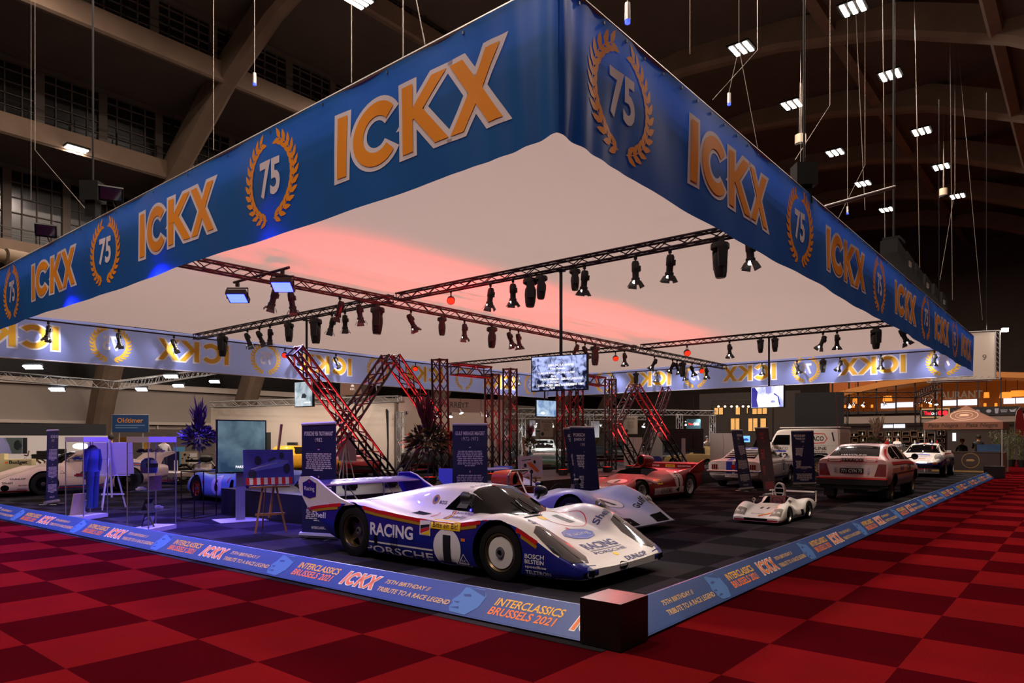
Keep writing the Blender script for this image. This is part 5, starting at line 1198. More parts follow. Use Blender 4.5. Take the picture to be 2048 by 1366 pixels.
def car_pony():
    WC = paint('pony_white', '#dad4cc'); BS = paint('pony_blue', '#2440b4')
    st = [(-2.45, .42, [(.74, .43), (.80, .48), (.84, .66), (.83, .82), (.70, .88), (.46, .89), (0, .90)]),
          (-2.30, .30, [(.76, .32), (.84, .42), (.865, .66), (.85, .84), (.70, .91), (.46, .92), (0, .93)]),
          (-1.95, .22, [(.76, .25), (.85, .40), (.868, .66), (.85, .86), (.70, .93), (.50, .96), (0, .98)]),
          (-1.3, .2, [(.76, .22), (.86, .40), (.868, .66), (.85, .87), (.70, .95), (.53, 1.13), (0, 1.16)]),
          (-.7, .2, [(.76, .22), (.86, .40), (.868, .66), (.85, .87), (.71, .96), (.55, 1.26), (0, 1.29)]),
          (-.1, .2, [(.76, .22), (.86, .40), (.868, .66), (.85, .87), (.72, .96), (.56, 1.29), (0, 1.32)]),
          (.25, .2, [(.76, .22), (.86, .40), (.868, .66), (.85, .87), (.72, .96), (.55, 1.24), (0, 1.27)]),
          (.72, .2, [(.76, .22), (.86, .40), (.868, .66), (.85, .86), (.72, .94), (.52, .98), (0, 1.0)]),
          (1.4, .2, [(.76, .22), (.86, .40), (.868, .64), (.84, .83), (.70, .91), (.5, .93), (0, .95)]),
          (2.0, .26, [(.76, .28), (.85, .40), (.86, .62), (.82, .80), (.68, .86), (.5, .87), (0, .88)]),
          (2.15, .36, [(.72, .38), (.80, .44), (.82, .60), (.79, .74), (.66, .79), (.5, .80), (0, .80)])]
    c = Car('classic_car', 'white fastback with blue stripes and louvred rear window, seen from behind', (20.15, 6.5, 0), R(4), st, [WC], [(1.37, .33, .37, .55), (-1.37, .33, .36, .55)], su=4)
    wheels(c, [(1.37, .83, .32, .2, RIMS_, 'five', .19), (-1.37, .83, .32, .2, RIMB, 'five', .19)])
    for x in (-.14, .14):
        c.d('blue_stripe', 'TB', Rc(-x, -2.1, .2, .9), BS, step=.1); c.d('blue_stripe', 'TB', Rc(-x, -.4, .2, 1.4), BS, step=.1); c.d('blue_stripe', 'B', Rc(-x, .70, .2, .5), BS); c.d('blue_stripe', 'TB', Rc(-x, 1.45, .2, 1.3), BS, step=.1)
    c.d('rear_window', 'TB', Pg([(-.52, -1.92), (.52, -1.92), (.46, -.95), (-.46, -.95)]), GLS)
    for k in range(5):
        MB().box((-1.80 + .19 * k, 0, 1.035 + .055 * k), (.13, 1.0, .012), rot=Matrix.Rotation(-.10, 3, 'Y')).build('louvre', WC, c.root)
    c.both('side_window', Pg([(-.6, .98), (.62, .97), (.28, 1.20), (-.15, 1.25), (-.45, 1.22)]), GLS); c.d('windscreen', 'T', Pg([(-.62, -.68), (.62, -.68), (.5, -.22), (-.5, -.22)]), GLS)
    for s in (-1, 1):
        for k in range(3): MB().box((-2.462, s * (.56 + .07 * k), .70), (.03, .04, .16)).build('tail_lamp', REDL, c.root)
    MB().lathe([(0, 0), (.08, 0), (.09, -.02)], Matrix.Translation((-2.475, 0, .70)) @ Matrix.Rotation(-pi / 2, 4, 'Y'), n=18).build('filler_cap', CHR, c.root)
    q = MB(); q.tube([(-2.3, -.88, .56), (-2.5, -.86, .56), (-2.54, -.7, .56), (-2.54, .7, .56), (-2.5, .86, .56), (-2.3, .88, .56)], .035); c.mesh('bumper', q, CHR)
    MB().box((-2.48, 0, .42), (.02, .52, .12)).build('number_plate', WHT, c.root); r, u = Car.F['B']; lay('plate_lettering', T('1-OAS-871', 0, .42, .44, .07, .01), mat('plate_red', '#5a2020', .5), c.root, (-2.492, 0, 0), r, u, .002)
    c.both('number_roundel', Ci(.35, .64, .24), WHT); c.both('roundel_edge', Rg(.35, .64, .25, .25, .02), BLKP, .005); c.sides('race_number', '83', .35, .64, .26, .26, BLKP, .006, .03); c.both('blue_stripe', Rc(0, .30, 1.9, .05), BS); c.both('crease_line', Rc(.4, .80, 2.6, .015), BLKP)
    c.both('shield_badge', Pg([(.98, .72), (1.1, .72), (1.08, .60), (1.04, .56), (1.0, .60)]), BLKP); c.sides('sponsor_lettering', 'Sadev', -1.9, .58, .5, .12, NAVY)
    m = MB(); m.box((.55, -.95, .98), (.06, .14, .09)); c.mesh('mirror', m, CHR)
car_pony()
# ---------------------------------------------------------------- boxy white rally van
def car_box():
    WB_ = paint('van_white', '#d4c8b8')
    def q(yt, zt, z5): return [(.80, .62), (.83, .75), (.84, .95), (.84, 1.10), (.82, z5), (yt, zt - .03), (0, zt)]
    st = [(-2.02, .60, q(.76, 2.03, 1.9)), (-1.98, .58, q(.77, 2.07, 1.95)), (-1.0, .5, q(.78, 2.10, 1.98)), (0, .5, q(.78, 2.09, 1.97)), (.48, .5, q(.77, 2.05, 1.93)), (.60, .5, q(.76, 1.98, 1.86)), (.98, .5, q(.72, 1.30, 1.20)), (1.05, .5, q(.72, 1.24, 1.16)), (1.98, .55, q(.70, 1.20, 1.12)), (2.05, .62, q(.68, 1.10, 1.05))]
    c = Car('rally_van', 'boxy white rally van numbered 142 with a red hexagon on its side', (27.45, 7.4, 0), pi / 2, st, [WB_], [(1.2, .45, .50, .5), (-1.2, .45, .50, .5)], su=3)
    wheels(c, [(1.2, .86, .42, .24, TAN, 'steel', .22), (-1.2, .86, .42, .24, TAN, 'steel', .22)])
    c.both('side_window', Pg([(.02, 1.36), (.82, 1.36), (.60, 1.80), (.02, 1.80)]), GLS); c.d('windscreen', 'F', Pg([(-.66, 1.34), (.66, 1.34), (.62, 1.86), (-.62, 1.86)]), GLS)
    hx = [(-.42, 1.62), (-.30, 1.90), (-1.30, 1.90), (-1.42, 1.62), (-1.30, 1.40), (-.42, 1.38)]
    for fr in 'RL':
        s = 1 if fr == 'R' else -1
        c.d('hexagon', fr, Li([(s * -.40, 1.64), (s * -.55, 1.88), (s * -1.40, 1.84), (s * -1.52, 1.64), (s * -1.40, 1.46), (s * -.55, 1.40), (s * -.40, 1.64), (s * -.55, 1.88)], .04), REDP)
    c.sides('sponsor_lettering', 'TEXACO', -.96, 1.64, .86, .2, BLKP, .005, .03); c.sides('sponsor_lettering', 'HAVOLINE', -.95, 1.22, 1.1, .14, BLKP, .004, .02); c.sides('sponsor_lettering', 'MICHELIN', -1.05, 1.08, .8, .05, BLKP); c.both('groove', Rc(-.8, 1.33, 2.3, .015), GREYP)
    c.sides('sponsor_lettering', 'TEXACO', .45, 1.21, .72, .12, BLKP); c.sides('race_number', '142', .42, .88, .7, .26, BLKP, .004, .03); c.both('blue_sticker', Rc(.48, 1.09, .6, .07), BLUP); c.both('black_slash', Li([(-1.72, 1.9), (-1.80, 1.52)], .06), BLKP)
    c.both('arch_trim', Li([(-1.75, .50), (-1.68, .80), (-1.5, .98), (-.9, .98), (-.72, .80), (-.65, .50)], .09), CARB, .006)
    MB().box((-.8, 0, 2.12), (2.5, 1.66, .05)).build('roof_rack_panel', WB_, c.root); MB().box((-2.10, 0, .66), (.14, 1.6, .18)).build('bumper', CARB, c.root)
    c.d('rear_door', 'B', Rc(0, 1.4, 1.3, 1.0), mat('van_rear', '#b89884', .5)); c.d('red_ring', 'B', Rg(.55, 1.25, .14, .2, .03), REDP, off=.007)
    m = MB(); m.box((.75, .98, 1.42), (.08, .2, .14)); m.cyl((.75, .8, 1.38), (.75, .9, 1.40), .02); c.mesh('mirror', m, WB_)
car_box()
# ---------------------------------------------------------------- light blue coupe numbered 6
def car_gt():
    LB = paint('gulf_light_blue', '#86b4d4'); OR = paint('orange_paint', '#d84a14')
    st = [(-1.95, .40, [(.74, .42), (.84, .50), (.86, .60), (.80, .72), (.6, .74), (.4, .74), (0, .74)]),
          (-1.5, .2, [(.82, .24), (.89, .40), (.89, .60), (.82, .78), (.62, .80), (.42, .78), (0, .80)]),
          (-1.2, .12, [(.82, .16), (.90, .36), (.90, .60), (.82, .80), (.62, .81), (.42, .82), (0, .84)]),
          (-.7, .1, [(.82, .14), (.89, .32), (.88, .55), (.80, .70), (.64, .78), (.44, .90), (0, .93)]),
          (-.25, .1, [(.82, .14), (.89, .32), (.88, .52), (.80, .64), (.66, .72), (.46, .99), (0, 1.02)]),
          (.15, .1, [(.82, .14), (.89, .32), (.88, .52), (.80, .64), (.66, .71), (.46, .96), (0, 1.0)]),
          (.7, .1, [(.82, .14), (.89, .34), (.88, .56), (.80, .68), (.66, .69), (.48, .70), (0, .72)]),
          (1.2, .1, [(.82, .14), (.90, .36), (.88, .60), (.76, .76), (.58, .70), (.42, .62), (0, .62)]),
          (1.6, .14, [(.80, .18), (.87, .34), (.84, .54), (.72, .66), (.56, .60), (.40, .53), (0, .53)]),
          (1.95, .2, [(.70, .22), (.76, .30), (.72, .42), (.62, .48), (.5, .46), (.38, .42), (0, .42)]),
          (2.08, .26, [(.58, .27), (.62, .31), (.58, .35), (.52, .38), (.45, .37), (.36, .36), (0, .36)])]
    c = Car('race_car', 'light blue coupe numbered 6 with orange wheels, behind the floor screen', (5.06, 14.2, 0), pi / 2, st, [LB], [(1.2, .32, .36, .6), (-1.2, .33, .38, .55)], su=4)
    wheels(c, [(1.2, .88, .32, .22, RIMO, 'six', .2), (-1.2, .9, .34, .28, RIMO, 'six', .2)])
    c.both('side_window', Pg([(-.35, .74), (.5, .73), (.25, .90), (-.05, .95), (-.3, .92)]), GLS); c.d('windscreen', 'T', Pg([(-.56, -.68), (0, -.74), (.56, -.68), (.44, -.14), (-.44, -.14)]), GLS)
    c.both('number_roundel', Ci(.10, .44, .25), WHT); c.sides('race_number', '6', .10, .44, .17, .32, BLKP, .006, .06); c.d('orange_stripe', 'T', Rc(0, -1.4, .34, 1.2), OR, step=.1)
    c.both('side_duct', Pg([(-.75, .40), (-.55, .40), (-.6, .62), (-.75, .60)]), INT); c.both('red_sticker', U(Ci(.78, .50, .05), Rc(-.45, .60, .06, .14)), REDP); c.sides('sponsor_lettering', 'Gulf', .80, .38, .16, .06, WHT)
    for s in (-1, 1): lampdisc(c, 'headlamp', (1.72, s * .64, .52), .09, (1, s * .2, .4)); MB().box((.55, s * .76, .80), (.06, .12, .07)).build('mirror', LB, c.root)
car_gt()
# ---------------------------------------------------------------- pinkish white coupe with stripes, far left
def car_wide():
    PW = paint('stripe_car_white', '#e0c4ba'); SB = paint('stripe_blue', '#2a5a9c'); SD = paint('stripe_navy', '#1c2c6c'); SR = paint('stripe_red', '#c42428')
    st = [(-2.3, .40, [(.86, .42), (.96, .50), (.97, .64), (.92, .76), (.6, .80), (.4, .80), (0, .80)]),
          (-1.7, .22, [(.90, .26), (.985, .44), (.98, .66), (.88, .86), (.62, .92), (.44, .95), (0, .96)]),
          (-1.13, .15, [(.90, .2), (.985, .42), (.98, .66), (.88, .90), (.64, .97), (.46, 1.04), (0, 1.06)]),
          (-.6, .13, [(.88, .16), (.94, .36), (.92, .60), (.82, .80), (.66, .94), (.48, 1.17), (0, 1.20)]),
          (-.1, .12, [(.88, .16), (.93, .34), (.90, .58), (.80, .78), (.66, .93), (.50, 1.23), (0, 1.26)]),
          (.25, .12, [(.88, .16), (.93, .34), (.90, .58), (.80, .76), (.66, .91), (.50, 1.17), (0, 1.21)]),
          (.7, .12, [(.88, .16), (.94, .36), (.92, .58), (.82, .76), (.66, .86), (.5, .90), (0, .92)]),
          (1.13, .12, [(.90, .16), (.97, .38), (.96, .64), (.84, .82), (.62, .80), (.44, .76), (0, .76)]),
          (1.6, .12, [(.92, .16), (.97, .34), (.95, .56), (.82, .70), (.60, .68), (.42, .64), (0, .64)]),
          (2.1, .12, [(.92, .15), (.96, .26), (.93, .40), (.80, .50), (.58, .49), (.42, .46), (0, .46)]),
          (2.42, .13, [(.88, .15), (.92, .19), (.88, .26), (.74, .31), (.58, .31), (.42, .30), (0, .30)])]
    c = Car('race_car', 'white wide-bodied coupe with red and blue stripes, far left behind the glass cases', (3.3, 21.15, 0), R(178), st, [PW], [(1.13, .33, .38, .55), (-1.13, .35, .42, .55)], su=4)
    wheels(c, [(1.13, .95, .33, .26, RIMB, 'bbs', .21), (-1.13, .97, .36, .36, RIMB, 'bbs', .24)])
    c.both('side_window', Pg([(-1.25, .99), (-.55, .96), (-.55, 1.12), (-.9, 1.08)]), GLS); c.both('side_window', Pg([(-.5, .95), (.55, .94), (.2, 1.14), (-.1, 1.19), (-.5, 1.15)]), mat('pale_side_glass', '#6a5a52', .1, coat=1.)); c.d('windscreen', 'T', Pg([(-.62, -.70), (0, -.76), (.62, -.70), (.5, -.2), (-.5, -.2)]), GLS)
    for k, m in enumerate((SB, SR, SB)):
        c.both('side_stripe', Li([(.75, .25 - .035 * k), (-.35, .25 - .035 * k), (-.55 - .03 * k, .32), (-.66 - .05 * k, .62), (-.85 - .04 * k, .80 - .0 * k), (-1.15, .885 - .035 * k), (-1.7, .83 - .035 * k)], .036), m)
    for k, m in enumerate((SB, SR, SD)): c.d('hood_stripe', 'T', Li([(.35 + .08 * k, -1.2), (.48 + .08 * k, -1.7), (.5 + .08 * k, -2.1)], .07), m)
    c.both('red_lip', Rc(1.98, .16, .9, .05), SR); c.both('side_intake', Ci(2.06, .26, .10, .085), INT); c.sides('sponsor_lettering', 'DUNLOP', 1.75, .50, .36, .045, BLKP, bold=.03); c.sides('sponsor_lettering', 'Shell', 2.0, .40, .24, .06, BLKP); c.sides('sponsor_lettering', 'BOSCH', 1.66, .22, .2, .035, BLKP); c.sides('sponsor_lettering', 'BILSTEIN', 1.64, .32, .2, .03, BLKP)
    c.sides('race_number', '41', .05, .56, .5, .28, BLKP, .005, .04); c.both('triangle_badge', Li([(.60, .62), (.66, .70), (.72, .62), (.60, .62)], .014), BLKP)
    c.both('quarter_vent', Ci(-1.62, .84, .09, .05), INT, .005)
    q = MB(); q.prism([(-1.9, .92), (-2.2, 1.16), (-2.6, 1.22), (-2.6, 1.16), (-2.25, 1.02), (-2.15, .8)], 1.5, Matrix.Rotation(pi / 2, 4, 'X')); c.mesh('rear_wing', q, PW)
    for s in (-1, 1): MB().box((.45, s * .92, .98), (.1, .16, .1)).build('mirror', PW, c.root)
car_wide()
# ---------------------------------------------------------------- cars of the other exhibitors, farther back
PLACED = [(5.06, 14.2), (3.3, 21.1), (20.1, 6.5), (27.4, 7.4)]
def spread(loc):
    p = V((loc[0], loc[1], 0)); d = V((p.x - CAM.x, p.y - CAM.y, 0)).normalized(); k = 0
    while k < 12 and any((V((a, b, 0)) - p).length < 4.9 for a, b in PLACED): p += d * 1.5; k += 1
    PLACED.append((p.x, p.y)); return (p.x, p.y, 0)
def plain(label, loc, rot, col, w=.84, L=4.3, h=1.35, kind=0, scale=1., rim=RIMS_, top=None, grp=None):
    p = paint('paint_' + col.strip('#'), col); loc = spread(loc)
    hl = L / 2
    if kind == 0: n = sedan_net(-hl, hl, .88 * h / 1.35, h, w, .80 * h / 1.35, .86 * h / 1.35, (-hl * .62, -hl * .38, hl * .08, hl * .34))
    elif kind == 1: n = sedan_net(-hl, hl, .84, h, w, .72, .66, (-hl * .82, -hl * .28, -hl * .05, hl * .12))       # long nosed coupe
    else: n = sedan_net(-hl, hl, 1.0, h, w, 1.02, .98, (-hl * .95, -hl * .88, hl * .1, hl * .3), zb=.3)            # high wagon
    r = .31 if kind < 2 else .36
    c = Car('classic_car', label, loc, rot, n, [p], [(hl * .62, r, r + .04, .5), (-hl * .6, r, r + .04, .5)], su=2, sv=2, scale=scale, group=grp)
    wheels(c, [(hl * .62, w * .97, r, .18, rim, 'wire', r * .66), (-hl * .6, w * .97, r, .18, rim, 'wire', r * .66)])
    b = {0: .88 * h / 1.35, 1: .84, 2: 1.0}[kind]; xr, xf = {0: (-hl * .45, hl * .28), 1: (-hl * .45, hl * .08), 2: (-hl * .85, hl * .26)}[kind]
    c.both('side_window', Pg([(xr, b + .05), (xf, b + .05), (xf - .22, h - .06), (xr + .16, h - .07)]), GLS, step=.15)
    xd = {0: hl * .34, 1: hl * .12, 2: hl * .3}[kind]; c.d('windscreen', 'F', Pg([(-w * .7, b + .09), (w * .7, b + .09), (w * .56, h - .06), (-w * .56, h - .06)]), GLS, step=.2); c.d('rear_window', 'B', Pg([(-w * .66, b + .1), (w * .66, b + .1), (w * .54, h - .07), (-w * .54, h - .07)]), GLS, step=.2)
    if top: c.d('roof_panel', 'T', Rc(0, (hl * .15), w * 1.15, hl * .45), top, step=.15)
    for s in (-1, 1): lampdisc(c, 'headlamp', (hl - .06, s * w * .7, .58), .09, (1, 0, .1)); c.d('tail_lamp', 'B', Rc(s * w * .72, .66, .14, .1), REDL, step=0)
    c.d('grille', 'F', Rc(0, .50, w * .9, .10), BLKP, step=0)
    q = MB(); q.box((hl + .02, 0, .42), (.08, w * 1.7, .07)); q.box((-hl - .02, 0, .44), (.08, w * 1.7, .07)); c.mesh('bumper', q, CHR)
    return c
g = lambda x, y: (lambda p: (p.x, p.y, 0))(G(x, y))
plain('red long-nosed sports coupe in front of the white drapery wall', PD(708, 930, 30).to_2d().to_3d(), atan2(-.9, -.5), '#a8141a', .82, 4.4, 1.22, 1)
plain('cream and black vintage saloon behind the dark flower arrangement', PD(868, 930, 27.5).to_2d().to_3d(), R(205), '#1a1412', .86, 4.6, 1.62, 0, top=WHT)
plain('yellow sports coupe behind the blue-lit painting', PD(572, 935, 28).to_2d().to_3d(), R(200), '#d89a10', .80, 4.0, 1.3, 0)
plain('white coupe with a red chequered flank, behind the light blue racer', PD(596, 960, 25.5).to_2d().to_3d(), R(205), '#c8ccd0', .80, 4.0, 1.15, 1)
plain('silver pickup under the far booth lights, beside the orange painting', PD(1088, 905, 42).to_2d().to_3d(), R(225), '#8a8c88', .86, 4.4, 1.6, 2)
plain('green and white sports racer behind the painting of an orange car', PD(1088, 940, 31).to_2d().to_3d(), R(215), '#1c5a40', .84, 3.9, 1.0, 1, top=WHT)
plain('cream vintage car with a round red tail lamp beside the red racer', PD(1400, 930, 31).to_2d().to_3d(), R(75), '#c8b070', .72, 3.6, 1.25, 1)
rr = random.Random(3)
far = [(1010, 33, '#20242a', 0), (1145, 38, '#16181c', 0), (1190, 41, '#101316', 1), (1235, 37, '#0e1418', 0), (1300, 36, '#141618', 1), (1340, 42, '#101a24', 0), (1385, 39, '#0c0d0f', 1), (1440, 37, '#22261e', 0), (1530, 44, '#0f1214', 2), (1560, 38, '#4a4c10', 0), (960, 40, '#5c2018', 1), (925, 36, '#1b1d20', 1), (640, 40, '#22262a', 1)]
nm = 'charcoal saloon;black saloon;black long-nosed coupe;dark teal saloon;near-black coupe;navy saloon;black coupe;olive saloon;black wagon;dark yellow saloon;maroon coupe;grey coupe;slate coupe'.split(';')
wh = ['under the mirrored C', 'beyond the leaning rollup', 'left of the hanging service banner', 'behind the right truss K', 'behind the right truss X', 'in front of the hanging car sign', 'beyond the floor screen back', 'beside the white partitions', 'beyond the leaning rollups', 'behind the red-tinted rollup', 'under the cream fascia', 'right of the flower stand', 'in front of the drapery']
for (px, d, col, k), a, b in zip(far, nm, wh):
    p = PD(px, 900, d); plain(a + ' of another exhibitor ' + b, (p.x, p.y, 0), R(rr.choice((200, 215, 230, 30, 40, 190))), col, .82, 4.2, 1.62 if k == 2 else 1.38 if k == 0 else 1.2, k)
# ================================================================ roll-up information banners
RUN = mat('rollup_navy', '#1c2150', .5, noise=.05, nscale=2); RUG = mat('rollup_red_lit', '#4a3c3c', .5)  # last colour carries the red light that falls on one roll-up
def rollup(label, tl, tr, bl, br, dl, dr, title, col=RUN, ink=WHT, drop=None, light=True):
    TL, TR = PD(tl[0], tl[1], dl), PD(tr[0], tr[1], dr); BL_, BR = PD(bl, 900, dl), PD(br, 900, dr); BL_.z = BR.z = .09
    c = (BL_ + BR) / 2; c.z = 0
    t = thing('rollup_banner', label, 'banner', c, 0, 'roll-up information banners')
    BL_, BR, TL, TR = [p - c for p in (BL_, BR, TL, TR)]
    r = (BR - BL_).normalized(); n = r.cross(V((0, 0, 1))).normalized(); k = n * .006
    mb = MB(); mb.add([BL_ + k, BR + k, TR + k, TL + k, BL_ - k, BR - k, TR - k, TL - k], [(0, 1, 2, 3), (5, 4, 7, 6), (0, 4, 5, 1), (2, 6, 7, 3), (1, 5, 6, 2), (0, 3, 7, 4)])
    mb.build('panel', col, t, smooth=0)
    MB().tube([TL + V((0, 0, .01)), TR + V((0, 0, .01))], .024, 6).build('top_bar', mat('bar_silver', '#c4c0c4', .4), t)
    w = (BR - BL_).length
    b = MB(); b.tube([BL_ - r * .03 - V((0, 0, .03)), BR + r * .03 - V((0, 0, .03))], .05, 8)
    b.build('cassette', ALUP, t)
    for s_ in (BL_ + r * w * .15, BR - r * w * .15): MB().cyl(s_ + n * .2 - V((0, 0, .08)), s_ - n * .2 - V((0, 0, .08)), .012, n=6).build('foot', ALU, t)
    h = TL.z - BL_.z
    u = ((TL + TR) / 2 - (BL_ + BR) / 2).normalized(); h = ((TL + TR) / 2 - (BL_ + BR) / 2).length; o = (TL + TR) / 2 + n * .006; wt = w
    y = -.085 * h; nt = len(title)
    for i, tx in enumerate(title):
        hh = .042 * h * (1 if i < nt - 1 else .9); ww = min(wt * .84, hh * .62 * len(tx)) * (1 if i < nt - 1 else .8)
        lay('title', T(tx, 0, y, ww, hh, .03 if i < nt - 1 else 0.), ink, t, o, r, u, .002); y -= .058 * h
    rr_ = random.Random(len(label)); flags = [(REDP, WHT, BLUP), (BLUP, WHT, REDP), (REDP, WHT, BLUP)]
    L = []
    for blk in range(3):
        y -= .025 * h
        for q in range(3):
            lay('flag', Rc(0, y - .006 * h * q, .06 * wt, .006 * h) if blk != 1 else Rc((q - 1) * .02 * wt, y - .006 * h, .02 * wt, .018 * h), flags[blk][q], t, o, r, u, .002)
        y -= .045 * h
        for ln in range(9 if blk < 2 else 7):
            lw = wt * (.78 - .1 * rr_.random()) if ln < (8 if blk < 2 else 6) else wt * .3; x = -lw / 2
            while x < lw / 2 - .01:
                ww = min(wt * (.05 + .11 * rr_.random()), lw / 2 - x); L.append(Rc(x + ww / 2, y, ww * .93, .0105 * h)); x += ww + wt * .012
            y -= .0185 * h
        y -= .012 * h; lay('paragraph', U(*L), ink, t, o, r, u, .002); L = []
    lay('organiser_line', T('INTERCLASSICS', 0, -.945 * h, wt * .42, .024 * h, .02), ink, t, o, r, u, .002)
    return t
rollup('navy roll-up banner about the number 1 racer, left behind its tail wing', (604, 850), (672, 847), 604, 672, 11.35, 11.15, ('PORSCHE 956 "ROTHMANS"', '1982'))
rollup('navy roll-up banner between the number 1 racer and the pale blue racer', (905, 850), (975, 850), 905, 975, 12.85, 12.85, ('GULF MIRAGE M6/GR7', '1972-1973'))
rollup('slightly tilted navy roll-up banner left of the red sports car, front one of two', (1139, 855), (1188, 856), 1159, 1203, 14.6, 14.75, ('PORSCHE 936', 'JUNIOR 1/2 SCALE', '1981'))
rollup('navy roll-up banner half hidden behind another, left of the red sports car', (1127, 858), (1172, 858), 1150, 1190, 15.6, 15.75, ('ALFA ROMEO', 'T33 TT12', '1974'))
RUP = mat('rollup_ink_red_lit', '#e0505a', .5)  # ink of that roll-up, red light put into its colour
rollup('tilted navy roll-up banner in front of the white striped fastback', (1463, 861), (1484, 861), 1480, 1505, 21.5, 22.1, ('FORD MUSTANG', '1965'))
rollup('tilted taupe roll-up banner with pink text behind the small white racer', (1510, 857), (1536, 857), 1529, 1553, 19.3, 19.9, ('CITROEN CX', '2400 GTI', '1981'), RUG, RUP)
rollup('upright navy roll-up banner in front of the boxy rally van', (1582, 863), (1627, 862), 1588, 1630, 24.2, 24.4, ('MERCEDES-BENZ 280 GE', '"PARIS-DAKAR"', '1983'))
rollup('narrow looking navy roll-up banner at far left before the striped coupe', (94.5, 862), (116.5, 861), 92, 115, 17.0, 17.5, ('PORSCHE 935', '1977'))
rollup('navy roll-up banner behind the floor screen, in front of the light blue racer', (492, 862), (527, 861), 492, 527, 15.2, 15.6, ('FORD GT40', '1969'))

# ================================================================ easels with paintings
WOOD = mat('easel_wood', '#a0703c', .55, noise=.2, nscale=8); WWH = mat('easel_white', '#c8c4c8', .5)
def easel(label, base, az, bw, bh, bz, m, shapes=(), wood=WOOD, tilt=.16, mast=.6, spread=.26, ml=0.):
    t = thing('easel', label, 'easel', (base[0], base[1], 0), az)      # faces local +x
    for s in (-1, 1): MB().box((0, 0, 0), (.022, .03, sqrt((bz + bh * .4) ** 2 + spread ** 2))).build('leg', wood, t, smooth=0); o = COL.objects[-1] if 0 else None
    kids = list(t.children); L = bz + bh * .4
    for s, k in zip((-1, 1), kids): k.location = (.06 - .5 * L * sin(tilt) + .12, s * spread * .62, L * .5); k.rotation_euler = (s * atan2(spread * .75, L), -tilt, 0)
    MB().cyl((-.55, 0, .0), (-.12, 0, bz + bh * .5), .014, n=6).build('rear_leg', wood, t)
    MB().cyl((.06, 0, .25), (-.10, ml, bz + bh + mast), .024, n=6).build('mast', wood, t)
    MB().box((.12, 0, .32), (.025, spread * 1.9, .04)).build('cross_bar', wood, t, smooth=0); MB().box((.075, 0, bz - .03), (.09, bw * .8, .03)).build('ledge', wood, t, smooth=0)
    q = Matrix.Rotation(-tilt, 3, 'Y'); b = MB(); b.box((0, 0, bh / 2), (.025, bw, bh)); p = b.build('board', m, t, (.06, 0, bz), smooth=0); p.rotation_euler = (0, -tilt, 0); p.name = 'painting'
    for sh, mm in shapes: lay('painted_shape', sh, mm, p, (.0128, 0, bh / 2), (0, 1, 0), (0, 0, 1), .0015)
    return t
g = G(548, 1066); az = atan2(-1, -.35)
CLP = mat('painting_blue_lit', '#3a3a9c', .5, noise=.5, nscale=5); DKB = flat('painting_dark', '#12123a'); MDB = flat('painting_mid', '#5a60c8')  # blue light on this painting is put into its colours
easel('wooden easel with a blue-lit painting of a vintage racing car, left of the navy banner', (g.x + .02, g.y + .2), az, .84, .62, .82, CLP, [
    (U(*[Rc(-.36 + .12 * k, -.24, .06, .12) for k in range(7)]), REDP), (U(*[Rc(-.30 + .12 * k, -.24, .06, .12) for k in range(6)]), WHT), (Pg([(-.32, -.08), (.30, .02), (.34, .12), (.10, .14), (-.10, .06), (-.30, -.02)]), MDB),
    (Ci(-.28, -.12, .07, .085), DKB), (Ci(.30, -.03, .06, .09), DKB), (Ci(-.18, .12, .06, .08), DKB), (Ci(.22, .20, .04, .06), DKB), (Pg([(-.02, .07), (.14, .13), (.10, .18), (0, .14)]), DKB), (Li([(-.3, -.03), (.05, .06), (.3, .1)], .015), WHT)], mast=.44, ml=.24)
easel('white easel with a white backed board, between the two glass cases', tuple(PD(222, 1014, 16.3).to_2d()), atan2(1, .8), .95, .75, .8, mat('board_white', '#cfc4c4', .6), [(Ci(.1, -.2, .12, .18), flat('print_pink', '#c88a90'))], WWH, mast=.05)
easel('white easel with a pinkish board seen from behind, before the red coupe', tuple(PD(693, 950, 21.5).to_2d()), atan2(.4, 1), .62, .78, .95, mat('board_pink', '#b09094', .6), [], WWH, mast=.05)
easel('wooden easel with a painting of an orange single seater, behind the pale blue racer', tuple(PD(1060, 990, 15.6).to_2d()), atan2(-1, -.72), .56, .46, .78, mat('painting_pale', '#c0aeb0', .5, noise=.15, nscale=6), [
    (Pg([(-.08, .08), (.02, .10), (.20, -.10), (.16, -.15), (-.02, .0)]), flat('car_orange', '#c85a1c')), (Ci(-.12, .02, .035, .045), BLKP), (Ci(.10, .10, .03, .04), BLKP), (Ci(.02, -.12, .035, .05), BLKP), (Ci(-.17, -.08, .03, .04), flat('dim_wheel', '#40383a')), (Li([(-.2, .13), (.02, .16)], .02), flat('dim_wheel', '#40383a')), (Ci(.17, -.12, .02, .02), YEL)], mast=.42, ml=-.14)
easel('easel with a pink board seen edge on behind the truss letter I', tuple(PD(1006, 950, 24).to_2d()), atan2(.5, 1), .45, .7, .9, mat('board_pink', '#b09094', .6), [], WWH, mast=.05)

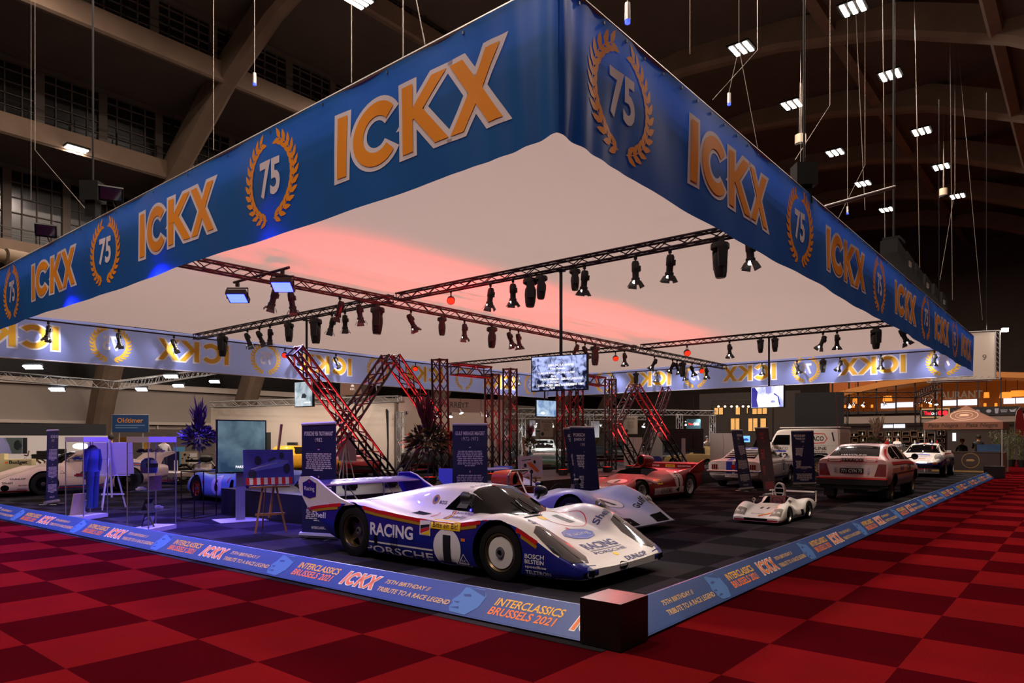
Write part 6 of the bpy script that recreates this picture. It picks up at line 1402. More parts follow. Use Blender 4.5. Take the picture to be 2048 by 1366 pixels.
# ================================================================ glass show cases
CLR = clear_glass(a=.03); SHELF = clear_glass('shelf_glass', .14); HEAD = mat('case_header', '#a89cb4', .5)
def CP(x, y, x0=.56, y0=None):                      # place inside a show case, which stands turned by 30 degrees
    y0 = y0 or (9.62 if y < 11 else 12.66); hy = .37 if y0 < 11 else .33; a, b = y - y0 - hy, -(x - x0 - .21); a *= .9; k = .866
    return (x0 + .22 + a * k - b * .5, y0 + .35 + a * .5 + b * k)
def case(label, x0, y0, sx, sy, h, shelves):
    t = thing('glass_case', label, 'display case', (*CP(x0 + sx / 2, y0 + sy / 2, x0, y0), 0), R(30)); sx, sy = sy, sx
    MB().box((0, 0, .04), (sx, sy, .08)).build('base', mat('case_white', '#c8c4cc', .4), t, smooth=0); MB().box((0, 0, h - .05), (sx, sy, .10)).build('header', HEAD, t, smooth=0)
    for nm, c, d in (('pane', (-sx / 2 + .003, 0, h / 2), (.006, sy, h - .18)), ('pane', (sx / 2 - .003, 0, h / 2), (.006, sy, h - .18)), ('pane', (0, -sy / 2 + .003, h / 2), (sx - .02, .006, h - .18)), ('pane', (0, sy / 2 - .003, h / 2), (sx - .02, .006, h - .18))):
        MB().box(c, d).build(nm, CLR, t, smooth=0)
    for s in (-1, 1):
        for r_ in (-1, 1): MB().box((s * (sx / 2 - .008), r_ * (sy / 2 - .008), h / 2), (.014, .014, h)).build('corner_post', ALUP, t, smooth=0)
    for z in shelves: MB().box((0, 0, z), (sx - .03, sy - .03, .008)).build('shelf', SHELF, t, smooth=0)
    return t
HC = 1.66
case('glass show case holding the blue helmet, nearer to the corner', .56, 9.62, .42, .74, HC, (.36, .72, 1.02, 1.38))
case('glass show case holding the racing overall and portrait, farther left', .56, 12.66, .42, .66, HC, (.86, 1.2))
DBL = mat('helmet_blue', '#1a2a8a', .15, coat=1.); SKIN = mat('skin', '#b8846a', .55); HAIR = mat('hair_dark', '#1a120e', .7)
q = MB(); q.lathe([(0, .27), (.07, .26), (.12, .21), (.14, .13), (.135, .05), (.12, 0), (.10, .0)], n=24); o = q.build('racing_helmet', DBL, None, (*CP(.77, 9.90), 1.026), R(30)); tag(o, 'blue racing helmet on a shelf of the nearer glass case', 'helmet')
v = MB(); v.grid(lambda u, w: V((.1425 * cos(-pi / 2 - 1.2 + 2.4 * u), .1425 * sin(-pi / 2 - 1.2 + 2.4 * u), .10 + .07 * w)), 14, 2); v.build('visor', GLS, o)
def small(name, label, cat, loc, fn, m, grp=None, az=0):
    q = MB(); fn(q); return tag(q.build(name, m, None, (*CP(loc[0], loc[1]), loc[2]), az + R(-60)), label, cat, grp)
small('framed_picture', 'small framed racing picture leaning in the nearer glass case', 'picture', (.80, 10.02, .728), lambda q: q.box((0, 0, .12), (.02, .34, .24)), mat('picture_dusk', '#6a4a4c', .4, noise=.6, nscale=12))
def modelcar(q): q.box((0, 0, .025), (.16, .07, .03)).box((-.01, 0, .05), (.08, .06, .025)); [q.cyl((x, -.037, .015), (x, .037, .015), .015, n=8) for x in (-.05, .05)]
for i, (x, y, z, cn, cm) in enumerate(((.78, 10.2, 1.384, 'white', '#c8c4c4'), (.72, 9.98, 1.384, 'silver', '#888890'), (.7, 9.8, 1.384, 'black', '#101014'), (.70, 9.98, .364, 'violet grey', '#6a5a90'), (.72, 10.24, .364, 'pale', '#b8b0d0'), (.7, 9.78, .728, 'light', '#c0b8cc'))):
    small('model_car', cn + ' model car on ' + {1.384: 'the top', .364: 'the lowest', .728: 'the middle'}[z] + ' shelf of the nearer glass case', 'model car', (x, y, z), modelcar, paint('model_' + cm[1:], cm), None, R(70))
small('picture_folder', 'open dark folder propped up on the lowest shelf of the nearer case', 'folder', (.78, 9.84, .364), lambda q: (q.box((0, 0, .12), (.012, .2, .22), rot=Matrix.Rotation(.4, 3, 'Y')), q.box((.06, 0, .06), (.01, .2, .16), rot=Matrix.Rotation(-.5, 3, 'Y'))), BLK)
small('racing_boot', 'dark folded picture frame standing on the floor of the nearer case', 'frame', (.76, 9.9, .082), lambda q: (q.box((0, 0, .13), (.02, .26, .24), rot=Matrix.Rotation(.3, 3, 'Y')), q.box((.06, 0, .09), (.012, .03, .2), rot=Matrix.Rotation(-.5, 3, 'Y'))), mat('frame_black_gloss', '#121016', .2, coat=.8)).name = 'photo_frame'
# the overall in the farther case
ovm = mat('overall_blue', '#1e3a86', .6)
ov = MB(); ov.lathe([(.02, 1.42), (.07, 1.40), (.16, 1.32), (.15, 1.1), (.13, .95), (.15, .86), (.10, .84)], Matrix.Scale(.55, 4, (1, 0, 0)), n=16)
for s in (-1, 1): ov.tube([(0, s * .14, 1.32), (0, s * .20, 1.1), (-.02, s * .19, .88)], [.055, .045, .04], 10); ov.tube([(0, s * .07, .88), (0, s * .075, .5), (0, s * .07, .12)], [.085, .06, .05], 10)
o = ov.build('racing_overall', ovm, None, (*CP(.80, 13.12), .08), R(-60)); tag(o, 'dark blue racing overall hanging in the farther glass case', 'overall'); MB().cyl((0, 0, 1.40), (0, 0, 1.52), .008, n=6).build('hanger', CHR, o)
MB().box((-.085, 0, 1.15), (.01, .16, .22)).build('chest_badge', flat('badge_navy', '#0c1848'), o, smooth=0)
pf = small('portrait_photo', 'leaning framed portrait of a fair haired person in the farther glass case', 'picture', (.70, 12.82, .085), lambda q: q.box((0, 0, .22), (.02, .32, .44), rot=Matrix.Rotation(.2, 3, 'Y')), mat('portrait_paper', '#c4a888', .4))
M_ = Matrix.Rotation(.2, 3, 'Y'); rr0, uu = V((0, -1, 0)), M_ @ V((0, 0, 1)); oo = V((0, 0, .22)) - (M_ @ V((.0105, 0, 0)))
for sh, m in ((Ci(0, .04, .10, .14), SKIN), (Pg([(-.11, .04), (-.12, .15), (-.04, .20), (.08, .19), (.12, .10), (.10, .0), (.07, .12), (-.05, .13)]), mat('hair_fair', '#a8803c', .6)), (Rc(0, -.15, .28, .12), WHT), (U(Ci(-.04, .06, .014, .008), Ci(.04, .06, .014, .008), Rc(0, -.03, .05, .008)), flat('portrait_line', '#503028'))):
    lay('photo_shape', sh, m, pf, oo, rr0, uu, .002)
for i, (y, z, lb) in enumerate(((12.8, .864, 'red'), (13.1, .864, 'black'), (13.05, 1.204, 'gold'), (12.75, 1.204, 'navy'))): small('model_car', lb + ' model car on a shelf of the farther glass case', 'model car', (.74, y, z), modelcar, paint('model_' + lb, {'red': '#8a1418', 'black': '#141416', 'gold': '#a8843c', 'navy': '#18265a'}[lb]), None, R(60))
small('trophy', 'pale trophy standing on the floor of the farther glass case', 'trophy', (.66, 13.05, .085), lambda q: q.lathe([(0, 0), (.06, 0), (.05, .02), (.015, .06), (.02, .14), (.06, .2), (.05, .28), (0, .3)], n=14), mat('trophy_pale', '#b8b0d8', .3))

# ================================================================ flower arrangements
def bouquet(label, base, h0, R0, height, cols, seed, table=None, vase=True, droop=.2):
    rn = random.Random(seed); t = thing('flower_arrangement', label, 'flowers', base)
    if vase:
        v = MB(); v.lathe([(0, .01), (.13, .01), (.13, .02), (.03, .05), (.018, .12), (.02, h0 * .75), (.04, h0 * .86), (.09, h0), (.085, h0), (.035, h0 * .86), (0, h0 * .8)], n=18); v.build('vase', clear_glass('vase_glass', .35), t)
    def leaf(mb, p, d, l, w, mi=0):
        d = d.normalized(); s = d.cross(V((rn.random() - .5, rn.random() - .5, rn.random() - .5))).normalized() * w; q = d * l; g_ = V((0, 0, -l * droop * rn.random()))
        mb.add([p, p + q * .45 + s, p + q + g_, p + q * .45 - s], [(0, 1, 2, 3)], mi)
    fo = MB(); c = V((0, 0, h0 + R0 * .6))
    for k in range(420):
        d = V((rn.gauss(0, 1), rn.gauss(0, 1), rn.gauss(.15, .8))).normalized(); p = c + V((d.x * R0, d.y * R0, d.z * R0 * .75)) * (rn.random() ** .4) * .85
        leaf(fo, p, d + V((0, 0, .3)), R0 * (.2 + .3 * rn.random()), R0 * .06, 0 if rn.random() < .7 else 1)
    for k in range(60):
        a = rn.random() * 6.28; p = c + V((cos(a), sin(a), 0)) * R0 * .3; leaf(fo, p, V((cos(a) * 1.0, sin(a) * 1.0, -.2 + rn.random() * .4)), R0 * (.8 + .5 * rn.random()), R0 * .03, rn.choice((0, 1)))
    fo.build('foliage', [cols[0], cols[1]], t, smooth=0)
    pl = MB()
    for k in range(46):
        a = rn.random() * 6.28; ti = rn.random() * .34; d = V((cos(a) * ti, sin(a) * ti, 1)); hh = height - h0 - R0 * .6; p = c + d * hh * (.1 + .3 * rn.random())
        for j in range(5): leaf(pl, p + d * hh * .1 * j, d + V((rn.gauss(0, .15), rn.gauss(0, .15), 0)), hh * (.2 + .25 * rn.random()), R0 * .05, 0)
    pl.build('plume', cols[2], t, smooth=0)
    bl = MB()
    for k in range(26):
        d = V((rn.gauss(0, 1), rn.gauss(0, 1), rn.gauss(.2, .7))).normalized(); p = c + V((d.x * R0, d.y * R0, d.z * R0 * .7)) * .95
        for j in range(7): leaf(bl, p, d + V((rn.gauss(0, .7), rn.gauss(0, .7), rn.gauss(0, .7))), R0 * .17, R0 * .07, k % 2)
    bl.build('bloom', [cols[3], cols[4]], t, smooth=0)
    return t
def leafm(n, c): return mat(n, c, .55, noise=.25, nscale=6)
# table of thin black steel with the purple arrangement
tb = G(398, 1034); TH = .96
t = thing('wire_frame_table', 'tall table of thin black steel frame with the purple flower arrangement', 'table', (tb.x, tb.y, 0), R(20)); w, d_ = .62, .36
MB().box((0, 0, TH - .01), (w, d_, .02)).build('table_top', GLS, t, smooth=0)
for sx in (-1, 1):
    for sy in (-1, 1): MB().box((sx * (w / 2 - .01), sy * (d_ / 2 - .01), TH / 2), (.016, .016, TH)).build('leg', BLK, t, smooth=0)
    MB().box((sx * (w / 2 - .01), 0, .01), (.016, d_, .016)).build('foot_rail', BLK, t, smooth=0)
for sy in (-1, 1): MB().box((0, sy * (d_ / 2 - .01), .01), (w, .016, .016)).build('foot_rail', BLK, t, smooth=0)
bouquet('purple flower arrangement on a tall glass vase, on the wire frame table', (tb.x, tb.y, TH), .5, .34, 1.45, [leafm('leaf_purple_dark', '#1c1228'), leafm('leaf_blue_purple', '#2c1c4c'), leafm('plume_purple', '#3c1c40'), leafm('bloom_violet', '#54306c'), leafm('bloom_lilac', '#6a5078')], 3)
p = PY(856, 940, SY0 + .5)
bouquet('dark red and ochre flower arrangement on a tall glass vase, on the black stage', (p.x, p.y, SH), .75, .48, 2.05, [leafm('leaf_dark_brown', '#2a1a14'), leafm('leaf_olive', '#5a5a24'), leafm('plume_maroon', '#5c1c26'), leafm('bloom_rose', '#8a3048'), leafm('bloom_ochre', '#b08a4a')], 5)
p = PD(1754, 905, 26.5)
pw = MB().box((p.x + .35, p.y - .12, .6), (.3, .98, 1.2)).build('white_plinth', mat('plinth_white', '#b8a8b4', .5), smooth=0); tag(pw, 'tall white plinth panel behind the white flower arrangement', 'plinth')
pl_ = MB().lathe([(0, 0), (.2, 0), (.2, .9), (0, .9)], n=20).build('flower_stand', mat('plinth_white', '#b8a8b4', .5), None, (p.x - .1, p.y + .0, 0)); tag(pl_, 'round white stand under the white flower arrangement', 'stand')
bouquet('white and magenta flower arrangement on a stand, behind the muddy hatchback', (p.x - .1, p.y, .9), .35, .36, 1.55, [leafm('leaf_green', '#4a5a30'), leafm('leaf_pale_green', '#a8a070'), leafm('plume_cream', '#c8b898'), leafm('bloom_white', '#d8c8b8'), leafm('bloom_magenta', '#a03a78')], 8)
p = PD(1060, 905, 35); bouquet('small brown flower arrangement far behind the truss letter C', (p.x, p.y, .0), 1.25, .34, 2.3, [leafm('leaf_dark_brown', '#2a1a14'), leafm('leaf_olive', '#5a5a24'), leafm('plume_maroon', '#5c1c26'), leafm('bloom_rose', '#8a3048'), leafm('bloom_ochre', '#b08a4a')], 11)
p = PD(902, 905, 21); bouquet('yellow and red leafy arrangement right of the dark red flowers', (p.x, p.y, .0), 1.15, .30, 1.85, [leafm('leaf_yellow', '#8a7030'), leafm('leaf_olive', '#5a5a24'), leafm('plume_maroon', '#5c1c26'), leafm('bloom_red2', '#a03030'), leafm('bloom_ochre', '#b08a4a')], 12)
# ================================================================ people (seen small, beyond the stand)
def person(label, loc, az, shirt, trousers, hair, seated=False, arms=((.30, .0, 1.05), (.30, .0, 1.05)), h=1.75, hand=(.25, .75)):
    t = thing('person', label, 'person', loc, az); k = h / 1.75
    me = bpy.data.meshes.new('sk'); hz = .92 if not seated else .50
    sh = hz + .50
    P = [(0, 0, hz), (0, 0, hz + .22), (0, 0, sh - .04), (0, 0, sh + .08), (.01, 0, sh + .16), (.015, 0, sh + .26), (.01, 0, sh + .34)]
    E_ = [(0, 1), (1, 2), (2, 3), (3, 4), (4, 5), (5, 6)]; Rr = [.16, .135, .15, .055, .075, .098, .07]
    for s, arm in zip((-1, 1), arms):
        b = len(P); P += [(0, s * .19, sh - .04), (arm[0] * .4, s * .25, sh - .30), (arm[0], s * .20, hz + .12 + arm[2] * .1), (arm[0] + .1, s * .17, hz + .12 + arm[2] * .1)]; Rr += [.062, .048, .036, .034]
        E_ += [(2, b), (b, b + 1), (b + 1, b + 2), (b + 2, b + 3)]
        b = len(P)
        if seated: P += [(.05, s * .10, hz - .03), (.42, s * .11, hz), (.42, s * .11, .08), (.54, s * .11, .04)]
        else: P += [(0, s * .09, hz - .06), (.02, s * .10, .50), (-.01, s * .10, .08), (.12, s * .11, .04)]
        Rr += [.10, .066, .045, .04]; E_ += [(0, b), (b, b + 1), (b + 1, b + 2), (b + 2, b + 3)]
    me.from_pydata([(x * k, y * k, z * k) for x, y, z in P], E_, []); o = bpy.data.objects.new('sk', me); COL.objects.link(o)
    m = o.modifiers.new('s', 'SKIN'); sv = me.skin_vertices
    if not sv: bpy.context.view_layer.update()
    dg = bpy.context.evaluated_depsgraph_get()
    if not me.skin_vertices:
        me.attributes.new('skin', 'FLOAT', 'POINT') if 0 else None
    if me.skin_vertices:
        for q, r_ in zip(me.skin_vertices[0].data, Rr): q.radius = (r_ * k, r_ * k)
        me.skin_vertices[0].data[0].use_root = True
    o.modifiers.new('u', 'SUBSURF').levels = 1; bpy.context.view_layer.update()
    nm_ = bpy.data.meshes.new_from_object(o.evaluated_get(bpy.context.evaluated_depsgraph_get())); bpy.data.objects.remove(o)
    for m in (shirt, trousers, SKIN): nm_.materials.append(m)
    for p in nm_.polygons:
        c = p.center / k; p.use_smooth = True
        p.material_index = 2 if c.z > sh + .07 or (abs(c.y) > .13 and c.x > arms[0][0] + .01 and c.z > hz) else 1 if c.z < hz + .02 else 0
    link('body', nm_, t)
    hm = MB(); hm.lathe([(0, .125), (.07, .115), (.108, .06), (.112, .0), (.095, -.06)], Matrix.Translation((-.012 * k, 0, (sh + .27) * k)), n=14); hm.build('hair', hair, t)
    for s in (-1, 1):
        e = MB(); e.lathe([(0, .012), (.012, 0), (0, -.012)], Matrix.Translation((.098 * k, s * .035 * k, (sh + .26) * k)), n=8); e.build('eye', BLKP, t)
    MB().prism([(0, -.02), (.03, -.02), (0, .03)], .02, Matrix.Translation((.095 * k, 0, (sh + .225) * k)) @ Matrix.Rotation(pi / 2, 4, 'X')).build('nose', SKIN, t)
    return t
CB, CW = flat('shirt_black', '#0e0d0e'), flat('shirt_white', '#c8c0bc'); JN = flat('trousers_dark', '#16181e'); HB = HAIR; HA = mat('hair_auburn', '#6a3218', .6)
g = PD(1924, 900, 35.6); person('person in black with auburn hair seated behind the brown counter, seen from behind', (g.x, g.y, .28), R(20), CB, JN, HA, True, h=1.72)
g = PD(1957, 900, 36.2); person('person in black with short dark hair behind the brown counter, taller of the two', (g.x, g.y, 0), R(10), CB, JN, HB, h=1.78)
g = PD(1775, 900, 46); person('bartender in black with bent head before the wooden bottle wall', (g.x, g.y, 0), R(200), CB, JN, HB)
g = PD(1794, 900, 46.5); person('bartender in white shirt before the wooden bottle wall', (g.x, g.y, 0), R(190), CW, JN, HB)
g = PD(222, 900, 27.5); person('person with short dark hair behind the white backed easel', (g.x, g.y, 0), R(60), CB, JN, HB, h=1.74)
g = PD(328, 905, 31); person('person in a pale shirt seen behind the nearer glass case', (g.x, g.y, 0), R(50), CW, JN, HA, h=1.68)
g = PD(1414, 900, 41); person('person in brown standing beyond the back of the floor screen', (g.x, g.y, 0), R(220), flat('shirt_brown', '#4a3a30'), JN, HB)
g = PD(1058, 900, 40); person('person in white behind the far brown flowers', (g.x, g.y, 0), R(200), CW, JN, HB, h=1.7)

# ================================================================ neighbouring booths
def wall(name, label, a, b, z0, z1, m, th=.12, cat='partition', group=None):
    a, b = V(a), V(b); L = (b - a).length; d = (b - a) / L; c = (a + b) / 2
    o = MB().box((0, 0, (z1 - z0) / 2), (L, th, z1 - z0)).build(name, m, None, (c.x, c.y, z0), atan2(d.y, d.x), smooth=0); return tag(o, label, cat, group)
P2 = lambda px, d: PD(px, 900, d)
SPOTW = mat('lit_booth_lamp', '#ffffff', .4, emit='#f2f6ff', es=25)
def flood(label, px, py, d, w=.5, power=260, tgt=None, strength=None):
    p = PD(px, py, d); t = thing('flood_lamp', label, 'lamp', p, RAZ); MB().box((0, .06, .05), (w, .1, .3)).build('housing', BLK, t, smooth=0)
    MB().box((0, 0, -.03), (w * .92, .26, .06), rot=Matrix.Rotation(-.5, 3, 'X')).build('lamp_face', SPOTW, t, smooth=0)
    MB().cyl((0, .06, .2), (0, .06, .75), .015, n=6).build('hanger', BLK, t)
    if power: light('SPOT', 'flood_beam', p + V((0, 0, -.25)) - FW * .1, power * 3, (.9, .95, 1), V(tgt) if tgt else p + V((0, 0, -3)), .15, 120, .7)
WALLW = mat('booth_white', '#c4bab2', .7, noise=.04, nscale=2); DRP = mat('white_drapery', '#b8a898', .8, noise=.05, nscale=1.2)
CURT = mat('curtain_black', '#101012', .95)
# dark curtain wall and white panels at far left
a, b = P2(-140, 27.5), P2(216, 29.5)
wall('curtain_wall', 'black curtain header above the white booth panels at far left', a + V((0, .15, 0)), b + V((0, .15, 0)), 0, 2.25, mat('curtain_grey', '#26262a', .9), .2, 'curtain')
w1 = wall('booth_partition', 'long white booth panel wall at far left', P2(-140, 27.2), P2(225, 29.2), 0, 1.76, mat('booth_panel_white', '#d8d4d0', .5), .08)
d = (P2(225, 29.2) - P2(-140, 27.2)); d.z = 0; d.normalize(); nn = V((d.y, -d.x, 0))
pc = PD(18, 892, 26.8)
ph = MB().box((0, 0, 0), (1.2, .04, .62)).build('wall_picture', mat('photo_grey_violet', '#7880a0', .4), None, (pc.x, pc.y, 1.36), atan2(d.y, d.x), smooth=0); tag(ph, 'dark wall picture of a car wing on the white panels at far left', 'picture')
for sh, m in ((Pg([(-.6, -.31), (.1, -.31), (.0, .05), (-.2, .31), (-.6, .31)]), flat('wing_violet', '#8c8cc0')), (Pg([(.0, .05), (.1, -.31), (.42, -.31), (.45, .31), (-.1, .31)]), flat('wing_green', '#4a5a58')), (Rc(.53, 0, .14, .62), BLKP), (Ci(.30, .02, .14, .2), flat('lamp_dark', '#1c2430'))): lay('photo_shape', sh, m, ph, (0, -.0205, 0), (1, 0, 0), (0, 0, 1), .002)
MB().lathe([(0, 0), (.33, 0), (.33, -.02)], Matrix.Translation((0, 0, 0)), n=8).build('x', WALLW) if 0 else None
ov_ = PD(161, 892, 27.2); os_ = lay('lamp_oval', Ci(0, 0, .27, .12), mat('lit_oval', '#ffffff', .5, emit='#ffffff', es=2.), None, (ov_.x, ov_.y, 1.34), d, (0, 0, 1), .01); os_.name = 'oval_sign'; tag(os_, 'white lit oval sign on the panels behind the farther glass case', 'sign')
cc = PD(35, 945, 25); o = MB().box((0, 0, .45), (1.0, .5, .9)).build('counter', mat('counter_cream', '#c0b48a', .5), None, (cc.x, cc.y, 0), atan2(d.y, d.x), smooth=0); tag(o, 'cream booth counter with an orange square and black lettering', 'counter')
lay('lettering', T('Budget', .10, .78, .56, .16, .03), BLKP, o, (0, -.251, 0), (1, 0, 0), (0, 0, 1), .003); lay('logo_square', Rc(-.26, .78, .07, .07), ORNG, o, (0, -.251, 0), (1, 0, 0), (0, 0, 1), .003)
MB().box((-.42, 0, 1.0), (.16, .4, .2)).build('leaflet_rack', mat('counter_cream', '#c0b48a', .5), o, smooth=0)
ec = PD(79, 925, 26.3); t = thing('engine_display', 'chrome and black car engine shown on an orange plinth, far left', 'engine', (ec.x, ec.y, 0), atan2(d.y, d.x))
MB().box((0, 0, .32), (.9, .5, .64)).build('plinth', flat('plinth_orange', '#b0682a'), t, smooth=0); q = MB(); q.box((.1, 0, .95), (.6, .4, .2)); q.box((.2, 0, 1.1), (.5, .36, .14)); q.build('engine_block', BLK, t, smooth=0)
q = MB(); rn = random.Random(4)
for k in range(26): a = V((rn.uniform(-.5, .4), rn.uniform(-.2, .2), rn.uniform(.66, 1.0))); q.cyl(a, a + V((rn.uniform(-.2, .2), rn.uniform(-.1, .1), rn.uniform(.02, .2))), rn.uniform(.02, .05), n=8)
q.build('pipework', CHR, t)
bx = PD(121, 925, 26.6); o = MB().box((0, 0, .62), (.34, .3, 1.24)).build('black_kiosk', BLK, None, (bx.x, bx.y, 0), atan2(d.y, d.x), smooth=0); tag(o, 'black kiosk with a small pale oval beside the engine', 'kiosk'); lay('oval_mark', Ci(0, 1.0, .11, .05), flat('oval_blue', '#a0c8e0'), o, (0, -.151, 0), (1, 0, 0), (0, 0, 1), .003)
# Oldtimer sign, yellow panels, desk corner
sc_ = PD(261, 847, 31); o = MB().box((0, 0, 0), (1.52, .06, .76)).build('hanging_sign', mat('sign_blue', '#173a66', .5), None, (sc_.x, sc_.y, sc_.z), RAZ + .1, smooth=0); tag(o, 'dark blue booth sign with orange word, above the nearer glass case', 'sign')
lay('lettering', T('Oldtimer', 0, .14, 1.1, .22, .01), flat('sign_orange', '#c8863c'), o, (0, -.031, 0), (1, 0, 0), (0, 0, 1), .003); lay('small_print', U(Rc(0, -.08, 1.25, .04), Rc(-.15, -.19, .95, .04)), flat('sign_dim', '#5a7a9a'), o, (0, -.031, 0), (1, 0, 0), (0, 0, 1), .003)
fr_ = MB(); fr_.tube([(-.78, 0, -.39), (.78, 0, -.39), (.78, 0, .39), (-.78, 0, .39)], .02, 6, closed=True); fr_.build('frame', ALUP, o)
for s in (-1, 1): MB().cyl((s * .5, .05, -.4), (s * .5, .05, -sc_.z), .03, n=8).build('post', ALUP, o)
wall('dark_partition', 'dark brown partition under the blue booth sign', P2(226, 33), P2(430, 36), 0, 2.1, mat('partition_brown', '#3a302a', .8), .1)
for px, d0, wd, lb in ((247, 31.6, .55, 'yellow panel left behind the nearer glass case'), (293, 31.8, .3, 'yellow banner with black lettering behind the nearer glass case')):
    p = P2(px, d0); o = MB().box((0, 0, .85), (wd, .04, 1.7)).build('yellow_banner', flat('panel_yellow', '#b8861c'), None, (p.x, p.y, 0), RAZ, smooth=0); tag(o, lb, 'panel')
p = P2(358, 32); o = MB().box((0, 0, .8), (.5, .04, .9)).box((0, 0, .2), (.4, .04, .4)).build('blue_poster', flat('poster_blue', '#3c7a9c'), None, (p.x, p.y, 0), RAZ, smooth=0); tag(o, 'small blue and yellow poster left of the purple flowers', 'poster')
p = P2(380, 29); o = MB().box((0, 0, .55), (.75, .05, 1.1)).build('sticker_board', mat('board_cream', '#a89c84', .5), None, (p.x, p.y, 0), RAZ, smooth=0); tag(o, 'pale board with dark stickers behind the purple flowers', 'board'); rn = random.Random(5)
lay('sticker', U(*[Ci(rn.uniform(-.3, .1), rn.uniform(.4, 1.0), rn.uniform(.02, .06), rn.uniform(.02, .05), 10) for _ in range(14)]), BLKP, o, (0, -.026, 0), (1, 0, 0), (0, 0, 1), .003); lay('sheet', U(Rc(.15, .95, .3, .16), Rc(.15, .7, .36, .22)), WHT, o, (0, -.026, 0), (1, 0, 0), (0, 0, 1), .002)
p = P2(357, 26.5); t = thing('office_chair', 'black leather office chair left of the purple flowers', 'chair', (p.x, p.y, 0), RAZ + 1.2); MB().box((0, 0, .48), (.5, .5, .1)).build('seat', BLK, t); MB().box((-.24, 0, .84), (.1, .48, .62)).build('backrest', BLK, t)
for s in (-1, 1): MB().box((0, s * .27, .66), (.32, .05, .04)).build('armrest', BLK, t)
q = MB(); q.cyl((0, 0, .05), (0, 0, .45), .03); [q.cyl((0, 0, .07), (.28 * cos(k * 1.256), .28 * sin(k * 1.256), .04), .02, n=6) for k in range(5)]; q.build('base', CHR, t)
# low white stage on a truss base
a, b = P2(322, 26.2), P2(392, 25.2); wall('low_stage', 'low white stage deck left of the light blue racer', a, b, .28, .42, WALLW, 1.6, 'stage'); truss('stage_truss', 'silver truss carrying the low white stage', a + V((0, -.75, .14 - a.z)), b + V((0, -.75, .14 - b.z)), .22, ALUP, 4, .02, .3)
for px in (349, 355): q = P2(px, 25.5); o = MB().cyl((0, 0, 0), (0, 0, .42), .018, n=6).build('barrier_stanchion', WHT, None, (q.x, q.y, .42)); tag(o, 'thin white barrier post on the low white stage, ' + ('left' if px == 349 else 'right') + ' one', 'post')
p = P2(405, 27); t = thing('motorcycle', 'black motorcycle behind the purple flower arrangement', 'motorcycle', (p.x, p.y, 0), RAZ)
for x in (-.7, .7): m_ = MB(); m_.lathe([(.26, -.05), (.32, -.05), (.32, .05), (.26, .05)], Matrix.Translation((x, 0, .32)) @ Matrix.Rotation(pi / 2, 4, 'X'), n=24, close=True); m_.build('wheel', RUB, t)
q = MB(); q.box((0, 0, .5), (.6, .25, .3)); q.tube([(-.7, 0, .32), (-.3, 0, .6), (.3, 0, .8), (.7, 0, .32)], .05); q.build('frame', CHR, t); q = MB(); q.lathe([(0, -.3), (.12, -.2), (.15, 0), (.1, .2), (0, .25)], Matrix.Translation((.15, 0, .85)) @ Matrix.Rotation(pi / 2, 4, 'Y'), n=12); q.build('tank', BLK, t); MB().box((-.35, 0, .78), (.5, .24, .1)).build('seat', BLKM, t); MB().tube([(.45, -.35, 1.05), (.5, 0, 1.0), (.45, .35, 1.05)], .015).build('handlebar', CHR, t)
# white drapery walls around the red coupe
wall('drapery_wall', 'long white drapery wall behind the floor screen and the red coupe', P2(424, 38.5), P2(790, 33.3), 0, 3.35, DRP, .15)
wall('drapery_wall', 'white drapery return wall beside the cream fascia booth', P2(791, 33.6), P2(806, 41), 0, 3.35, DRP, .15)
truss('booth_truss', 'silver truss along the top of the white drapery wall', P2(424, 38.2) * 1.0 + V((0, 0, 3.5 - P2(424, 38.2).z)), P2(800, 32.7) + V((0, 0, 3.5 - P2(800, 32.7).z)), .28, ALUP, 4, .025, .45)
p = P2(585, 35.6); o = MB().box((0, 0, .9), (.42, .4, 1.1)).cyl((0, 0, 0), (0, 0, .35), .05).build('loudspeaker', BLK, None, (p.x, p.y, 0), RAZ); tag(o, 'black loudspeaker before the white drapery wall', 'loudspeaker')
p = P2(533, 35); o = MB().box((0, 0, 1.0), (.34, .3, 1.9)).build('black_screen', CURT, None, (p.x, p.y, 0), RAZ); tag(o, 'tall black panel behind the floor screen', 'panel')
p = P2(688, 27); o = MB().box((0, 0, 1.35), (.46, .4, .28)).cyl((0, 0, 0), (0, 0, 1.2), .03).build('loudspeaker', BLK, None, (p.x, p.y, 0), RAZ); tag(o, 'small black loudspeaker behind the pinkish board', 'loudspeaker')
p = P2(775, 32); q = MB(); q.tube([(-.05, 0, 3.0), (-.02, 0, 2.9), (0, 0, 2.3), (.02, 0, 1.4), (0, 0, .02)], [.03, .07, .05, .035, .05]); o = q.build('folded_flag', CURT, None, (p.x, p.y, 0), RAZ); tag(o, 'furled black flag hanging at the end of the white drapery wall', 'flag')
# the cream fascia booth
a, b = PD(798, 800, 33), PD(1004, 818, 36); fz = 2.95
f = wall('booth_fascia', 'pale fascia of a booth with dark serif lettering', (a.x, a.y, 0), (b.x, b.y, 0), fz, fz + .68, mat('fascia_pink', '#b89c90', .7, noise=.06, nscale=1), .06, 'fascia'); L = (V((b.x, b.y, 0)) - V((a.x, a.y, 0))).length
lay('lettering', T('MARREYT', .10, .36, 1.55, .26, .0), flat('serif_dark', '#2a2422'), f, (0, -.031, 0), (1, 0, 0), (0, 0, 1), .004)
dd = (V((b.x, b.y, 0)) - V((a.x, a.y, 0))).normalized()
for q0, lb in ((V((a.x, a.y, 0)) + dd * .1, 'left'), (V((b.x, b.y, 0)) - dd * .1, 'right')): truss('truss_tower', 'silver truss leg at the ' + lb + ' end of the pale fascia', q0 + V((0, 0, .02)), q0 + V((0, 0, 2.9)), .28, ALUP, 4, .022, .4)
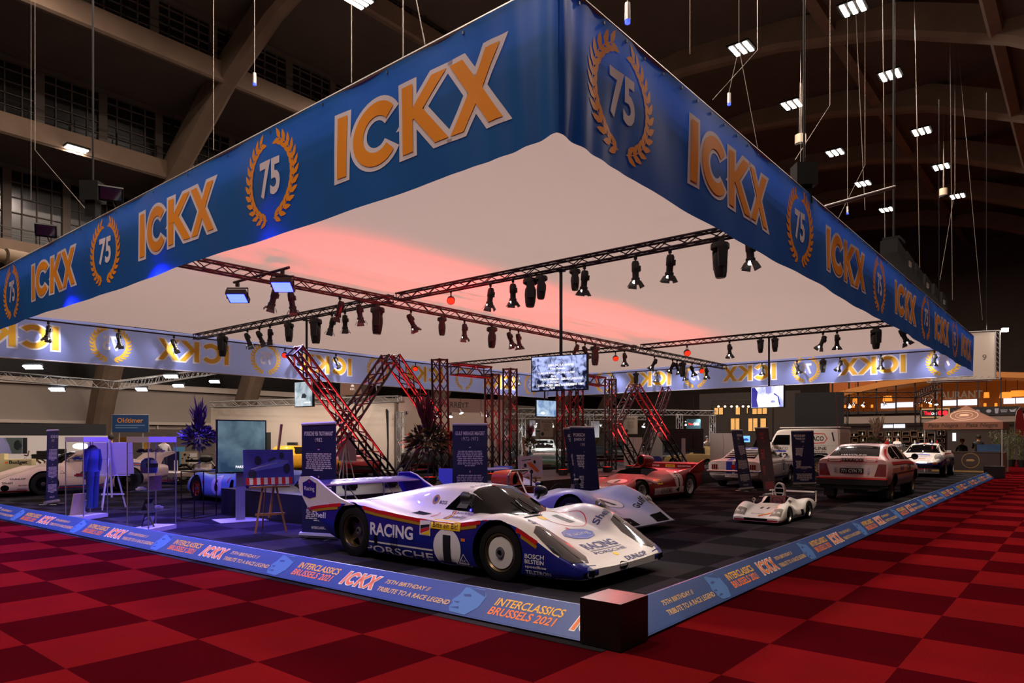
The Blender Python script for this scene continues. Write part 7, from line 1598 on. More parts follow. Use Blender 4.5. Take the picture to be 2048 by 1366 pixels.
truss('booth_truss', 'silver truss under the pale fascia', V((a.x, a.y, 3.35)) + dd * .3 + V((.2, .3, 0)), V((b.x, b.y, 3.35)) - dd * .3 + V((.2, .3, 0)), .24, ALUP, 4, .02, .4)
wall('booth_wall', 'grey back wall of the booth under the pale fascia', P2(800, 46), P2(1010, 49), 0, 3.6, mat('booth_grey', '#7a6a5e', .8), .1)
sp = None
for i, (px, py) in enumerate(((812, 822), (860, 822), (875, 827), (901, 829), (921, 822), (962, 828), (975, 828), (1040, 848), (1072, 850), (1105, 849), (1136, 852), (1172, 851), (1198, 846), (1204, 850), (1322, 846), (1288, 850), (1372, 846), (1395, 842), (1420, 846))):
    p = PD(px, py, 34.5 if px < 1000 else 41 + (px - 1010) / 140)
    t = thing('booth_spotlight', '', 'lamp', p, RAZ) if sp is None else copy_tree(sp, p, RAZ + i)
    if sp is None:
        sp = t; q = MB(); q.lathe([(0, .12), (.05, .12), (.06, 0), (.12, -.14), (.115, -.14), (.05, -.02)], Matrix.Rotation(.5, 4, 'X'), n=12); q.build('shade', CHR, t); MB().lathe([(0, 0), (.10, 0)], Matrix.Rotation(.5, 4, 'X') @ Matrix.Translation((0, 0, -.125)), n=12).build('bulb', SPOTW, t); MB().cyl((0, 0, .08), (0, 0, .72), .012, n=6).build('bracket', BLK, t)
    t['label'] = 'chrome booth spotlight, ' + ('under the pale fascia, ' + ORD[i] + ' from left' if i < 7 else 'on the far silver truss, ' + ORD[i - 7] + ' from left'); t['group'] = 'chrome booth spotlights'
for px, d0 in ((880, 37), (1090, 40), (1250, 40), (1400, 41)): q = PD(px, 838, d0); light('SPOT', 'booth_beam', q, 420, (.92, .96, 1), q + V((.6, .9, -2)), .2, 130, .8)
for px, d0 in ((470, 33), (560, 32), (660, 31), (745, 30)): q = PD(px, 800, d0); light('SPOT', 'drapery_fill', q, 240, (1, .92, .84), q + FW * 3 - V((0, 0, 2)), .2, 120, .8)  # spots without housings, added to brighten the white drapery
# far silver trusses, hanging posters
for nm, a, b, z in (('silver truss crossing behind the right stage letters', P2(1010, 41), P2(1430, 44), 3.25), ('silver truss running left behind the far booths', P2(985, 52), P2(1290, 56), 3.3)):
    truss('booth_truss', nm, V((a.x, a.y, z)), V((b.x, b.y, z)), .3, ALUP, 4, .024, .45)
for i, px in enumerate((1010, 1044, 1180, 1359, 1425)):
    p = P2(px, 41.2 if px < 1400 else 43.9); truss('truss_tower', 'silver truss leg of the far booths, ' + ORD[i] + ' from left', V((p.x, p.y, .02)), V((p.x, p.y, 3.1)), .28, ALUP, 4, .02, .4)
for px, py0, py1, w_, d0, lb, tx in ((1093, 838, 874, .72, 39, 'cream hanging poster with small print and a dark diamond, left of the leaning rollups', 'PARE'), (1261, 832, 868, .80, 39.5, 'cream hanging poster with small print inside the right truss diamond', 'P.M.R.'), (1065, 840, 872, .35, 42, 'pale hanging panel with a round red spot', ''), (1190, 842, 875, .5, 42, 'plain pale grey hanging panel behind the leaning rollups', '')):
    p = PD(px, py1, d0); h_ = (py1 - py0) / FPX * d0
    o = MB().box((0, 0, h_ / 2), (w_, .03, h_)).build('hanging_poster', mat('poster_cream', '#8c7c6c', .7) if tx else mat('poster_pale', '#8a8a90', .7), None, p, RAZ, smooth=0); tag(o, lb, 'poster')
    MB().cyl((0, 0, h_), (0, 0, 3.4 - p.z if 3.4 - p.z > h_ else h_ + .2), .012, n=5).build('hanging_cord', BLK, o)
    if tx:
        lay('lettering', T(tx, 0, h_ * .84, w_ * .7, .12, 0.), BLKP, o, (0, -.016, 0), (1, 0, 0), (0, 0, 1), .003); lay('small_print', U(*[Rc(0, h_ * (.70 - .07 * k), w_ * .45, .02) for k in range(6)]), flat('print_brown', '#4a4038'), o, (0, -.016, 0), (1, 0, 0), (0, 0, 1), .003); lay('diamond', Pg([(-.33, .17), (-.22, .3), (-.11, .17), (-.22, .04)]), BLKP, o, (0, -.016, 0), (1, 0, 0), (0, 0, 1), .003)
    elif px == 1065: lay('red_spot', Ci(0, h_ * .35, .09, .13), REDP, o, (0, -.016, 0), (1, 0, 0), (0, 0, 1), .003)
p = PD(702, 778, 44); o = MB().box((0, 0, 0), (1.35, .05, .75)).build('hanging_banner', mat('banner_brown', '#6a4c3c', .7), None, p, RAZ, smooth=0); tag(o, 'brown hanging banner with a small white crown mark, above the white drapery wall', 'banner'); lay('lettering', T('KBC', .1, .0, .3, .14, .02), WHT, o, (0, -.026, 0), (1, 0, 0), (0, 0, 1), .003); lay('crown_mark', Pg([(.0, .14), (.2, .14), (.2, .24), (.1, .3), (0, .24)]), WHT, o, (0, -.026, 0), (1, 0, 0), (0, 0, 1), .003)
MB().cyl((0, 0, .37), (0, 0, 9), .015, n=5).build('hanging_cord', BLK, o)
p = PD(1387, 848, 41); o = MB().box((0, 0, 0), (.82, .06, .58)).build('hanging_sign', mat('sign_teal', '#1c3c44', .5, emit='#1c3c44', es=.6), None, p, RAZ, smooth=0); tag(o, 'teal hanging sign with red and white lettering above the floor screen back', 'sign'); lay('lettering', T('Fan', -.18, 0, .26, .14, .03), mat('sign_red_lit', '#e03020', .5, emit='#e03020', es=.8), o, (0, -.031, 0), (1, 0, 0), (0, 0, 1), .003); lay('lettering', T('CARS', .16, 0, .34, .14, .03), EMW, o, (0, -.031, 0), (1, 0, 0), (0, 0, 1), .003)
MB().cyl((0, 0, .3), (0, 0, 1.7), .015, n=5).build('hanging_cord', BLK, o)
for px, w_, d0, z1, lb in ((1446, 1.15, 31, 1.88, 'pair of white partition panels left of the leaning navy rollup'), (1266, .84, 32.5, 1.7, 'white partition panel inside the right truss diamond'), (990, .5, 30, 2.0, 'pale pink partition behind the mirrored truss C')):
    p = P2(px, d0); o = MB().box((-w_ / 4 - .004, 0, z1 / 2), (w_ / 2 - .008, .05, z1)).box((w_ / 4 + .004, 0, z1 / 2), (w_ / 2 - .008, .05, z1)).build('white_partition', WALLW, None, (p.x, p.y, 0), RAZ, smooth=0); tag(o, lb, 'partition')
p = P2(1313, 38); o = MB().box((0, 0, 1.15), (.66, .03, 1.7)).build('service_banner', mat('service_grey', '#8a8484', .6), None, (p.x, p.y, 0), RAZ, smooth=0); tag(o, 'grey banner with a navy arch mark behind the right truss X', 'banner'); lay('arch_mark', Pg([(-.3, .36), (.3, .36), (.3, .55), (.15, .68), (-.15, .68), (-.3, .55)]), NAVY, o, (0, -.016, 0), (1, 0, 0), (0, 0, 1), .003)
MB().cyl((0, 0, 0), (0, 0, .3), .02, n=6).build('stand', BLK, o)
# trusses and floodlights beyond the left banner
a, b, c = PD(-60, 746, 38), PD(222, 770, 38), PD(460, 738, 60)
truss('booth_truss', 'silver truss hanging over the far left booths', a, b, .42, ALUP, 4, .03, .55); truss('booth_truss', 'silver truss running away from the corner above the blue booth sign', b + V((.3, .3, 0)), c, .42, ALUP, 4, .03, .55)
flood('large white floodlight under the far left silver truss', 114, 778, 38.2, .85, 700); flood('slim white floodlight high above the far left booths', 66, 733, 36, 1.0, 400)
flood('white floodlight below the receding truss, left of three', 283, 778, 46, .75, 300); flood('white floodlight below the receding truss, middle of three', 357, 771, 50, .8, 300); flood('white floodlight below the receding truss, right of three', 429, 763, 54, .8, 300); flood('slim white floodlight just under the lavender banner, above the receding truss', 342, 752, 44, .9, 200)
# black curtain block and warm windows at right
a, b = P2(1590, 38.5), P2(1688, 37.5); wall('curtain_wall', 'tall black curtain wall behind the boxy rally van', a, b, 0, 4.15, CURT, .3, 'curtain')
# ================================================================ hall end at right: warm windows, restaurant, bar
WIN = mat('lit_warm_window', '#c89858', .5, emit='#e0a85c', es=.62); WINW = mat('lit_white_window', '#ffffff', .5, emit='#e8f0ff', es=1.05)
FAC = mat('dark_facade', '#2c241e', .85)
p0, p1 = P2(1400, 62), P2(1600, 57)
fb = wall('house_facade', 'dark facade with warm lit windows beyond the leaning rollups', p0, p1, 0, 5.6, FAC, .3, 'building'); L = (p1 - p0).length
def facepos(px, py, d): p = PD(px, py, d); return p
dx = V((p1.x - p0.x, p1.y - p0.y, 0)).normalized(); mid = (p0 + p1) / 2
for k, (x0, x1, y0, y1) in enumerate(((1428, 1451, 816, 829), (1472, 1484, 815, 829), (1495, 1499, 816, 827), (1503, 1540, 816, 828), (1461, 1484, 837, 862), (1496, 1520, 837, 862), (1521, 1536, 837, 860))):
    d0 = 62 - 5 * ((x0 + x1) / 2 - 1400) / 200; a = PD(x0, y1, d0); b = PD(x1, y0, d0)
    xa, xb = (V((a.x, a.y, 0)) - V((mid.x, mid.y, 0))).dot(dx), (V((b.x, b.y, 0)) - V((mid.x, mid.y, 0))).dot(dx)
    o = MB().box(((xa + xb) / 2, -.16, (a.z + b.z) / 2), (abs(xb - xa), .06, abs(b.z - a.z))).build('window', WIN, fb, smooth=0)
    q = MB(); n_ = max(1, int(abs(xb - xa) / .4))
    for i in range(n_ + 1): q.box((xa + (xb - xa) * i / n_, -.21, (a.z + b.z) / 2), (.05, .05, abs(b.z - a.z)))
    q.build('mullion', BLK, o, smooth=0)
for i, px in enumerate((1437, 1450, 1463, 1474, 1486, 1497, 1536)):
    p = PD(px, 813, 50); o = MB().lathe([(0, .07), (.05, .05), (.07, 0), (.05, -.05), (0, -.07)], n=10).build('string_lamp', mat('lit_bulb', '#ffffff', .5, emit='#ffe0b0', es=14), None, p); tag(o, 'small warm lamp of a string before the lit facade, ' + ORD[i] + ' from left', 'lamp', 'string of warm lamps')
    MB().cyl((0, 0, .06), (0, 0, .5), .01, n=5).build('cord', BLK, o)
truss('string_truss', 'dark truss holding the string of warm lamps', PD(1425, 806, 50), PD(1545, 803, 50), .3, TRB, 4, .02, .5)
for px, nm in ((1424, 'left'), (1546, 'right')): p = P2(px, 50); tag(MB().cyl((0, 0, 0), (0, 0, 4.1), .05, n=8).build('lamp_pole', TRB, None, (p.x, p.y, 0)), 'thin dark pole at the ' + nm + ' end of the warm lamp string', 'pole')
p = PD(1491, 878, 44); t = thing('display_screen', 'small far screen showing a blue car, between the leaning rollups', 'screen', (p.x, p.y, 0), RAZ - pi / 2); MB().box((-.04, 0, p.z), (.06, .62, .46)).build('casing', BLK, t, smooth=0); MB().box((.0, 0, p.z), (.012, .56, .4)).build('picture', mat('far_screen', '#70b0e0', .4, emit='#78b8e8', es=.9), t, smooth=0); MB().cyl((-.05, 0, 0), (-.05, 0, p.z - .2), .03, n=6).build('stand', BLK, t); lay('picture_shape', Pg([(-.2, -.1), (.2, -.1), (.18, 0), (.05, .05), (-.15, .02)]), flat('car_blue_screen', '#1840a0', emit='#2048b0', es=.7), t, (.0065, 0, p.z), (0, 1, 0), (0, 0, 1), .002)
# restaurant
XR = 60.
def RY(px, py): return PX(px, py, XR)
yl, yr = RY(1655, 850).y, RY(2110, 850).y
t = thing('restaurant', 'two storey restaurant front with an arched orange lit roof edge', 'building', (XR, yl, 0))
def bxr(nm, x0, y0, x1, y1, m, dx_=0., th=.2, par=t):
    a, b = PX(x0, y1, XR + dx_), PX(x1, y0, XR + dx_); o = MB().box((dx_, (a.y + b.y) / 2 - yl, (a.z + b.z) / 2), (th, abs(a.y - b.y), abs(b.z - a.z))).build(nm, m, par, smooth=0); return o
OR_ = mat('glow_orange_interior', '#8a4c1c', .8, emit='#a8541c', es=.17, noise=.2, nscale=.3); ORB = mat('glow_orange_beam', '#b0702c', .6, emit='#b06820', es=.14)  # interior wall and roof edge glow themselves, standing in for the restaurant light
bxr('sill_wall', 1660, 826, 2110, 848, mat('sill_grey', '#8a7c70', .8), 0, .4); bxr('ground_floor_wall', 1660, 848, 2110, 916, mat('ground_dark', '#3a302a', .8), .6, .3)
bxr('interior_wall', 1660, 742, 2110, 828, OR_, 4, .2); bxr('interior_floor', 1660, 822, 2110, 826, FAC, 2, 4)
q = MB(); n_ = 22; pr = [(1640, 796), (1660, 789), (1700, 777), (1760, 764), (1840, 753), (1920, 746), (1990, 743.5), (2050, 745), (2110, 748)]
for (xa, ya), (xb, yb) in zip(pr, pr[1:]):
    a, b = PX(xa, ya, XR - .4), PX(xb, yb, XR - .4); c, d_ = PX(xa, ya + 11, XR - .4), PX(xb, yb + 11, XR - .4); k = len(q.v); o_ = V((XR, yl, 0))
    q.add([a - o_, b - o_, d_ - o_, c - o_] + [v_ - o_ + V((5, 0, 0)) for v_ in (a, b, d_, c)], [(0, 1, 2, 3), (7, 6, 5, 4), (0, 4, 5, 1), (2, 6, 7, 3)])
q.build('roof_edge', ORB, t, smooth=0)
for x in (1665, 1698, 1716, 1753, 1792, 1830, 1871, 1914, 1956, 2002, 2050): bxr('mullion', x - 1.2, 752, x + 1.2, 826, BLK, -.05, .15)
for x0, y0, x1, y1 in ((1762, 806, 1790, 817), (1790, 804, 1826, 815), (1884, 800, 1913, 812), (1916, 798, 1954, 811), (2007, 796, 2030, 808), (2032, 795, 2060, 807)):
    w_ = bxr('bright_window', x0, y0, x1, y1, WINW, 3.6, .1)
for x0, y0, x1, y1 in ((1766, 849, 1786, 856), (1788, 848, 1810, 856), (1862, 868, 1870, 880), (1905, 866, 1912, 882), (2030, 844, 2040, 858)): bxr('ground_window', x0, y0, x1, y1, WINW, .42, .06)
SHD = mat('lit_lamp_shade', '#e08830', .6, emit='#f09030', es=1.1)
for i, (x, y, w_) in enumerate(((1775, 797, .75), (1711, 802, .5), (1973, 790, .4), (2011, 790, .8), (2035, 787, 1.0))):
    p = PX(x, y, XR + 2); o = MB().lathe([(w_ * .42, .22), (w_ * .5, -.22), (w_ * .48, -.22), (w_ * .4, .22)], n=20, close=True).build('drum_lamp', SHD, None, p); tag(o, 'orange drum lamp shade in the restaurant, ' + ORD[i] + ' listed of the row' if 0 else 'orange drum lamp shade hanging in the restaurant window, ' + ['third', 'leftmost', 'fourth', 'fifth', 'rightmost'][i] if i else 'orange drum lamp shade with dark pattern hanging in the left restaurant window', 'lamp', None); MB().cyl((0, 0, .2), (0, 0, 1.6), .02, n=5).build('cord', BLK, o)
for i, x in enumerate((1690, 1707, 1727, 1744, 1842, 1861, 1970, 1992)):
    p = PX(x, 813 - (x - 1690) * .012, XR + 1.5); o = MB().lathe([(0, .14), (.09, .12), (.1, -.12), (0, -.14)], n=12).build('table_lamp', SHD, None, p); tag(o, 'small glowing lamp inside the restaurant, ' + ORD[i] + ' from left', 'lamp', 'small lamps in the restaurant'); MB().cyl((0, 0, -.13), (0, 0, -.45), .03, n=6).build('lamp_foot', BLK, o)
r_, u_ = V((0, -1, 0)), V((0, 0, 1))
p = PX(1912, 790, XR - .1); o = lay('restaurant_lettering', T('RESTAURANT', 0, 0, 4.3, .62, .02), mat('letter_grey', '#6a5a4c', .6), t, (-.12, p.y - yl + .4, p.z), r_, u_, 0)
# Thai cafe sign and food sign
def sign(nm, lb, x0, y0, x1, y1, X, m):
    a, b = PX(x0, y1, X), PX(x1, y0, X); o = MB().box((0, 0, 0), (.12, abs(a.y - b.y), abs(b.z - a.z))).build(nm, m, None, (X, (a.y + b.y) / 2, (a.z + b.z) / 2), smooth=0); return tag(o, lb, 'sign'), abs(a.y - b.y), abs(b.z - a.z)
o, w_, h_ = sign('cafe_sign', 'cafe sign with red lettering on black in a cream frame', 1841, 816, 1900, 836, XR - .26, flat('sign_cream', '#b0966c', emit='#b0966c', es=.3))
lay('black_field', Rc(0, 0, w_ * .9, h_ * .72), BLKP, o, (-.061, 0, 0), r_, u_, .002); lay('lettering', T('Thai', -w_ * .26, 0, w_ * .24, h_ * .4, .02), mat('neon_red', '#f01828', .5, emit='#f01828', es=1.6), o, (-.061, 0, 0), r_, u_, .005); lay('lettering', T('CAFE', -w_ * .03, -h_ * .06, w_ * .18, h_ * .26, .02), EMW, o, (-.061, 0, 0), r_, u_, .005); lay('red_disc', U(Ci(w_ * .18, 0, h_ * .25), Ci(w_ * .34, 0, h_ * .25)), mat('neon_red', '#f01828'), o, (-.061, 0, 0), r_, u_, .005)
o, w_, h_ = sign('food_sign', 'long black sign with white food symbols above the brown tent', 1900, 812, 2042, 832, XR - .26, BLKP)
lay('food_symbol', U(Ci(-.1 * w_, 0, h_ * .25, h_ * .2), Ci(.06 * w_, 0, h_ * .25, h_ * .2), Pg([(.15 * w_, -h_ * .3), (.19 * w_, -h_ * .3), (.2 * w_, h_ * .3), (.14 * w_, h_ * .3)]), Pg([(.36 * w_, -.1), (.42 * w_, -.1), (.44 * w_, .15), (.38 * w_, .05), (.34 * w_, .12)])), GREYP, o, (-.061, 0, 0), r_, u_, .004); lay('small_print', U(Rc(.27 * w_, .05, .1 * w_, .06), Rc(.27 * w_, -.08, .08 * w_, .06), Rc(-.42 * w_, .04, .06 * w_, .05)), GREYP, o, (-.061, 0, 0), r_, u_, .004)
# bottle wall
XB_ = 48.; WD = mat('crate_wood', '#5a3a1c', .6, noise=.25, nscale=5)
a, b = PX(1685, 909, XB_), PX(1893, 862, XB_); yw, zw = a.y - b.y, b.z
t = thing('bottle_wall', 'wooden cubby wall with bottles behind the bar, right of the black curtain', 'shelf', (XB_, b.y, 0))
MB().box((.35, yw / 2, zw / 2), (.04, yw, zw)).build('back_panel', mat('crate_dark', '#1c120a', .8), t, smooth=0)
rn = random.Random(9); bots = []
for i in range(12):
    for j in range(4):
        w_, h_ = yw / 12, (zw - .5) / 4; y0 = i * w_ + rn.uniform(.02, .15); z0 = .5 + j * h_ + rn.uniform(0, .12); ww, hh = w_ * rn.uniform(.6, .92), h_ * rn.uniform(.6, .9)
        q = MB()
        for c, dm in (((0, ww / 2, 0), (.3, ww, .03)), ((0, ww / 2, hh), (.3, ww, .03)), ((0, 0, hh / 2), (.3, .03, hh)), ((0, ww, hh / 2), (.3, .03, hh))): q.box(c, dm)
        q.build('wooden_crate', WD, t, (.17, y0, z0), smooth=0)
        if rn.random() < .5: bots.append((XB_ + .14, b.y + y0 + ww * rn.uniform(.3, .7), z0 + .016))
bp = None
for i, p in enumerate(bots):
    if bp is None: bp = o = MB().lathe([(0, 0), (.045, 0), (.045, .2), (.016, .26), (.016, .32), (0, .32)], n=10).build('bottle', mat('bottle_glass', '#5a6a50', .15, coat=.8)); MB().lathe([(.046, .06), (.046, .16)], n=10).build('bottle_label', WHT, o)
    else: o = copy_tree(bp)
    o.location = p; tag(o, 'bottle with a pale label standing in the wooden cubby wall', 'bottle', 'bottles in the wooden cubby wall')
a = PX(1690, 900, XB_ - 2); b = PX(1880, 900, XB_ - 2); o = MB().box((0, 0, .55), (.6, abs(a.y - b.y), 1.1)).build('bar_counter', mat('bar_dark', '#2a201a', .6), None, (XB_ - 2, (a.y + b.y) / 2, 0), smooth=0); tag(o, 'dark bar counter before the wooden bottle wall', 'counter')
bx_ = None
for px0 in (1722, 1785):
    for i in range(8):
        p = PX(px0 + 3.4 * i, 893, XB_ - 2)
        if bx_ is None: bx_ = o = MB().lathe([(0, 0), (.03, 0), (.045, .1), (.045, .2), (.042, .2), (.03, .02)], n=10).build('cup', clear_glass('cup_glass', .4))
        else: o = copy_tree(bx_)
        o.location = (XB_ - 2, p.y, 1.1); tag(o, 'small glass in a row on the dark bar counter', 'glass', 'glasses on the bar counter')
# black truss frame with little spots
TF = [PD(1692, 776, 47), PD(1832, 776, 47), PD(1880, 796, 40), PD(1690, 800, 40)]
z_ = 4.6
for i, (a, b, lb) in enumerate(((PD(1690, 793, 47), PD(1836, 783, 47), 'rear top beam'), (PD(1836, 783, 47), PD(1877, 789, 39), 'right top beam'))):
    truss('bar_truss', 'black truss over the bar, ' + lb, V((a.x, a.y, z_)), V((b.x, b.y, z_)), .35, TRB, 4, .022, .5)
for px, d0, lb in ((1836, 47, 'rear'), (1877, 39, 'front'), (1690, 47, 'left')): p = P2(px, d0); truss('truss_tower', 'black truss leg of the bar frame, ' + lb, V((p.x, p.y, .02)), V((p.x, p.y, z_ - .2)), .32, TRB, 4, .022, .5)
for i, (px, py) in enumerate(((1690, 801), (1708, 806), (1727, 808), (1699, 811), (1769, 807), (1833, 804), (1842, 798), (1852, 800), (1862, 803), (1872, 806))):
    p = PD(px, py, 44); t = copy_tree(sp, p, RAZ + i, 'small spotlight on the black bar truss, ' + ORD[i] + ' listed'); t['label'] = 'small bright spotlight on the black bar truss, ' + ORD[i] + ' along the row'; t['group'] = 'spotlights on the bar truss'
q = PD(1770, 815, 44); light('SPOT', 'bar_beam', q, 350, (1, .85, .7), q + V((1, 0, -2)), .2, 130, .8)
# hanging white box
c = PD(1925, 715, 41); t = thing('hanging_box', 'large white fabric box hanging on silver trusses behind the canopy corner', 'banner', c, RAZ - .35); W_, H_ = 3.3, 2.75
MB().box((0, 0, 0), (W_ - .3, 1.4, H_ - .1)).build('fabric', mat('box_white', '#b8aca0', .8, noise=.05, nscale=1), t, smooth=0)
lay('lettering', T('9', W_ * .28, -.1, .22, .32, .02), flat('box_grey', '#6a6460'), t, (0, -.701, 0), (1, 0, 0), (0, 0, 1), .004)
fr_ = MB()
for s in (-1, 1):
    for y in (-.8, .8): fr_.tube([(-W_ / 2, y, s * H_ / 2), (W_ / 2, y, s * H_ / 2)], .04, 6)
    for y in (-.8, .8): fr_.tube([(s * W_ / 2, y, -H_ / 2), (s * W_ / 2, y, H_ / 2)], .04, 6); fr_.tube([(s * (W_ / 2 - .22), y, -H_ / 2), (s * (W_ / 2 - .22), y, H_ / 2)], .03, 6)
for k in range(10): fr_.cyl((W_ / 2, -.8, -H_ / 2 + H_ * k / 10), (W_ / 2 - .22, -.8, -H_ / 2 + H_ * (k + 1) / 10), .015, n=5); fr_.cyl((-W_ / 2 + W_ * k / 10, -.8, -H_ / 2), (-W_ / 2 + W_ * (k + .5) / 10, -.8, -H_ / 2 + .2), .015, n=5)
fr_.build('truss_frame', ALUP, t)
for x in (-1.2, 1.2): MB().cyl((x, 0, H_ / 2 - .1), (x, 0, H_ / 2 + 14), .012, n=5).build('chain', BLK, t)
p = c + RT * 2.0 + V((0, 0, H_ / 2)); light('SPOT', 'box_beam', p - FW * 1.6 + V((0, 0, .5)), 500, (1, .92, .8), c, .1, 90, .8); MB().box((W_ / 2 + .3, -.6, H_ / 2 + .05), (.3, .2, .2)).build('spot_lamp', SPOTW, t, smooth=0)
# brown market tent
TX0, TX1, TY0, TY1 = 34.6, 37.6, .42, 3.62; BRN = mat('tent_brown', '#6e4430', .8, noise=.08, nscale=1.5); TNB = flat('tent_dark_print', '#2a140a'); TNL = flat('tent_light_print', '#b08c6c')
t = thing('market_tent', 'brown pop-up market tent with a round pig emblem and script lettering', 'tent', ((TX0 + TX1) / 2, (TY0 + TY1) / 2, 0)); cx_, cy__ = (TX1 - TX0) / 2, (TY1 - TY0) / 2; ez = 2.42
q = MB()
def roofp(u, v):
    x, y = -cx_ + 2 * cx_ * u, -cy__ + 2 * cy__ * v; k = max(abs(x) / cx_, abs(y) / cy__); return V((x, y, ez + .86 * (1 - k) ** 1.25))
q.grid(roofp, 24, 24); rf_ = q.build('roof', BRN, t, smooth=20); rb = bvh_of(rf_.data)
for nm, c, dm in (('valance', (-cx_, 0, ez - .17), (.02, 2 * cy__, .34)), ('valance', (cx_, 0, ez - .17), (.02, 2 * cy__, .34)), ('valance', (0, -cy__, ez - .17), (2 * cx_, .02, .34)), ('valance', (0, cy__, ez - .17), (2 * cx_, .02, .34))): MB().box(c, dm).build(nm, BRN, t, smooth=0)
for s in (-1, 1): lay('script_lettering', T('Pata Negra', s * .78, ez - .17, 1.25, .24, .01, .25), TNB, t, (-cx_ - .011, 0, 0), (0, -1, 0), (0, 0, 1), .004)
lay('pig_emblem', U(Rg(0, ez + .34, .58, .26, .03), Rg(0, ez + .34, .36, .16, .02), Pg([(-.2, ez + .30), (.16, ez + .30), (.22, ez + .36), (.1, ez + .41), (-.16, ez + .40)])), TNL, t, (-cx_, 0, 0), (0, -1, 0), (0, 0, 1), .006, rb, .08)
for s in (-1, 1):
    for r__ in (-1, 1): MB().box((s * (cx_ - .04), r__ * (cy__ - .04), (ez - .1) / 2), (.045, .045, ez - .1)).build('leg', ALUP, t, smooth=0)
fr_ = MB(); fr_.tube([(-cx_ + .04, -cy__ + .04, ez - .3), (cx_ - .04, -cy__ + .04, ez - .05), ], .015); fr_.build('frame_bar', ALUP, t)
CT = mat('counter_brown_print', '#2a1812', .6, noise=.4, nscale=2)
t = thing('market_counter', 'brown printed counter with a golden pig emblem under the market tent', 'counter', (TX0 + .55, 2.0, 0)); MB().box((0, 0, .49), (.7, 2.9, .98)).build('front', CT, t, smooth=0); MB().box((0, 0, 1.0), (.74, 2.95, .04)).build('worktop', mat('worktop_dark', '#3a2a20', .5), t, smooth=0)
lay('pig_emblem', U(Rg(.3, .6, .36, .36, .025), Pg([(.12, .56), (.42, .56), (.48, .62), (.38, .67), (.15, .66)])), mat('emblem_gold', '#8a6c3a', .6), t, (-.351, 0, 0), (0, -1, 0), (0, 0, 1), .004); lay('golden_band', Rc(-.1, .08, 2.4, .08), mat('emblem_gold', '#8a6c3a'), t, (-.351, 0, 0), (0, -1, 0), (0, 0, 1), .003)
t = thing('market_counter', 'side counter of the market tent with a farm picture print', 'counter', (TX0 + 1.8, .68, 0)); MB().box((0, 0, .48), (1.7, .4, .96)).build('front', mat('farm_print', '#7a5a40', .7, noise=.5, nscale=4), t, smooth=0); lay('grass_print', Pg([(-.85, 0), (.85, 0), (.85, .18), (.5, .26), (.1, .2), (-.4, .3), (-.85, .2)]), flat('grass_yellow', '#a8a060'), t, (0, -.201, 0), (1, 0, 0), (0, 0, 1), .003)
p = PD(1985, 895, 36); o = MB().box((0, 0, .17), (.9, .4, .34)).build('blue_crate', mat('crate_blue', '#1c3a5a', .5), None, (TX0 + .55, 1.02, 1.025), pi / 2 + .1, smooth=0); tag(o, 'blue crate standing on the brown counter under the tent', 'crate')
# plants and feather flag
def bamboo(label, loc, h, seed):
    rn = random.Random(seed); t = thing('bamboo_plant', label, 'plant', loc); MB().lathe([(0, 0), (.18, 0), (.24, .42), (.21, .42), (.19, .36), (0, .36)], n=14).build('pot', BLK, t)
    st_ = MB(); lf = MB()
    for k in range(9):
        a = rn.random() * 6.28; b_ = V((cos(a) * .1, sin(a) * .1, .36)); e_ = b_ + V((cos(a) * .3 * rn.random(), sin(a) * .3 * rn.random(), h * rn.uniform(.7, 1))); st_.cyl(b_, e_, .012, .006, n=5)
        for j in range(46):
            p_ = b_.lerp(e_, rn.uniform(.08, 1)); d_ = V((rn.gauss(0, 1), rn.gauss(0, 1), rn.gauss(-.2, .5))).normalized(); s_ = d_.cross(V((0, 0, 1))) * .022; l_ = rn.uniform(.18, .36)
            lf.add([p_, p_ + d_ * l_ * .4 + s_, p_ + d_ * l_, p_ + d_ * l_ * .4 - s_], [(0, 1, 2, 3)])
    st_.build('stem', mat('bamboo_stem', '#6a6a34', .6), t); lf.build('foliage', mat('bamboo_leaf', '#4a5c28', .6, noise=.3, nscale=5), t, smooth=0)
for i, (px, d0) in enumerate(((1995, 42), (2022, 41), (2044, 40), (2068, 39))): p = P2(px, d0); bamboo('bamboo plant in a black pot right of the market tent, ' + ORD[i] + ' from left', (p.x, p.y, 0), 2.0, i)
p = P2(2030, 45); t = thing('feather_flag', 'red feather flag with a pale word behind the bamboo plants', 'flag', (p.x, p.y, 0), RAZ); MB().tube([(0, 0, 0), (0, 0, 2.6), (.1, 0, 3.4), (.35, 0, 3.7)], .015).build('pole', ALU, t); MB().prism([(.02, 1.9), (.5, 1.7), (.62, 2.6), (.5, 3.4), (.3, 3.65), (.1, 3.4), (.02, 2.6)], .012, Matrix.Rotation(pi / 2, 4, 'X')).build('cloth', flat('flag_red', '#7a1418'), t, smooth=0); MB().box((0, 0, .03), (.4, .4, .06)).build('base', BLK, t)
p = P2(2050, 44); 

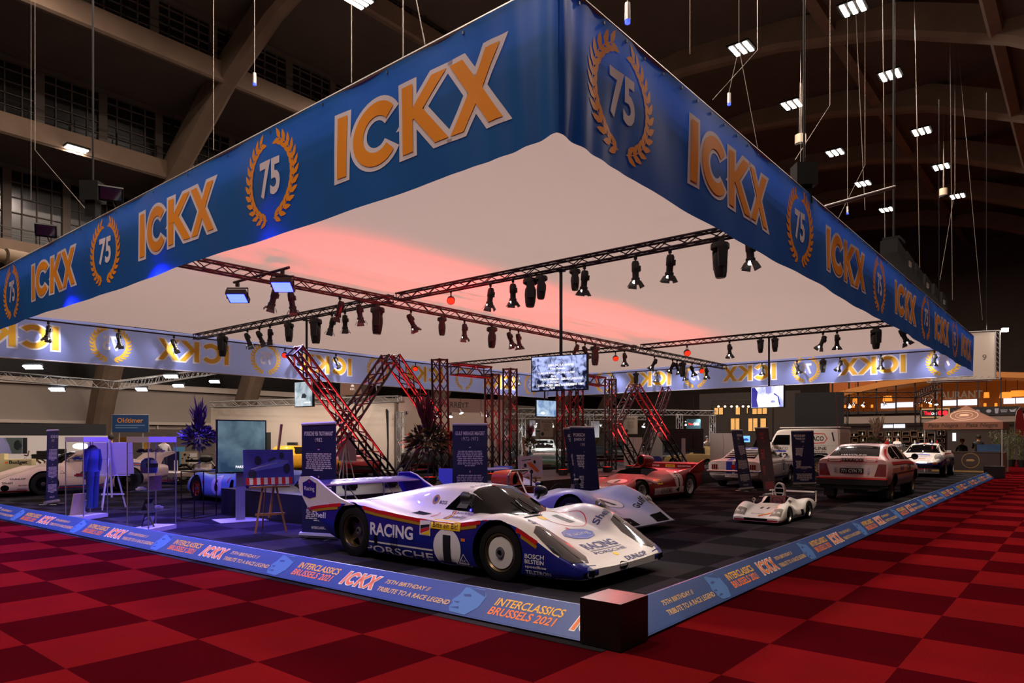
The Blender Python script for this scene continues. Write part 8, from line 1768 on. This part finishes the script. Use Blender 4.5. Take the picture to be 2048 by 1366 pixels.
# ================================================================ above the canopy: cables, microphones, speakers
WIRE = mat('steel_wire', '#7a726a', .4, .6)
def hang(label, px, py0, py1, d, cat='cable', slant=0., item=None):
    a = PD(px, py1, d); b = PD(px + slant, py0, d); t = thing('hanging_cable', label, cat, a)
    e = b - a; k = V((e.x, e.y, max(e.z, 26.5 - a.z))); MB().tube([(0, 0, 0), e, k], .010 if d < 30 else .014, 5).build('wire', WIRE, t)
    if item == 'mic':
        MB().cyl((0, 0, -.02), (0, 0, -.34), .05, .055, n=10).build('lamp_tube', ALU, t); MB().cyl((0, 0, -.34), (0, 0, -.40), .05, n=10).build('blue_tip', mat('lit_blue_tip', '#2030ff', .3, emit='#2038ff', es=4), t)
    elif item == 'can': MB().cyl((0, 0, 0), (0, 0, -.5), .3, n=14).build('can', mat('can_cream', '#b0a088', .6), t); MB().cyl((0, 0, -.5), (0, 0, -.62), .28, n=14).build('grille', BLK, t); [MB().cyl((s * .24, 0, 0), (s * .1, 0, 3), .012, n=5).build('wire', WIRE, t) for s in (-1, 1)]
    return t
hang('steel cable ending in a small blue lit tube, left of the big roof arch end', 509, 40, 145, 22, 'cable', 0, 'mic'); hang('steel cable ending in a small blue lit tube, above the canopy corner', 1255, -60, 4, 13, 'cable', 0, 'mic'); hang('steel cable ending in a small blue lit tube, under the second roof lamp', 1458, 95, 185, 22, 'cable', 20, 'mic'); hang('steel cable ending in a small blue lit tube, beside the grey pipe', 1695, 330, 412, 34, 'cable', 0, 'mic')
hang('cream round speaker can hung under a roof lamp, nearer one', 1601, 215, 270, 40, 'loudspeaker', 0, 'can'); hang('cream round speaker can hung under a roof lamp, farther one', 1887, 340, 378, 52, 'loudspeaker', 0, 'can')
for i, (px, y0, y1, d, sl) in enumerate(sorted(((427, -40, 300, 20, 0), (703, 60, 165, 14, 0), (806, -30, 115, 12, 0), (850, -40, 90, 12, -25), (1380, -30, 108, 17, 0), (1518, 95, 310, 24, -40), (1600, -40, 350, 22, 12), (1730, 30, 420, 34, -18), (1770, -40, 480, 30, -5), (1840, -40, 560, 36, -12), (1905, 90, 600, 40, -5), (1965, -30, 640, 44, -60), (1880, 380, 560, 44, 30), (1660, 330, 470, 34, 70), (1590, 210, 320, 27, 70), (62, 180, 400, 24, 0), (190, 300, 440, 20, -120), (1425, 100, 200, 20, 90)))):
    hang('thin steel cable from roof to canopy, ' + ORD[i] + ' of its kind from left', px, y0, y1, d, 'cable', sl)['group'] = 'thin steel cables above the canopy'
# chain hoists with black motors
for px, py, d, lb in ((1608, 352, 1, 'black chain hoist motor over the right canopy edge'), (186, 385, 0, 'black chain hoist motor over the left canopy edge')):
    p = PY(px, py, VY0 + .1) if d else PX(px, py, UX0 + .1); t = thing('chain_hoist', lb, 'hoist', p, RAZ); MB().box((0, 0, 0), (.36, .3, .38)).box((0, 0, -.3), (.2, .2, .4)).build('motor', BLKM, t, smooth=0); MB().cyl((0, 0, .18), (0, 0, 12), .022, n=6).build('chain', BLK, t); MB().cyl((0, 0, -.5), (0, 0, -1.0), .012, n=5).build('sling', BLK, t)
p = PY(1786, 505, VY0 + .25); t = thing('line_array', 'curved black row of loudspeakers above the right canopy edge', 'loudspeaker', p)
for k, (px, py) in enumerate(((1786, 505), (1806, 528), (1824, 550), (1842, 570), (1860, 588), (1876, 603))):
    q = PY(px, py, VY0 + .25) - p; MB().box(q, (1.0, .4, .34), rot=Matrix.Rotation(.12, 3, 'Y')).build('speaker_cabinet', BLKM, t, smooth=0)
    if k % 2: MB().box(q + V((-.2, -.21, -.08)), (.3, .02, .14)).build('pale_tag', mat('tag_grey', '#8a8680', .6), t, smooth=0)
MB().box((.1, 0, .32), (.7, .4, .08)).build('bumper_frame', BLKM, t, smooth=0); MB().cyl((.1, 0, .3), (.1, 0, 18), .03, n=6).build('chain', BLK, t)
a = PY(1648, 404, VY0 + .05); a.z = ZT + .06; b = V(PD(1789, 374, 14.6)); o = MB().tube([a, b], .035, 10).build('grey_pipe', mat('pipe_grey', '#6a6264', .4, .5)); tag(o, 'long grey pipe sticking out over the right canopy edge', 'pipe')
for px, py, d, lb in ((92, 461, 0, 'black flood lamp on the left canopy edge, nearer the frame edge'), (222, 388, 0, 'black flood lamp on the left canopy edge, right of the hoist')):
    p = PX(px, py, UX0 + .1); t = thing('edge_flood', lb, 'lamp', p, RAZ + .5); t.scale = (.75,) * 3; MB().box((0, 0, 0), (.55, .16, .36), rot=Matrix.Rotation(.5, 3, 'X')).build('housing', BLKM, t, smooth=0); MB().box((0, -.1, -.03), (.46, .02, .28), rot=Matrix.Rotation(.5, 3, 'X')).build('lamp_glass', mat('dark_violet_glass', '#1c1c38', .15, coat=.5), t, smooth=0); MB().cyl((0, 0, -.1), (.2, 0, -.6), .02, n=6).build('bracket', BLK, t)
p = PD(12, 513, 27); o = MB().cyl((0, 0, 0), (4, .6, 0), .32, n=16).cyl((-.1, 0, 0), (-1.6, -.3, 0), .26, n=16).build('air_duct', mat('duct_tan', '#6a5840', .6), None, p); tag(o, 'tan round duct above the left canopy edge at the frame border', 'duct')
p = PD(2, 625, 23.5); t = thing('moving_head_light', 'dark moving head light outside the left banner at the frame border', 'stage light', p, RAZ); MB().lathe([(0, .3), (.12, .25), (.15, 0), (.13, -.3), (0, -.32)], n=14).build('head', FXB, t); MB().box((0, 0, .42), (.36, .3, .2)).build('base', FXB, t)
